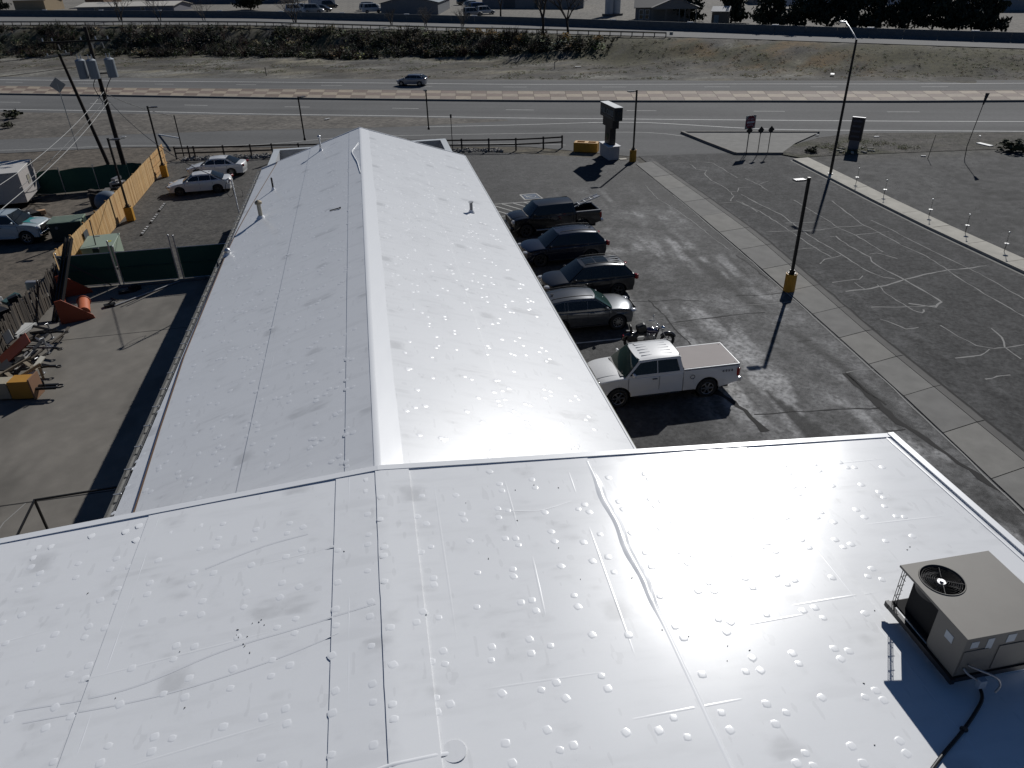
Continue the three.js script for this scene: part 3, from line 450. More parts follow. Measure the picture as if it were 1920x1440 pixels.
  part(wing, 'wrinkled_seam', [upward(patch(6, 200, (u, v) => { const z = lerp(zs + 0.2, ze, v), on = sstep(-12.2, -11.4, z) * (1 - sstep(-8.9, -7.6, z)); const wr = 0.003 + 0.012 * on * (0.6 + Math.abs(Math.sin(z * 5.3 + 2 * Math.sin(z * 2.1))) * 0.7); const x = 3.8 + (u - 0.5) * (0.1 + 0.1 * on) + 0.03 * on * Math.sin(z * 4.1); return [x, wingY(x, z) - 0.001 + wr * Math.sin(u * Math.PI), z]; }))], M.membraneTop);
  // insulation-board joints that show through the membrane
  const rr = rng(401);
  const rib = (x0, z0, x1, z1, h) => { const dx = x1 - x0, dz = z1 - z0, L = Math.hypot(dx, dz), nx = -dz / L, nz = dx / L; return upward(patch(4, Math.max(2, Math.round(L / 0.2)), (u, v) => { const w = (u - 0.5) * 0.06, x = lerp(x0, x1, v) + nx * w, z = lerp(z0, z1, v) + nz * w; return [x, wingY(x, z) - 0.001 + h * Math.sin(u * Math.PI) * Math.pow(Math.sin(v * Math.PI), 0.5), z]; })); };
  for (const q of [[0.45, -12.3, 0.42, -7.6], [3.25, -10.6, 3.1, -7.0], [3.3, -12.2, 3.25, -11.2], [0.4, -7.0, 2.7, -7.05], [2.5, -6.2, 4.6, -6.3], [-3, -10.4, -1.5, -10.5], [-5.6, -8.6, -2.2, -8.8], [4.4, -8.7, 6.2, -8.8], [5.5, -10.9, 7.6, -11.0], [6, -7.9, 8, -8.0], [-9, -9.6, -6, -9.9], [9, -11.7, 10.8, -11.75], [4.9, -7.6, 6.4, -7.7], [-4.4, -6.9, -2, -7.1], [7.3, -5.7, 8.4, -5.7], [8.6, -9.7, 10.9, -9.75], [1.9, -12.1, 1.88, -10.3], [2.0, -9.8, 1.9, -8.1]]) part(wing, 'board_joint', [rib(...q, 0.0026)], M.membrane);
  // near seam patch with round disc
  part(wing, 'patch_strip', [rib(-2.2, -5.9, 0.3, -6.1, 0.008)], M.membraneTop);
  part(wing, 'patch_disc', [cyl(0.17, 0.165, 0.006, 0.16, yW(0.16) + 0.004, -6.1, 24)], M.membrane);
  // edge metal
  part(wing, 'edge_trim', [beam([XR, yW(XR) + 0.004, zs - 0.02], [11.42, yW(11.42) + 0.004, zs - 0.02], 0.05, 0.16), beam([XR + 0.003, yW(XR) + 0.002, zs - 0.02], [-13, yW(-13) + 0.002, zs - 0.02], 0.05, 0.16)], M.trimWhite);
  part(wing, 'edge_trim', [beam([11.4, yW(11.4) + 0.025, zs - 0.08], [11.4, yW(11.4) + 0.025, ze], 0.15, 0.06)], M.trimWhite);
  part(wing, 'trim_flange', [bx(0.04, 0.012, ze - zs, 11.2, yW(11.2) + 0.01, (zs + ze) / 2)], M.trimWhite);
  part(wing, 'fascia', [bx(0.05, 0.3, ze - zs, 11.44, yW(11.4) - 0.14, (zs + ze) / 2)], M.trimWhite);
  // fastener plates under the membrane
  const bump = (() => { // rounded-square dome in three rings
    const R = 0.074, pos = [0, 0.0055, 0], nor = [0, 1, 0], uv = [0, 0], idx = [], rings = [[0.58, 0.0065, 0.03], [0.8, 0.005, 0.17], [1, -0.002, 0.05]], n = 8;
    for (const [q, y, sl] of rings) for (let i = 0; i < n; i++) { const a = i / n * 6.28318, c = Math.cos(a), s = Math.sin(a), k = R * q / Math.pow(Math.pow(Math.abs(c), 4) + Math.pow(Math.abs(s), 4), 0.25); pos.push(c * k, y, s * k); const N = V(c * sl, 1, s * sl).normalize(); nor.push(N.x, N.y, N.z); uv.push(c * k, s * k); }
    for (let i = 0; i < n; i++) { const j = (i + 1) % n; idx.push(0, 1 + j, 1 + i); for (let r = 0; r < 2; r++) { const a = 1 + r * n + i, b = 1 + r * n + j, c = a + n, d = b + n; idx.push(a, b, c, b, d, c); } }
    const g = new THREE.BufferGeometry(); g.setAttribute('position', new THREE.Float32BufferAttribute(pos, 3)); g.setAttribute('normal', new THREE.Float32BufferAttribute(nor, 3)); g.setAttribute('uv', new THREE.Float32BufferAttribute(uv, 2)); g.setIndex(idx); return g;
  })();
  const bump2 = bump.clone().rotateY(0.35), bump3 = (() => { const g = bump.clone(); g.scale(0.85, 1, 0.85).rotateY(-0.2); return g; })();
  const PL = [5.64, -5.09, 6.34, -5.13, 4.93, -5.16, 4.72, -5.23, 6.37, -5.32, 4.92, -5.35, 5.63, -5.35, 0.90, -5.81, 3.38, -5.82, 4.73, -5.83, 4.03, -5.84, 1.57, -5.90, 1.77, -5.94, 6.56, -5.96, 4.98, -5.98, 3.02, -5.98, 2.55, -6.02, 6.31, -6.05, 0.86, -6.11, 0.21, -6.11, 4.03, -6.12, 6.55, -6.13, 5.65, -6.14, 3.30, -6.14, 4.76, -6.16, 1.47, -6.22, -1.46, -6.37, -0.90, -6.37, -2.11, -6.38, -2.41, -6.58, -3.00, -6.62, 1.85, -6.68, -0.60, -6.69, -0.01, -6.73, 4.96, -6.73, 4.72, -6.74, 2.51, -6.75, 6.35, -6.75, 5.63, -6.76, 4.02, -6.79, 0.19, -6.83, 1.53, -6.87, 6.57, -6.87, 0.95, -6.90, -0.61, -6.93, 6.36, -6.95, 1.78, -6.96, -0.00, -6.96, 5.63, -6.96, 4.94, -6.97, 2.48, -6.98, -1.46, -7.01, -2.10, -7.02, -0.89, -7.04, -3.95, -7.06, -4.63, -7.06, -3.70, -7.20, -3.00, -7.20, -2.45, -7.21, -5.31, -7.26, -2.14, -7.27, -3.96, -7.29, -4.59, -7.31, -0.89, -7.35, -1.43, -7.37, 0.89, -7.50, 4.01, -7.50, 4.76, -7.51, 0.19, -7.53, 1.52, -7.54, 7.32, -7.56, 6.54, -7.57, -0.01, -7.60, -0.57, -7.61, 1.85, -7.64, 3.14, -7.67, 4.92, -7.70, 3.96, -7.74, 0.94, -7.75, 2.56, -7.76, 5.60, -7.77, 6.28, -7.77, 0.19, -7.78, 4.74, -7.78, 6.52, -7.80, 1.55, -7.81, -2.99, -7.84, -3.65, -7.86, -5.62, -7.87, -2.40, -7.90, -5.30, -7.98, -4.61, -7.99, -3.99, -8.01, -2.13, -8.03, -1.49, -8.03, -0.89, -8.05, -6.24, -8.18, -3.00, -8.19, -2.41, -8.20, -3.65, -8.20, -5.60, -8.21, 8.13, -8.26, -0.58, -8.33, 2.49, -8.37, 7.92, -8.37, 1.78, -8.38, -0.17, -8.38, 6.32, -8.38, 5.66, -8.39, 4.94, -8.40, 3.95, -8.41, 7.23, -8.42, 4.66, -8.44, 0.19, -8.45, 6.50, -8.46, 8.12, -8.54, 0.83, -8.59, 1.57, -8.59, -0.05, -8.59, -1.44, -8.61, 1.76, -8.61, 4.93, -8.61, 2.49, -8.62, 5.63, -8.62, 6.24, -8.63, -3.97, -8.64, -4.60, -8.64, -5.30, -8.64, -2.10, -8.65, -0.90, -8.65, -6.15, -8.76, -5.58, -8.80, -3.68, -8.81, -3.01, -8.81, -2.39, -8.84, -5.32, -8.90, -3.98, -8.91, -2.10, -8.95, -1.45, -8.96, -0.88, -8.96, 3.34, -9.07, 4.06, -9.12, 4.75, -9.12, 7.92, -9.15, 0.18, -9.19, 1.56, -9.20, 8.86, -9.20, 6.53, -9.20, 8.12, -9.20, 5.63, -9.22, 7.23, -9.22, 9.49, -9.26, 4.92, -9.29, 0.19, -9.34, 2.44, -9.34, -0.63, -9.35, 6.32, -9.35, 7.88, -9.36, 0.96, -9.37, 1.58, -9.37, 3.04, -9.39, 4.73, -9.41, 6.49, -9.44, 7.20, -9.44, -2.99, -9.45, 3.35, -9.45, -3.69, -9.48, 4.07, -9.48, -6.24, -9.49, -2.40, -9.50, -5.57, -9.53, -4.64, -9.56, -1.43, -9.56, -4.00, -9.59, -5.28, -9.65, -2.09, -9.66, -0.92, -9.69, -6.10, -9.74, -5.57, -9.76, -6.89, -9.77, -3.72, -9.79, -2.99, -9.79, 9.71, -9.81, -2.39, -9.84, 8.15, -9.85, 9.55, -9.85, 3.01, -9.90, 8.88, -9.91, 1.80, -9.97, -0.62, -9.98, 2.48, -9.99, 4.93, -10.00, 0.03, -10.01, 5.74, -10.01, 6.31, -10.01, 7.88, -10.03, 3.99, -10.04, 3.38, -10.07, 4.60, -10.07, 7.24, -10.09, 0.22, -10.13, 8.85, -10.15, 1.78, -10.16, 8.06, -10.16, 1.59, -10.18, 6.52, -10.18, 9.52, -10.18, -0.60, -10.20, 0.93, -10.20, -5.24, -10.21, -4.73, -10.24, -3.98, -10.25, 4.91, -10.25, 5.61, -10.25, 2.48, -10.26, -7.13, -10.28, -2.10, -10.30, -5.55, -10.35, -1.44, -10.36, -0.90, -10.36, -6.86, -10.38, -6.24, -10.40, -3.64, -10.44, -2.98, -10.45, 9.68, -10.45, -2.37, -10.49, -4.75, -10.52, -5.30, -10.55, -3.99, -10.56, -2.10, -10.60, -0.88, -10.62, 9.70, -10.63, 3.36, -10.73, 4.73, -10.73, 4.06, -10.74, 0.19, -10.77, 7.91, -10.77, 1.57, -10.79, 0.91, -10.79, 7.22, -10.79, 6.51, -10.80, 2.49, -10.83, 3.17, -10.84, 4.92, -10.87, 9.47, -10.91, 6.30, -10.92, 3.33, -10.96, 8.80, -10.96, 1.79, -10.97, 0.89, -10.97, 4.71, -10.97, -0.65, -10.98, 4.05, -10.98, 0.04, -11.00, 8.14, -11.00, 5.56, -11.02, 7.92, -11.02, -7.15, -11.05, 1.60, -11.05, 6.49, -11.05, -6.18, -11.08, -5.25, -11.09, -4.73, -11.09, -6.87, -11.10, -5.59, -11.12, 7.23, -11.12, -2.40, -11.13, -3.70, -11.14, -3.01, -11.14, -4.00, -11.18, -0.89, -11.21, -2.11, -11.22, -3.69, -11.38, -5.55, -11.39, -6.91, -11.41, -2.37, -11.41, -3.00, -11.42, 10.35, -11.45, -6.25, -11.46, 8.09, -11.49, 8.81, -11.50, 9.70, -11.51, 9.52, -11.53, 0.84, -11.56, 7.86, -11.56, 1.78, -11.60, 5.60, -11.61, 0.18, -11.62, 2.47, -11.62, 4.93, -11.63, 6.28, -11.63, -7.15, -11.64, -0.61, -11.64, 7.10, -11.71, 8.83, -11.73, 9.47, -11.73, 6.51, -11.77, 8.12, -11.77, 4.08, -11.78, -3.67, -11.79, 4.90, -11.81, 1.77, -11.82, -5.29, -11.83, -4.61, -11.84, 5.54, -11.84, -4.05, -11.87, 2.46, -11.89, -7.17, -11.90, -0.88, -11.94, -0.58, -11.95, -6.93, -12.14, -5.57, -12.16, -7.18, -12.19, -6.22, -12.23, -5.34, -12.26, 1.64, -12.26, -0.87, -12.31];
  const rp = rng(8);
  for (let i = 0; i < Math.min(300, PL.length / 2); i++) { const x = PL[i * 2], z = PL[i * 2 + 1]; if (x > 11.1 || z < zs + 0.12) continue; const m = part(wing, 'fastener_plate', [[bump, bump2, bump3][i % 3]], M.membraneTop); m.position.set(x, wingY(x, z) + 0.001, z); m.rotation.z = x < XR ? Math.atan(SW) : -Math.atan(SW); m.rotation.y = (rp() - 0.5) * 0.5; }
  const rest = (parent, fn, sl, list) => { const gs2 = list.map(([x, z, s]) => bump.clone().scale(s, s, s).rotateY(x * 7).rotateZ(sl).translate(x, fn(x) + 0.002, z)); if (!gs2.length) return; const m = part(parent, 'fastener_plates', gs2, M.membraneTop); m.userData.kind = 'stuff'; };
  const wl = []; for (let i = 300; i < PL.length / 2; i++) wl.push([PL[i * 2], PL[i * 2 + 1], 1]);
  rest(wing, yW, -Math.atan(SW), wl);
  const field = (x0, x1, z0, z1, seed, dens) => { const r = rng(seed), out = []; for (let x = x0; x < x1; x += 0.78) for (let z = z0; z < z1; z += 0.66) { if (r() > dens) continue; const cx = x + (r() - 0.5) * 0.5, cz = z + (r() - 0.5) * 0.5, n = r() < 0.35 ? 2 : r() < 0.3 ? 3 : 1; for (let i = 0; i < n; i++) out.push([cx + (i ? (r() - 0.5) * 0.55 : 0), cz + (i ? (r() - 0.5) * 0.5 : 0), 0.85 + r() * 0.3]); } return out.filter((p) => p[0] > x0 - 0.2 && p[0] < x1); };
  rest(slopeL, (x) => yL(x) + (x < -3.86 ? lerp(0.004, -0.004, (x + 6.9) / 3.1) : x < -1.36 ? lerp(0.012, 0, (x + 3.86) / 2.56) : 0.011), Math.atan(S), field(-6.2, -0.95, -46, ZN - 0.4, 61, 0.74));
  rest(slopeR, (x) => yR(x) + (x < 2.66 ? lerp(0, 0.012, (x + 0.35) / 3) : lerp(-0.004, 0.004, (x - 2.6) / 3.26)), -Math.atan(S), field(0.2, 5.6, -46, ZN - 0.4, 62, 0.6));
  rest(slopeL, (x) => yL(x) - 0.06, Math.atan(S), field(-6.95, -6.75, -22, ZN - 0.4, 64, 0.6));
  // scuff marks left on the membrane and bits of debris
  const scuff = mat(0.74, 0.75, 0.765, 0.4);
  for (const [pts, w] of [[[[-6.2, -8.3], [-4.6, -8.25], [-3.2, -8.6], [-2, -8.75], [-0.8, -8.9]], 0.035], [[[-6, -8.05], [-4, -8.0], [-2.4, -8.2], [-1.4, -8.45]], 0.03], [[[-3.8, -10.6], [-2.8, -10.9], [-2, -11.0]], 0.04], [[[1.6, -11], [2.4, -10.9], [3.1, -11.1]], 0.03]]) { const q = smooth(pts, 40), A = offset(q, -w / 2), B = offset(q, w / 2); part(wing, 'scuff_mark', [upward(patch(1, 40, (u, v) => { const p = u < 0.5 ? A[Math.round(v * 40)] : B[Math.round(v * 40)]; return [p[0], wingY(p[0], p[1]) + 0.002, p[1]]; }))], scuff); }
  const rd = rng(515), deb = []; for (let i = 0; i < 46; i++) { const x = i < 12 ? -3.1 + rd() * 0.5 : -6 + rd() * 16, z = i < 12 ? -9.3 + rd() * 0.9 : -12.3 + rd() * 7.5; deb.push(bx(0.01 + 0.022 * rd(), 0.008, 0.01, x, wingY(x, z) + 0.006, z, 0, rd() * 3)); } const dm = part(wing, 'debris', deb, M.black); dm.userData.kind = 'stuff';
  // vents and mast
  const vent = (x, y, z, r, h, m, cap) => { const v = node(building, 'vent_pipe'); part(v, 'pipe', [cyl(r, r, h, x, y + h / 2, z, 14)], m); part(v, 'pipe_boot', [cyl(r * 2.4, r * 1.15, 0.16, x, y + 0.06, z, 16)], M.membraneTop); if (cap) part(v, 'cap', cap(x, y + h, z), cap === flatCap ? mat(0.32, 0.27, 0.19, 0.7, 0.2) : M.galv); return v; };
  const flatCap = (x, y, z) => [cyl(0.17, 0.17, 0.1, x, y + 0.02, z, 16), cyl(0.17, 0.05, 0.08, x, y + 0.11, z, 16)];
  const ballCap = (x, y, z) => [new THREE.SphereGeometry(0.11, 12, 8).scale(1, 0.8, 1).translate(x, y + 0.04, z)];
  vent(-3.11, yL(-3.11), -47, 0.055, 0.78, M.galv, ballCap);
  vent(-5.6, yL(-5.6), -41.8, 0.05, 0.66, M.black);
  vent(-5.76, yL(-5.76), -36.86, 0.1, 0.74, mat(0.4, 0.37, 0.3, 0.6, 0.2), flatCap);
  vent(4.38, yR(4.38), -35.05, 0.075, 0.5, mat(0.2, 0.2, 0.21, 0.5, 0.4), (x, y, z) => [cyl(0.12, 0.12, 0.05, x, y + 0.02, z, 14)]);
  vent(-6.85, yL(-6.85) - 0.05, -32.9, 0.1, 0.22, M.trimWhite, (x, y, z) => [new THREE.SphereGeometry(0.14, 12, 8).translate(x, y, z)]);
  const mast = node(building, 'service_mast');
  part(mast, 'mast_pipe', [tube([[-7.32, 3.2, -40.0], [-7.32, 4.4, -40.0], [-7.33, 5.2, -40.0], [-7.36, 5.6, -40.0], [-7.5, 5.72, -40.0], [-7.62, 5.6, -40.0]], 0.04, 30, 8)], M.galv);
  part(mast, 'weatherhead', [rbx(0.16, 0.16, 0.12, 0.03, -7.62, 5.6, -40)], M.galv);
  part(mast, 'service_cable', [tube([[-7.64, 5.5, -40], [-7.75, 5.1, -40.1], [-7.6, 4.75, -40.1], [-7.4, 4.9, -40.05], [-7.38, 5.2, -40]], 0.014, 30, 5), tube([[-7.64, 5.5, -40], [-7.3, 5.3, -40.2], [-7.0, 5.0, -40.3], [-7.0, 4.7, -40.2], [-7.25, 4.75, -40.1]], 0.014, 30, 5)], M.black);
}
solid('metal_rod', [bar([-2.2, yL(-2.2) + 0.035, -33.12], [-1.72, yL(-1.72) + 0.035, -32.9], 0.022, 0.022, 6), bx(0.06, 0.05, 0.06, -1.72, yL(-1.72) + 0.04, -32.9)], M.blackMetal, 'short dark rod lying loose on the bluish left roof slope', 'rod');
// ---------- rooftop air conditioner ----------
{
  const x0 = 7.86, x1 = 9.5, z0 = -7.68, z1 = -6.12, y0 = 5.55, y1 = 6.4, cx = (x0 + x1) / 2, cz = (z0 + z1) / 2, zc = -6.72;
  const ac = thing('air_conditioner', 'beige rooftop air conditioner with round fan on the white wing roof', 'air conditioner', [0.134, 0.2, -0.127]); ac.scale.set(0.96, 1, 0.96);
  const bm = mat(0.175, 0.165, 0.148, 0.6, 0.1, { map: T.plain });
  const sh = new THREE.Shape([[x0 - 0.02, -z1 - 0.02], [x1 + 0.02, -z1 - 0.02], [x1 + 0.02, -z0 + 0.02], [x0 - 0.02, -z0 + 0.02]].map((p) => new THREE.Vector2(...p)));
  const fx = 8.29, fz = -7.26, fr = 0.345; const ho = new THREE.Path(); ho.absarc(fx, -fz, fr, 0, Math.PI * 2, true); sh.holes.push(ho);
  const top = new THREE.ExtrudeGeometry(sh, { depth: 0.03, bevelEnabled: true, bevelSize: 0.006, bevelThickness: 0.006, bevelSegments: 2, curveSegments: 40 }); top.rotateX(-Math.PI / 2); top.translate(0, y1 - 0.03, 0);
  part(ac, 'top_panel', [metreUV(top)], bm);
  const cab = part(ac, 'cabinet', [bx(x1 - x0, y1 - y0 - 0.04, z1 - zc, cx, (y0 + y1) / 2 - 0.02, (zc + z1) / 2), bx(0.5, y1 - y0 - 0.04, zc - z0 - 0.1, x1 - 0.25, (y0 + y1) / 2 - 0.02, (zc + z0) / 2 + 0.045), bx(0.06, y1 - y0 - 0.03, 0.06, x0 + 0.05, (y0 + y1) / 2 - 0.015, zc - 0.02)].map((g) => metreUV(g)), bm);
  part(ac, 'coil', [bx(0.06, y1 - y0 - 0.1, zc - z0 - 0.2, x0 + 0.18, (y0 + y1) / 2, (zc + z0) / 2 + 0.08), bx(x1 - x0 - 0.7, y1 - y0 - 0.1, 0.06, cx - 0.17, (y0 + y1) / 2, z0 + 0.2)], M.dark);
  part(ac, 'inner_floor', [bx(x1 - x0 - 0.1, 0.04, zc - z0, cx, y0 + 0.03, (zc + z0) / 2)], M.dark);
  const wires = []; for (let i = 0; i < 3; i++) { wires.push(bar([x0 + 0.02 + i * 0.045, y0, z0 + 0.02 + i * 0.0], [x0 + 0.02 + i * 0.045, y1 - 0.03, z0 + 0.02], 0.006, 0.006, 5)); wires.push(bar([x0 + 0.02, y0, z0 + 0.02 + i * 0.045], [x0 + 0.02, y1 - 0.03, z0 + 0.02 + i * 0.045], 0.006, 0.006, 5)); }
  for (let i = 1; i < 4; i++) { const y = lerp(y0, y1, i / 4); wires.push(bar([x0 + 0.02, y, z0 + 0.02], [x0 + 0.14, y, z0 + 0.02], 0.006, 0.006, 5), bar([x0 + 0.02, y, z0 + 0.02], [x0 + 0.02, y, z0 + 0.14], 0.006, 0.006, 5)); }
  part(ac, 'corner_guard', wires, M.blackMetal);
  part(ac, 'base_rail', [bx(x1 - x0 + 0.12, 0.1, 0.07, cx, y0 - 0.03, z0), bx(x1 - x0 + 0.12, 0.1, 0.07, cx, y0 - 0.03, z1), bx(0.07, 0.101, z1 - z0 + 0.12, x0 - 0.02, y0 - 0.03, cz), bx(0.07, 0.101, z1 - z0 + 0.12, x1 + 0.02, y0 - 0.03, cz)], M.blackMetal);
  part(ac, 'curb', [bx(1.3, 0.34, 1.3, cx + 0.1, y0 - 0.22, cz)], M.trimWhite);
  const fan = node(ac, 'fan');
  part(fan, 'shroud', [new THREE.CylinderGeometry(fr, fr, 0.22, 40, 1, true).translate(fx, y1 - 0.14, fz)], M.black);
  const ring = []; for (const r of [0.345]) ring.push(new THREE.TorusGeometry(r, 0.012, 6, 48).rotateX(Math.PI / 2).translate(fx, y1 + 0.008, fz)); part(fan, 'rim_ring', ring, bm);
  const gr = []; for (let r = 0.08; r < 0.34; r += 0.032) gr.push(new THREE.TorusGeometry(r, 0.003, 4, 40).rotateX(Math.PI / 2).translate(fx, y1 - 0.008, fz)); for (let i = 0; i < 4; i++) { const a = i * Math.PI / 2 + 0.5; gr.push(bar([fx + 0.07 * Math.cos(a), y1 - 0.008, fz + 0.07 * Math.sin(a)], [fx + fr * Math.cos(a), y1 - 0.004, fz + fr * Math.sin(a)], 0.006, 0.006, 5)); } part(fan, 'wire_guard', gr, M.blackMetal);
  part(fan, 'hub', [cyl(0.075, 0.07, 0.06, fx, y1 - 0.06, fz, 20), cyl(0.03, 0.03, 0.03, fx, y1 - 0.02, fz, 14)], M.greyMetal);
  for (let i = 0; i < 3; i++) { const a = i * 2.094 + 0.3; const b = patch(6, 3, (u, v) => { const r = lerp(0.07, 0.32, u), w = (v - 0.5) * lerp(0.7, 1.1, u), t = a + w * (0.8 - 0.2 * u); return [fx + r * Math.cos(t), y1 - 0.12 + (v - 0.5) * 0.07, fz + r * Math.sin(t)]; }); part(fan, 'blade', [b], M.blackMetal); }
  const lab = mat(0.42, 0.46, 0.5, 0.5);
  for (const [x, w, h, y] of [[8.03, 0.13, 0.13, 6.23], [8.3, 0.11, 0.22, 6.2], [8.66, 0.15, 0.16, 6.24]]) { const l = part(cab, 'label_sticker', [bx(w, h, 0.006, x, y, z1 + 0.003)], lab); const rows = []; for (let i = 0; i < 4; i++) rows.push(bx(w * 0.7, h * 0.05, 0.003, x - w * 0.03, y + h * (0.3 - i * 0.18), z1 + 0.0075)); }
  part(cab, 'access_panel', [bx(0.42, 0.5, 0.014, 8.1, 5.86, z1 + 0.006), bx(0.5, 0.5, 0.014, 8.75, 5.86, z1 + 0.006)], bm);
  part(cab, 'rating_plate', [bx(0.006, 0.14, 0.16, x0 - 0.003, 6.12, -6.42)], lab);
  const cond = node(ac, 'wiring');
  part(cond, 'disconnect_box', [rbx(0.13, 0.16, 0.1, 0.015, 8.2, y0 + 0.04, z1 + 0.2)], mat(0.35, 0.42, 0.5, 0.5, 0.2));
  part(cond, 'flex_conduit', [tube([[8.05, 5.8, z1 + 0.02], [8.12, 5.84, z1 + 0.16], [8.32, 5.78, z1 + 0.28], [8.42, 5.62, z1 + 0.32], [8.36, 5.5, z1 + 0.34]], 0.017, 30, 8), tube([[7.98, 5.75, z1 + 0.02], [8.02, 5.7, z1 + 0.1], [8.15, 5.62, z1 + 0.18]], 0.017, 20, 8)], M.greyMetal);
}
solid('power_conduit', [tube([[8.16, 5.5, -5.9], [8.08, 5.51, -5.76], [7.9, 5.52, -5.62], [7.4, 5.555, -5.32], [6.73, 5.6, -4.97], [5.9, 5.67, -4.5], [4.4, 5.79, -3.7]], 0.026, 50, 8), cyl(0.04, 0.04, 0.08, 7.4, 5.56, -5.32, 10, 0, 1.1)], M.black, 'black conduit running along the white roof below the air conditioner', 'conduit');
// ---------- vehicles (local +x is forward, y up, origin on the ground at mid-length) ----------
const wheelGeo = {};
function wheel(parent, x, z, R, w, rim, spokes = 5) {
  const g = node(parent, 'wheel'); g.position.set(x, R, z); if (z < 0) g.rotation.y = Math.PI;
  const key = R + '_' + w + '_' + spokes;
  if (!wheelGeo[key]) {
    const pr = [[R * 0.62, -w / 2], [R * 0.9, -w / 2], [R * 0.985, -w * 0.4], [R, -w * 0.25], [R, w * 0.25], [R * 0.985, w * 0.4], [R * 0.9, w / 2], [R * 0.62, w / 2], [R * 0.62, -w / 2]].map((p) => new THREE.Vector2(...p));
    const tyre = new THREE.LatheGeometry(pr, 28).rotateX(Math.PI / 2);
    const parts = [new THREE.CylinderGeometry(R * 0.64, R * 0.64, w * 0.7, 28, 1, true).rotateX(Math.PI / 2), new THREE.TorusGeometry(R * 0.61, R * 0.035, 6, 28).translate(0, 0, w * 0.46), cyl(R * 0.13, R * 0.13, w * 0.3, 0, 0, w * 0.32, 14, Math.PI / 2), new THREE.CircleGeometry(R * 0.62, 28).translate(0, 0, -w * 0.1)];
    for (let i = 0; i < spokes; i++) { const a = i / spokes * Math.PI * 2; const s = bx(R * 0.5, R * (spokes > 6 ? 0.09 : 0.15), w * 0.14, R * 0.34, 0, w * 0.37); s.rotateZ(a); parts.push(s); }
    wheelGeo[key] = [tyre, merge(parts.slice(0, 3).concat(parts.slice(4))), parts[3]];
  }
  part(g, 'tyre', wheelGeo[key][0], M.rubber); part(g, 'rim', wheelGeo[key][1], rim); part(g, 'brake_disc', wheelGeo[key][2], M.dark);
  return g;
}
// lower body: side contour with wheel arches, pulled across the width, then shaped
function bodyShell(top, yb, wheels, R, W, o = {}) {
  const curve = new THREE.SplineCurve(top.map((p) => new THREE.Vector2(...p)));
  const pts = o.sharp ? top.map((p) => new THREE.Vector2(...p)) : curve.getPoints(top.length * 5);
  const s = new THREE.Shape(); s.moveTo(pts[0].x, yb); pts.forEach((p) => s.lineTo(p.x, p.y)); s.lineTo(pts[pts.length - 1].x, yb);
  const ws = [...wheels].sort((a, b) => b - a);
  for (const wx of ws) { const a = Math.acos(clamp((yb - R.y) / R.r, -1, 1)); const dx = Math.sqrt(Math.max(0, R.r * R.r - (yb - R.y) * (yb - R.y))); s.lineTo(wx + dx, yb); const a0 = Math.atan2(yb - R.y, dx), a1 = Math.PI - a0; const n = 14; for (let i = 0; i <= n; i++) { const t = lerp(a0, a1, i / n); s.lineTo(wx + Math.cos(t) * R.r, R.y + Math.sin(t) * R.r); } }
  s.lineTo(pts[0].x, yb);
  const bv = o.bevel ?? 0.07; const g = new THREE.ExtrudeGeometry(s, { depth: W - 2 * bv, steps: 8, bevelEnabled: true, bevelSize: bv * 0.55, bevelThickness: bv, bevelSegments: 4, bevelOffset: -bv * 0.55, curveSegments: 8 });
  g.translate(0, 0, -(W - 2 * bv) / 2);
  const p = g.attributes.position, x1 = pts[pts.length - 1].x, x0 = pts[0].x; const xf = Math.max(...pts.map((q) => q.x)), xr = Math.min(...pts.map((q) => q.x));
  for (let i = 0; i < p.count; i++) {
    let x = p.getX(i), y = p.getY(i), z = p.getZ(i); const q = Math.abs(z) / (W / 2);
    const f = clamp((x - (xf - (o.nose ?? 0.9))) / (o.nose ?? 0.9)), r = clamp(((xr + 0.8) - x) / 0.8);
    if (y > 0.5) y -= (o.crown ?? 0.045) * q * q * sstep(0.5, 0.75, y);
    x -= f * (o.bow ?? 0.22) * q * q * f; x += r * (o.bowR ?? 0.14) * q * q * r;
    z *= 1 - (o.taper ?? 0.1) * f * f - (o.taperR ?? 0.06) * r * r; z *= 1 - (o.tuck ?? 0.05) * clamp((y - 0.62) / 0.5) - 0.035 * clamp((0.42 - y) / 0.25);
    p.setXYZ(i, x, y, z);
  }
  return toCreasedNormals(mergeVertices(g.deleteAttribute('uv') && g, 1e-4), 0.55);
}
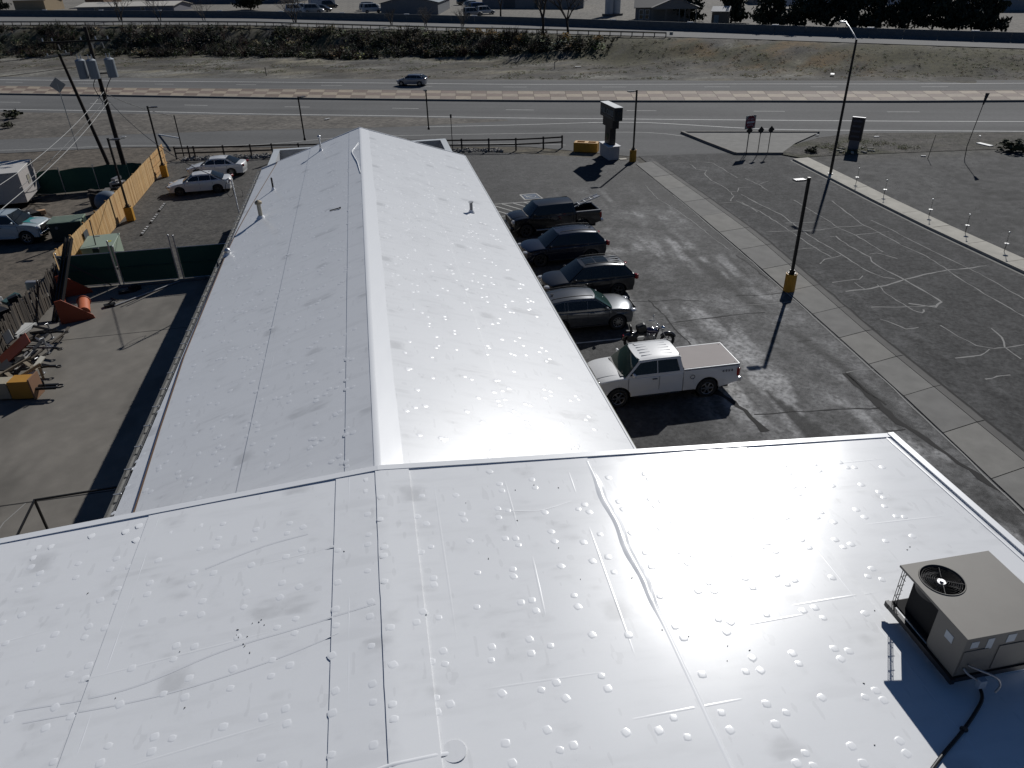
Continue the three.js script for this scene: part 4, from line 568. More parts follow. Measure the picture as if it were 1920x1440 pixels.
// cabin: A windshield base, B windshield top, Cc roof rear, D rear base (x, y)
function cabin(root, paint, glass, o) {
  const { A, B, Cc, D, wb, wr } = o; const yb = Math.min(A[1], D[1]), yt = Math.max(B[1], Cc[1]);
  const w = (y) => lerp(wb, wr, clamp((y - yb) / (yt - yb)));
  const roofY = (x) => { const t = clamp((x - Cc[0]) / (B[0] - Cc[0])); return lerp(Cc[1], B[1], t) + (o.arch ?? 0.05) * Math.sin(t * Math.PI); };
  const roof = upward(patch(14, 12, (u, v) => { const x = lerp(Cc[0] - 0.03, B[0] + 0.03, u), s = v * 2 - 1, y = roofY(x) - 0.045 * s * s - 0.03 * Math.pow(Math.abs(s), 8); return [x + (u > 0.99 ? 0.07 * (1 - s * s) : 0) , y + 0.012, s * (w(roofY(x)) + 0.012)]; }));
  const rp = part(root, 'roof', [roof, patch(14, 1, (u, v) => { const x = lerp(Cc[0] - 0.03, B[0] + 0.03, u), y = roofY(x) - 0.063 - v * 0.05; return [x, y, w(y) + 0.012 + v * 0.004]; }), patch(14, 1, (u, v) => { const x = lerp(Cc[0] - 0.03, B[0] + 0.03, u), y = roofY(x) - 0.063 - v * 0.05; return [x, y, -(w(y) + 0.012 + v * 0.004)]; })], paint);
  const pane = (P, Q, bow) => patch(10, 6, (u, v) => { const s = u * 2 - 1, x = lerp(P[0], Q[0], v), y = lerp(P[1], Q[1], v); return [x + bow * (1 - s * s), y, s * (w(y) - 0.035)]; });
  part(root, 'windshield', [pane(A, B, o.bowF ?? 0.1)], o.front || glass);
  part(root, 'rear_window', [pane(D, Cc, -(o.bowB ?? 0.07))], glass);
  const lx = (P, Q, y) => lerp(P[0], Q[0], clamp((y - P[1]) / (Q[1] - P[1])));
  const divs = o.divs; const win = [];
  for (let i = 0; i < divs.length - 1; i++) {
    const [xa, xb] = [divs[i], divs[i + 1]]; const ys = yb + 0.05, ye = yt - 0.1, pts = [];
    const f = (y) => Math.min(xa - 0.014, lx(A, B, y) - (o.apil ?? 0.13)), r = (y) => Math.max(xb + 0.014, lx(D, Cc, y) + (o.cpil ?? 0.2));
    if (f(ys) - r(ys) < 0.05) continue;
    for (const t of [0, 0.5, 1]) pts.push([f(lerp(ys, ye, t)), lerp(ys, ye, t)]);
    for (const t of [1, 0.5, 0]) pts.push([Math.min(r(lerp(ys, ye, t)), f(lerp(ys, ye, t)) - 0.02), lerp(ys, ye, t)]);
    win.push(pts);
  }
  const out = [[A[0], A[1] - 0.06], [B[0], B[1] - 0.02], ...[0.75, 0.5, 0.25].map((t) => [lerp(Cc[0], B[0], t), roofY(lerp(Cc[0], B[0], t)) - 0.04]), [Cc[0], Cc[1] - 0.02], [D[0], D[1] - 0.06]];
  for (const sgn of [1, -1]) {
    const s = new THREE.Shape(out.map((p) => new THREE.Vector2(...p))); for (const q of win) s.holes.push(new THREE.Path(q.map((p) => new THREE.Vector2(...p))));
    const g = new THREE.ExtrudeGeometry(s, { depth: 0.03, bevelEnabled: false }); const p = g.attributes.position; for (let i = 0; i < p.count; i++) p.setZ(i, sgn * (w(p.getY(i)) - 0.03 + p.getZ(i))); g.computeVertexNormals();
    part(root, 'side_pillars', [g], o.pillar || paint);
    for (const q of win) { const h = new THREE.ShapeGeometry(new THREE.Shape(q.map((a) => new THREE.Vector2(...a)))); const hp = h.attributes.position; for (let i = 0; i < hp.count; i++) hp.setZ(i, sgn * (w(hp.getY(i)) - 0.018)); h.computeVertexNormals(); part(root, 'side_window', [h], glass); }
  }
  part(root, 'cabin_interior', [bx(Math.abs(A[0] - D[0]) * 0.7, 0.1, wb * 1.6, (A[0] + D[0]) / 2, yb - 0.02, 0)], M.dark);
  return { roof: rp, w, roofY };
}
function trim(root, o) {   // lamps, mirrors, bumpers, handles, door gaps, number plates
  const { xf, xr, W } = o;
  for (const s of [1, -1]) {
    part(root, 'headlight', [new THREE.SphereGeometry(1, 14, 10).scale(o.hl?.[0] ?? 0.2, o.hl?.[1] ?? 0.085, o.hl?.[2] ?? 0.17).rotateY(s * 0.55).translate(xf - (o.hlx ?? 0.2), o.hly ?? 0.68, s * (W / 2 - (o.hlz ?? 0.27)))], M.lens);
    part(root, 'tail_light', [rbx(o.tl?.[0] ?? 0.16, o.tl?.[1] ?? 0.17, o.tl?.[2] ?? 0.26, 0.05, xr + (o.tlx ?? 0.12), o.tly ?? 0.86, s * (W / 2 - (o.tlz ?? 0.17)), -s * 0.5)], M.red);
    const m = node(root, 'mirror'); part(m, 'housing', [rbx(0.12, 0.15, 0.2, 0.05, o.mx, o.my, s * (W / 2 + 0.08))], o.paint); part(m, 'mirror_arm', [bar([o.mx, o.my - 0.03, s * (W / 2 - 0.1)], [o.mx, o.my - 0.02, s * (W / 2 + 0.02)], 0.02)], M.black);
    for (const dx of o.doors || []) part(root, 'door_gap', [bx(0.012, o.doorH ?? 0.5, 0.008, dx, o.doorY ?? 0.62, s * (W / 2 - 0.012))], M.dark);
    for (const hx of o.handles || []) part(root, 'door_handle', [rbx(0.2, 0.035, 0.035, 0.012, hx, o.hy ?? 0.84, s * (W / 2 - 0.0))], o.handleMat || o.paint);
    if (o.sill) part(root, 'side_step', [rbx(o.sill[1] - o.sill[0], 0.07, 0.16, 0.02, (o.sill[0] + o.sill[1]) / 2, o.sill[2], s * (W / 2 - 0.02))], o.sillMat || M.black);
  }
  part(root, 'grille', [rbx(0.05, o.gr?.[0] ?? 0.2, o.gr?.[1] ?? 0.8, 0.02, xf - 0.02, o.gry ?? 0.6, 0)], M.black);
  part(root, 'number_plate', [bx(0.02, 0.13, 0.3, xr - 0.0, o.npy ?? 0.7, 0)], M.lineOld);
  part(root, 'underbody', [bx(xf - xr - 0.7, 0.16, W - 0.5, (xf + xr) / 2, 0.33, 0)], M.dark);
}
function wells(root, wheels, R, W) { for (const x of wheels) for (const s of [1, -1]) part(root, 'wheel_well', [new THREE.CylinderGeometry(R, R, 0.3, 20, 1, true, -Math.PI / 2, Math.PI).rotateX(Math.PI / 2).translate(x, R - 0.06, s * (W / 2 - 0.2)), bx(R * 2, R * 1.8, 0.02, x, R * 0.95, s * (W / 2 - 0.34))], M.dark); }
function sedan(name, label, pos, turn, paint, group, rim = M.alloy) {
  const c = thing(name, label, 'car', pos, turn, group), W = 1.83, L = 4.85, wx = [1.43, -1.35], R = 0.335;
  part(c, 'body', [bodyShell([[-2.36, 0.36], [-2.42, 0.6], [-2.4, 0.88], [-2.28, 1.0], [-1.95, 1.035], [-1.5, 1.02], [-0.4, 0.98], [0.6, 0.95], [1.05, 0.965], [1.6, 0.89], [2.1, 0.76], [2.36, 0.62], [2.43, 0.45], [2.36, 0.3]], 0.24, wx, { r: R + 0.06, y: R }, W, { nose: 1.0, taper: 0.14, bow: 0.3 })], paint);
  wells(c, wx, R + 0.06, W);
  const cb = cabin(c, paint, M.glass, { A: [1.05, 0.95], B: [0.28, 1.42], Cc: [-1.0, 1.43], D: [-1.8, 1.02], wb: 0.86, wr: 0.62, divs: [1.2, -0.1, -0.95, -1.7], cpil: 0.28 });
  trim(c, { xf: 2.42, xr: -2.42, W, mx: 0.72, my: 1.02, paint, doors: [0.95, -0.1, -1.05], handles: [0.12, -0.85], hly: 0.66, hlx: 0.26, tly: 0.86, tlx: 0.06, tlz: 0.15 });
  part(cb.roof, 'antenna', [rbx(0.12, 0.05, 0.04, 0.015, -0.85, 1.46, 0)], M.black);
  for (const x of wx) for (const s of [1, -1]) wheel(c, x, s * (W / 2 - 0.11), R, 0.21, rim, 10);
  return c;
}
function hatch(name, label, pos, turn, paint) {
  const c = thing(name, label, 'car', pos, turn), W = 1.8, wx = [1.32, -1.32], R = 0.32;
  part(c, 'body', [bodyShell([[-2.1, 0.36], [-2.17, 0.62], [-2.16, 0.9], [-2.0, 1.04], [-1.2, 1.02], [0.2, 0.98], [0.95, 0.97], [1.5, 0.88], [1.95, 0.72], [2.14, 0.55], [2.17, 0.4], [2.1, 0.28]], 0.24, wx, { r: R + 0.06, y: R }, W, { nose: 0.9, taper: 0.14, bow: 0.28 })], paint);
  wells(c, wx, R + 0.06, W);
  const cb = cabin(c, paint, M.glass, { A: [1.15, 0.96], B: [0.3, 1.42], Cc: [-1.35, 1.42], D: [-2.02, 1.05], wb: 0.85, wr: 0.62, divs: [1.2, 0, -0.95, -1.9], cpil: 0.3 });
  trim(c, { xf: 2.17, xr: -2.17, W, mx: 0.8, my: 1.02, paint, doors: [0.95, 0, -0.95], handles: [0.12, -0.8], hly: 0.68, hlx: 0.28, tly: 0.95, tlx: 0.12 });
  part(cb.roof, 'spoiler', [rbx(0.22, 0.05, 1.1, 0.02, -1.42, 1.41, 0)], paint);
  for (const x of wx) for (const s of [1, -1]) wheel(c, x, s * (W / 2 - 0.11), R, 0.21, M.alloy, 5);
  return c;
}
function suv(name, label, pos, turn, paint, o = {}) {
  const k = o.k ?? 1, W = o.W ?? 1.95, wx = [1.45 * k, -1.42 * k], R = 0.38, top = o.top ?? 1.76;
  const c = thing(name, label, 'car', pos, turn, 'cars parked beside the white roof');
  part(c, 'body', [bodyShell([[-2.38 * k, 0.45], [-2.46 * k, 0.7], [-2.45 * k, 1.0], [-2.36 * k, 1.1], [-1.4 * k, 1.1], [0, 1.08], [0.95 * k, 1.09], [1.1 * k, 1.12], [1.7 * k, 1.09], [2.2 * k, 1.0], [2.42 * k, 0.84], [2.47 * k, 0.6], [2.38 * k, 0.36]], 0.3, wx, { r: R + 0.075, y: R }, W, { nose: 0.9, taper: 0.11, bow: 0.26, crown: 0.06 })], paint);
  wells(c, wx, R + 0.075, W);
  const cb = cabin(c, paint, M.glass, { A: [1.15 * k, 1.09], B: [0.32 * k, top - 0.07], Cc: [-1.8 * k, top - 0.13], D: [-2.34 * k, 1.13], wb: 0.91, wr: 0.7, divs: [1.3, -0.05, -1.0 * k, -1.15 * k, -2.2 * k], cpil: 0.34, arch: 0.085, front: o.front });
  trim(c, { xf: 2.46 * k, xr: -2.46 * k, W, mx: 0.85 * k, my: 1.16, paint, doors: [1.0 * k, -0.05, -1.05 * k], handles: [0.15, -0.85], hy: 0.97, doorY: 0.75, doorH: 0.6, hly: 0.84, hlx: 0.22, tly: 1.02, tlx: 0.06, tlz: 0.13, tl: [0.16, 0.26, 0.26], sill: [-0.9, 0.95, 0.34], gr: [0.3, 0.9], gry: 0.75 });
  for (const s of [1, -1]) part(cb.roof, 'roof_rail', [tube([[0.25 * k, top - 0.02, s * 0.6], [0.1 * k, top + 0.035, s * 0.6], [-0.8 * k, top + 0.05, s * 0.6], [-1.6 * k, top - 0.01, s * 0.6], [-1.75 * k, top - 0.08, s * 0.6]], 0.02, 24, 6)], o.rail || M.black);
  part(cb.roof, 'antenna', [rbx(0.14, 0.06, 0.04, 0.015, -1.6 * k, top - 0.04, 0)], M.black);
  if (o.sunroof) for (const [x0, x1] of [[0.2, -0.35], [-0.42, -1.05]]) part(cb.roof, 'sunroof_pane', [upward(patch(4, 4, (u, v) => { const s = (v * 2 - 1) * 0.78, x = lerp(x1, x0, u); return [x, cb.roofY(x) - 0.045 * s * s + 0.022, s * 0.6]; }))], M.glass);
  if (o.ribs) for (let i = 0; i < 4; i++) part(cb.roof, 'roof_rib', [rbx(0.75, 0.02, 0.1, 0.008, -1.35, top - 0.05, -0.45 + i * 0.3)], o.ribs);
  for (const x of wx) for (const s of [1, -1]) wheel(c, x, s * (W / 2 - 0.13), R, 0.25, o.rim || M.alloyDark, o.spokes ?? 5);
  return c;
}
function pickup(name, label, pos, turn, paint, o = {}) {
  const W = 2.0, wx = [1.98, -1.66], R = 0.41, cr = o.crew ? -0.62 : 0; const c = thing(name, label, 'pickup truck', pos, turn, o.group);
  part(c, 'body', [bodyShell([[-0.62 + cr, 0.52], [-0.62 + cr, 0.9], [-0.62 + cr, 1.24], [-0.3 + cr, 1.27], [0.8, 1.25], [1.4, 1.26], [1.75, 1.29], [2.2, 1.265], [2.62, 1.2], [2.86, 1.1], [2.93, 0.8], [2.9, 0.5]], 0.42, [wx[0]], { r: R + 0.09, y: R + 0.02 }, W, { nose: 0.7, taper: 0.07, bow: 0.16, crown: 0.05, taperR: 0, bowR: 0 })], paint);
  // bed: two sides with arches, front wall, tailgate, floor
  const side = new THREE.Shape(); side.moveTo(-2.9, 0.62); side.lineTo(-2.92, 1.26); side.lineTo(-0.68 + cr, 1.26); side.lineTo(-0.68 + cr, cr ? 0.8 : 0.46); if (!cr) side.lineTo(wx[1] + 0.5, 0.46); for (let i = cr ? 5 : 0; i <= 14; i++) { const t = Math.PI * i / 14; side.lineTo(wx[1] + Math.cos(t) * 0.5, R + 0.03 + Math.sin(t) * 0.49); } side.lineTo(-2.5, 0.5); side.lineTo(-2.9, 0.62);
  const bed = node(c, 'bed');
  for (const s of [1, -1]) { const g = new THREE.ExtrudeGeometry(side, { depth: 0.1, bevelEnabled: true, bevelSize: 0.03, bevelThickness: 0.035, bevelSegments: 3 }); g.translate(0, 0, -0.05); const p = g.attributes.position; for (let i = 0; i < p.count; i++) { const y = p.getY(i); p.setZ(i, p.getZ(i) + s * (W / 2 - 0.09 - 0.05 * clamp((y - 0.75) / 0.5))); } part(bed, 'bed_side', [toCreasedNormals(mergeVertices(g.deleteAttribute('uv') && g, 1e-4), 0.5)], paint); }
  part(bed, 'tailgate', [rbx(0.09, 0.62, W - 0.3, 0.03, -2.9, 0.95, 0)], paint);
  part(bed, 'front_wall', [bx(0.06, 0.7, W - 0.3, -0.72 + cr, 0.9, 0)], paint);
  part(bed, 'bed_floor', [bx(2.2 + cr, 0.05, W - 0.3, -1.8 + cr / 2, 0.76, 0)], M.blackMetal);
  if (o.cover) { const cv = part(bed, 'tonneau_cover', [rbx(2.26, 0.05, W - 0.26, 0.02, -1.8, 1.318, 0)], o.cover); part(cv, 'cover_seal', [bx(2.28, 0.07, W - 0.13, -1.8, 1.262, 0)], M.black); part(bed, 'cover_rail', [rbx(2.32, 0.05, 0.06, 0.02, -1.8, 1.318, W / 2 - 0.1), rbx(2.32, 0.05, 0.06, 0.02, -1.8, 1.318, -W / 2 + 0.1), rbx(0.06, 0.052, W - 0.2, 0.02, -2.93, 1.318, 0)], paint); for (const [x, z] of [[-2.8, 0.75], [-2.8, -0.75]]) part(cv, 'cover_latch', [rbx(0.05, 0.02, 0.03, 0.008, x, 1.345, z)], M.black); }
  if (o.rail) part(bed, 'bed_rail_cap', [rbx(2.2 + cr, 0.03, 0.09, 0.012, -1.8 + cr / 2, 1.3, W / 2 - 0.15), rbx(2.2 + cr, 0.03, 0.09, 0.012, -1.8 + cr / 2, 1.3, -W / 2 + 0.15)], o.rail);
  part(c, 'rear_bumper', [rbx(0.2, 0.2, W - 0.12, 0.05, -3.02, 0.6, 0)], M.chrome);
  part(c, 'front_bumper', [rbx(0.2, 0.24, W - 0.16, 0.07, 2.9, 0.58, 0)], o.bumper || M.chrome);
  wells(c, wx, R + 0.09, W);
  const cb = cabin(c, paint, M.glass, { A: [1.74, 1.27], B: [1.12, 1.88], Cc: [-0.5 + cr, 1.89], D: [-0.66 + cr, 1.26], wb: 0.93, wr: 0.74, divs: o.crew ? [1.8, 0.4, -1.2] : [1.8, 0.42, -0.55], cpil: 0.16, apil: 0.14, arch: 0.03, front: o.front });
  if (o.ribs) for (const [x0, n] of [[0.75, 5], [-0.08, 5]]) for (let i = 0; i < n; i++) part(cb.roof, 'roof_rib', [rbx(0.42, 0.022, 0.035, 0.01, x0, 1.918 - 0.03 * Math.pow((i - 2) / 2.6, 2), -0.44 + i * 0.22)], paint);
  if (o.ribs) part(cb.roof, 'antenna', [rbx(0.06, 0.04, 0.06, 0.015, 0.95, 1.88, 0.52)], M.black);
  trim(c, { xf: 2.92, xr: -3.0, W, mx: 1.42, my: 1.4, paint, doors: o.crew ? [1.6, 0.4, -1.1] : [1.6, 0.36], handles: o.crew ? [0.6, -0.85] : [0.55], handleMat: o.handle, hy: 1.12, doorY: 0.86, doorH: 0.72, hly: 0.98, hlx: 0.16, hlz: 0.24, hl: [0.16, 0.14, 0.18], tly: 1.0, tlx: 0.1, tlz: 0.04, tl: [0.12, 0.36, 0.14], sill: [-0.45, 1.35, 0.42], sillMat: o.step, gr: [0.4, 1.3], gry: 0.92, npy: 0.62 });
  part(c, 'hood_panel', [upward(patch(10, 8, (u, v) => { const x = lerp(1.86, 2.75, u), s = v * 2 - 1; return [x, 1.285 - 0.05 * u * u - 0.06 * u * u * u - 0.02 * s * s + 0.012 * (1 - Math.pow(Math.abs(s), 6)), s * lerp(0.62, 0.55, u)]; }))], paint);
  part(c, 'wiper_cowl', [rbx(0.16, 0.03, 1.55, 0.012, 1.8, 1.275, 0)], M.black);
  if (o.extra) o.extra(c, cb, bed);
  for (const x of wx) for (const s of [1, -1]) wheel(c, x, s * (W / 2 - 0.14), R, 0.27, o.rim || M.alloy, o.spokes ?? 6);
  return c;
}
const white = paintMat(0.74, 0.74, 0.73, 0.4), navy = paintMat(0.008, 0.012, 0.028, 0.25, 0.2), blackP = paintMat(0.008, 0.008, 0.009, 0.25), silver = paintMat(0.1, 0.106, 0.115, 0.32, 0.6), slate = paintMat(0.022, 0.026, 0.034, 0.25, 0.3), pewter = paintMat(0.016, 0.017, 0.02, 0.28, 0.4);
// white pickup nearest the wing roof
pickup('pickup_truck', 'white pickup with a flat bed cover, beside the motorcycle', [10.2, 0.015, -24.05], Math.PI, white, {
  cover: mat(0.33, 0.29, 0.275, 0.75, 0, { map: T.plain }), ribs: true, handle: M.black, step: M.blackMetal, rim: M.alloy, spokes: 6, bumper: white, front: M.glassGreen,
  extra(c, cb, bed) {
    const d = mat(0.03, 0.03, 0.035, 0.5);
    for (const s of [1, -1]) { const gl = []; [[-2.62, 0], [-2.5, 1], [-2.38, 0], [-2.26, 2]].forEach(([x, t]) => { if (t === 1) gl.push(bx(0.02, 0.1, 0.006, x, 1.1, s * 0.975, 0, 0, 0.6), bx(0.02, 0.1, 0.006, x, 1.1, s * 0.9755, 0, 0, -0.6)); else gl.push(bx(0.018, 0.1, 0.006, x + s * 0.02, 1.1, s * 0.975), bx(0.08, 0.018, 0.006, x, 1.085, s * 0.9755), bx(0.05, 0.016, 0.006, x - s * 0.01, 1.13, s * 0.976, 0, 0, s * 0.8)); }); part(bed, 'decal', gl, d); }
    for (const s of [1, -1]) part(bed, 'fuel_door', [new THREE.TorusGeometry(0.085, 0.01, 6, 24).translate(-1.0, 1.0, s * 0.985)], d);
    part(c, 'wiper', [bar([1.76, 1.31, 0.1], [1.58, 1.47, 0.55], 0.012), bar([1.76, 1.31, -0.6], [1.58, 1.47, -0.12], 0.012)], M.black);
  },
});
const dark4 = pickup('pickup_truck', 'black crew cab pickup with a ramp sticking out of its open bed', [10.75, 0.015, -44.55], Math.PI + 0.06, blackP, { crew: true, rail: M.alloy, step: M.galv, rim: M.alloyDark, bumper: blackP, handle: M.black });
{ // aluminium ramp resting in the bed
  const r = thing('loading_ramp', 'silver ramp leaning out of the black pickup bed', 'ramp', [12.75, 1.42, -44.75], 0.16); const b = [];
  const len = 2.3, tilt = 0.2; const P = (t, z) => [lerp(-len / 2, len / 2, t), lerp(-0.12, 0.52, t), z];
  part(r, 'side_rail', [beam(P(0, -0.22), P(1, -0.22), 0.06, 0.05)], M.galv); part(r, 'side_rail', [beam(P(0, 0.22), P(1, 0.22), 0.06, 0.05)], M.galv);
  for (const t of [0.02, 0.2, 0.38, 0.56, 0.74]) part(r, 'rung', [beam(P(t, -0.22), P(t, 0.22), 0.05, 0.04)], M.galv);
  part(r, 'end_plate', [patch(2, 2, (u, v) => P(lerp(0.84, 0.98, u), lerp(-0.2, 0.2, v)))], M.galv);
}
suv('suv', 'dark navy suv between the black pickup and the suv with sunroof', [10.05, 0.015, -39.35], Math.PI + 0.03, navy, { rail: M.black, spokes: 6, rim: M.alloyDark, W: 1.98, k: 1.03, top: 1.8 });
suv('suv', 'dark suv with a two pane sunroof and pale ribbed roof rear', [10.05, 0.015, -34.2], Math.PI + 0.02, pewter, { sunroof: true, ribs: paintMat(0.2, 0.2, 0.205, 0.35, 0.5), k: 1.0, top: 1.78 });
suv('suv', 'grey suv parked nose out beside the motorcycle', [8.95, 0.015, -30.65], -0.02, silver, { k: 0.97, top: 1.68, rim: M.alloy, spokes: 10, front: M.glassGreen });
sedan('sedan', 'white sedan nearer the building, left of the service mast', [-13.45, 0.015, -60.35], Math.PI + 0.06, white, 'white sedans in the side parking', M.alloyDark);
sedan('sedan', 'white sedan nearest the rail fence beyond the other sedan', [-12.95, 0.015, -65.5], Math.PI - 0.1, white, 'white sedans in the side parking');
hatch('hatchback', 'silver hatchback driving on the far carriageway of the road', [6.4, 0.015, -109.9], Math.PI - 0.39, paintMat(0.3, 0.32, 0.36, 0.3, 0.4));
// ---------- motorcycle ----------
{
  const m = thing('motorcycle', 'black cruiser motorcycle parked beside the white pickup', 'motorcycle', [11.1, 0.015, -27.65], -0.15);
  const mw = (x, R) => { const w = node(m, 'wheel'); w.position.set(x, R, 0); part(w, 'tyre', [new THREE.TorusGeometry(R - 0.06, 0.065, 10, 28)], M.rubber); const s = [new THREE.TorusGeometry(R - 0.115, 0.018, 6, 28), cyl(0.05, 0.05, 0.14, 0, 0, 0, 12, Math.PI / 2)]; for (let i = 0; i < 5; i++) { const b = bx(R - 0.12, 0.035, 0.03, (R - 0.1) / 2, 0, 0); b.rotateZ(i * 1.2566); s.push(b); } part(w, 'rim', s, M.alloyDark); };
  mw(0.84, 0.33); mw(-0.8, 0.32);
  part(m, 'fork', [bar([0.84, 0.33, 0.09], [0.45, 1.02, 0.09], 0.025), bar([0.84, 0.33, -0.09], [0.45, 1.02, -0.09], 0.025)], M.chrome);
  part(m, 'front_fender', [new THREE.TorusGeometry(0.36, 0.07, 6, 14, 2.0).scale(1, 1, 1.2).rotateZ(0.5).translate(0.84, 0.33, 0)], blackP);
  part(m, 'rear_fender', [new THREE.TorusGeometry(0.37, 0.09, 6, 14, 2.2).scale(1, 1, 1.2).rotateZ(0.7).translate(-0.8, 0.32, 0)], blackP);
  part(m, 'fuel_tank', [new THREE.SphereGeometry(1, 18, 12).scale(0.34, 0.15, 0.17).rotateZ(-0.12).translate(0.12, 0.83, 0)], paintMat(0.03, 0.02, 0.05, 0.2));
  part(m, 'seat', [rbx(0.62, 0.12, 0.34, 0.05, -0.42, 0.72, 0), rbx(0.1, 0.38, 0.3, 0.05, -0.82, 0.94, 0, 0, 0.2)], M.black);
  part(m, 'frame', [bar([0.45, 0.95, 0], [0.25, 0.35, 0.1], 0.025), bar([0.45, 0.95, 0], [0.25, 0.35, -0.1], 0.025), bar([0.25, 0.32, 0.1], [-0.8, 0.32, 0.1], 0.025), bar([0.25, 0.32, -0.1], [-0.8, 0.32, -0.1], 0.025), bar([0.45, 0.9, 0], [-0.7, 0.68, 0], 0.03)], M.blackMetal);
  part(m, 'engine', [bx(0.42, 0.3, 0.3, 0.02, 0.44, 0), cyl(0.1, 0.09, 0.3, 0.12, 0.62, 0, 14, 0, -0.45), cyl(0.1, 0.09, 0.3, -0.08, 0.62, 0, 14, 0, 0.45), cyl(0.1, 0.1, 0.1, 0.05, 0.6, 0.17, 14, Math.PI / 2)], M.alloy);
  part(m, 'exhaust', [tube([[0.2, 0.5, 0.16], [0.28, 0.32, 0.18], [0, 0.25, 0.2], [-1.0, 0.28, 0.22]], 0.04, 24, 8)], M.chrome);
  part(m, 'handlebar', [tube([[0.18, 1.1, 0.42], [0.3, 1.14, 0.25], [0.42, 1.06, 0], [0.3, 1.14, -0.25], [0.18, 1.1, -0.42]], 0.016, 24, 6), bar([0.18, 1.1, 0.42], [0.06, 1.08, 0.48], 0.022), bar([0.18, 1.1, -0.42], [0.06, 1.08, -0.48], 0.022)], M.chrome);
  for (const s of [1, -1]) part(m, 'mirror', [new THREE.SphereGeometry(0.07, 10, 8).scale(0.4, 0.8, 1.3).translate(0.24, 1.32, s * 0.42), bar([0.26, 1.13, s * 0.32], [0.24, 1.3, s * 0.42], 0.008)], M.chrome);
  part(m, 'headlight', [new THREE.SphereGeometry(0.1, 14, 10).translate(0.6, 0.93, 0)], M.chrome);
  part(m, 'tail_light', [rbx(0.06, 0.08, 0.14, 0.02, -1.14, 0.6, 0)], M.red);
  part(m, 'saddlebag', [rbx(0.42, 0.3, 0.16, 0.05, -0.8, 0.6, 0.24)], M.black); part(m, 'saddlebag', [rbx(0.42, 0.3, 0.16, 0.05, -0.8, 0.6, -0.24)], M.black);
  part(m, 'luggage_roll', [rbx(0.46, 0.4, 0.36, 0.12, -0.36, 0.96, 0, 0, 0.35)], M.black);
  part(m, 'kickstand', [bar([-0.05, 0.3, 0.12], [-0.1, 0.0, 0.3], 0.012)], M.blackMetal);
}
// ---------- parking-lot lamps ----------
function lamp(pos, h, head, label, baseW = 0.56, baseH = 0.95) {
  const t = thing('parking_lamp', label, 'lamp post', pos, 0, 'parking lot lamps');
  if (baseW) { const b = part(t, 'concrete_base', [metreUV(new THREE.CylinderGeometry(baseW / 2, baseW / 2 * 1.03, baseH, 20).translate(0, baseH / 2, 0))], M.yellow); part(b, 'base_plate', [bx(0.36, 0.03, 0.36, 0, baseH + 0.015, 0), ...[[1, 1], [1, -1], [-1, 1], [-1, -1]].map(([x, z]) => cyl(0.02, 0.02, 0.07, x * 0.14, baseH + 0.05, z * 0.14, 6))], M.pole); }
  part(t, 'pole', [bx(0.12, h - baseH, 0.12, 0, (h + baseH) / 2, 0), bx(0.2, 0.18, 0.2, 0, baseH + 0.1, 0), bx(0.14, 0.03, 0.14, 0, h + 0.015, 0)], M.pole);
  const l = node(t, 'lamp_head'); l.rotation.y = head; l.position.y = h;
  part(l, 'arm', [bx(0.26, 0.06, 0.06, 0.18, -0.08, 0)], M.pole); part(l, 'housing', [rbx(0.55, 0.08, 0.32, 0.02, 0.5, -0.06, 0)], mat(0.1, 0.1, 0.105, 0.35, 0.4)); part(l, 'lens', [bx(0.42, 0.012, 0.24, 0.5, -0.108, 0)], M.lens);
  return t;
}
lamp([20.3, 0.02, -32.0], 5.8, Math.PI, 'dark lamp post with yellow base on the concrete strip');
lamp([21.5, 0.02, -60.3], 5.65, Math.PI, 'dark lamp post with yellow base beside the roadside pylon sign');
lamp([-17.25, 0.02, -65.9], 5.55, 0, 'dark lamp post by the wooden fence, nearest the rail fence', 0.5, 0.95);
lamp([-17.0, 0.02, -53.75], 5.5, 0, 'dark lamp post midway along the wooden fence', 0.5, 0.95);
lamp([-6.1, 0, -72.4], 4.75, 0.8, 'dark lamp post behind the far left roof corner', 0);
lamp([5.5, 0, -73.9], 4.5, 1.6, 'dark lamp post behind the far right roof slope', 0);
for (const [i, o] of scene.children.filter((c) => c.name.startsWith('parking_lamp')).entries()) if (i === 2 || i === 3) { o.children[0].geometry = metreUV(rbx(0.5, 0.95, 0.42, 0.03, 0, 0.475, 0)); }
{ // tall street light
  const t = thing('street_light', 'tall street light with a bent arm on the right sidewalk', 'street light', [34.6, 0.14, -51.8]);
  part(t, 'pole', [cyl(0.11, 0.075, 9.5, 0, 4.75, 0, 14), cyl(0.2, 0.2, 0.06, 0, 0.03, 0, 14)], M.pole);
  part(t, 'arm', [tube([[0, 9.45, 0], [0.05, 9.75, -0.5], [0.2, 10.2, -1.5], [0.3, 10.4, -2.1]], 0.045, 16, 8, 0.2)], M.galv);
  part(t, 'luminaire', [rbx(0.3, 0.12, 0.62, 0.05, 0.32, 10.42, -2.5)], M.galv); part(t, 'photocell', [cyl(0.05, 0.05, 0.09, 0.32, 10.52, -2.4, 10)], M.galv);
}
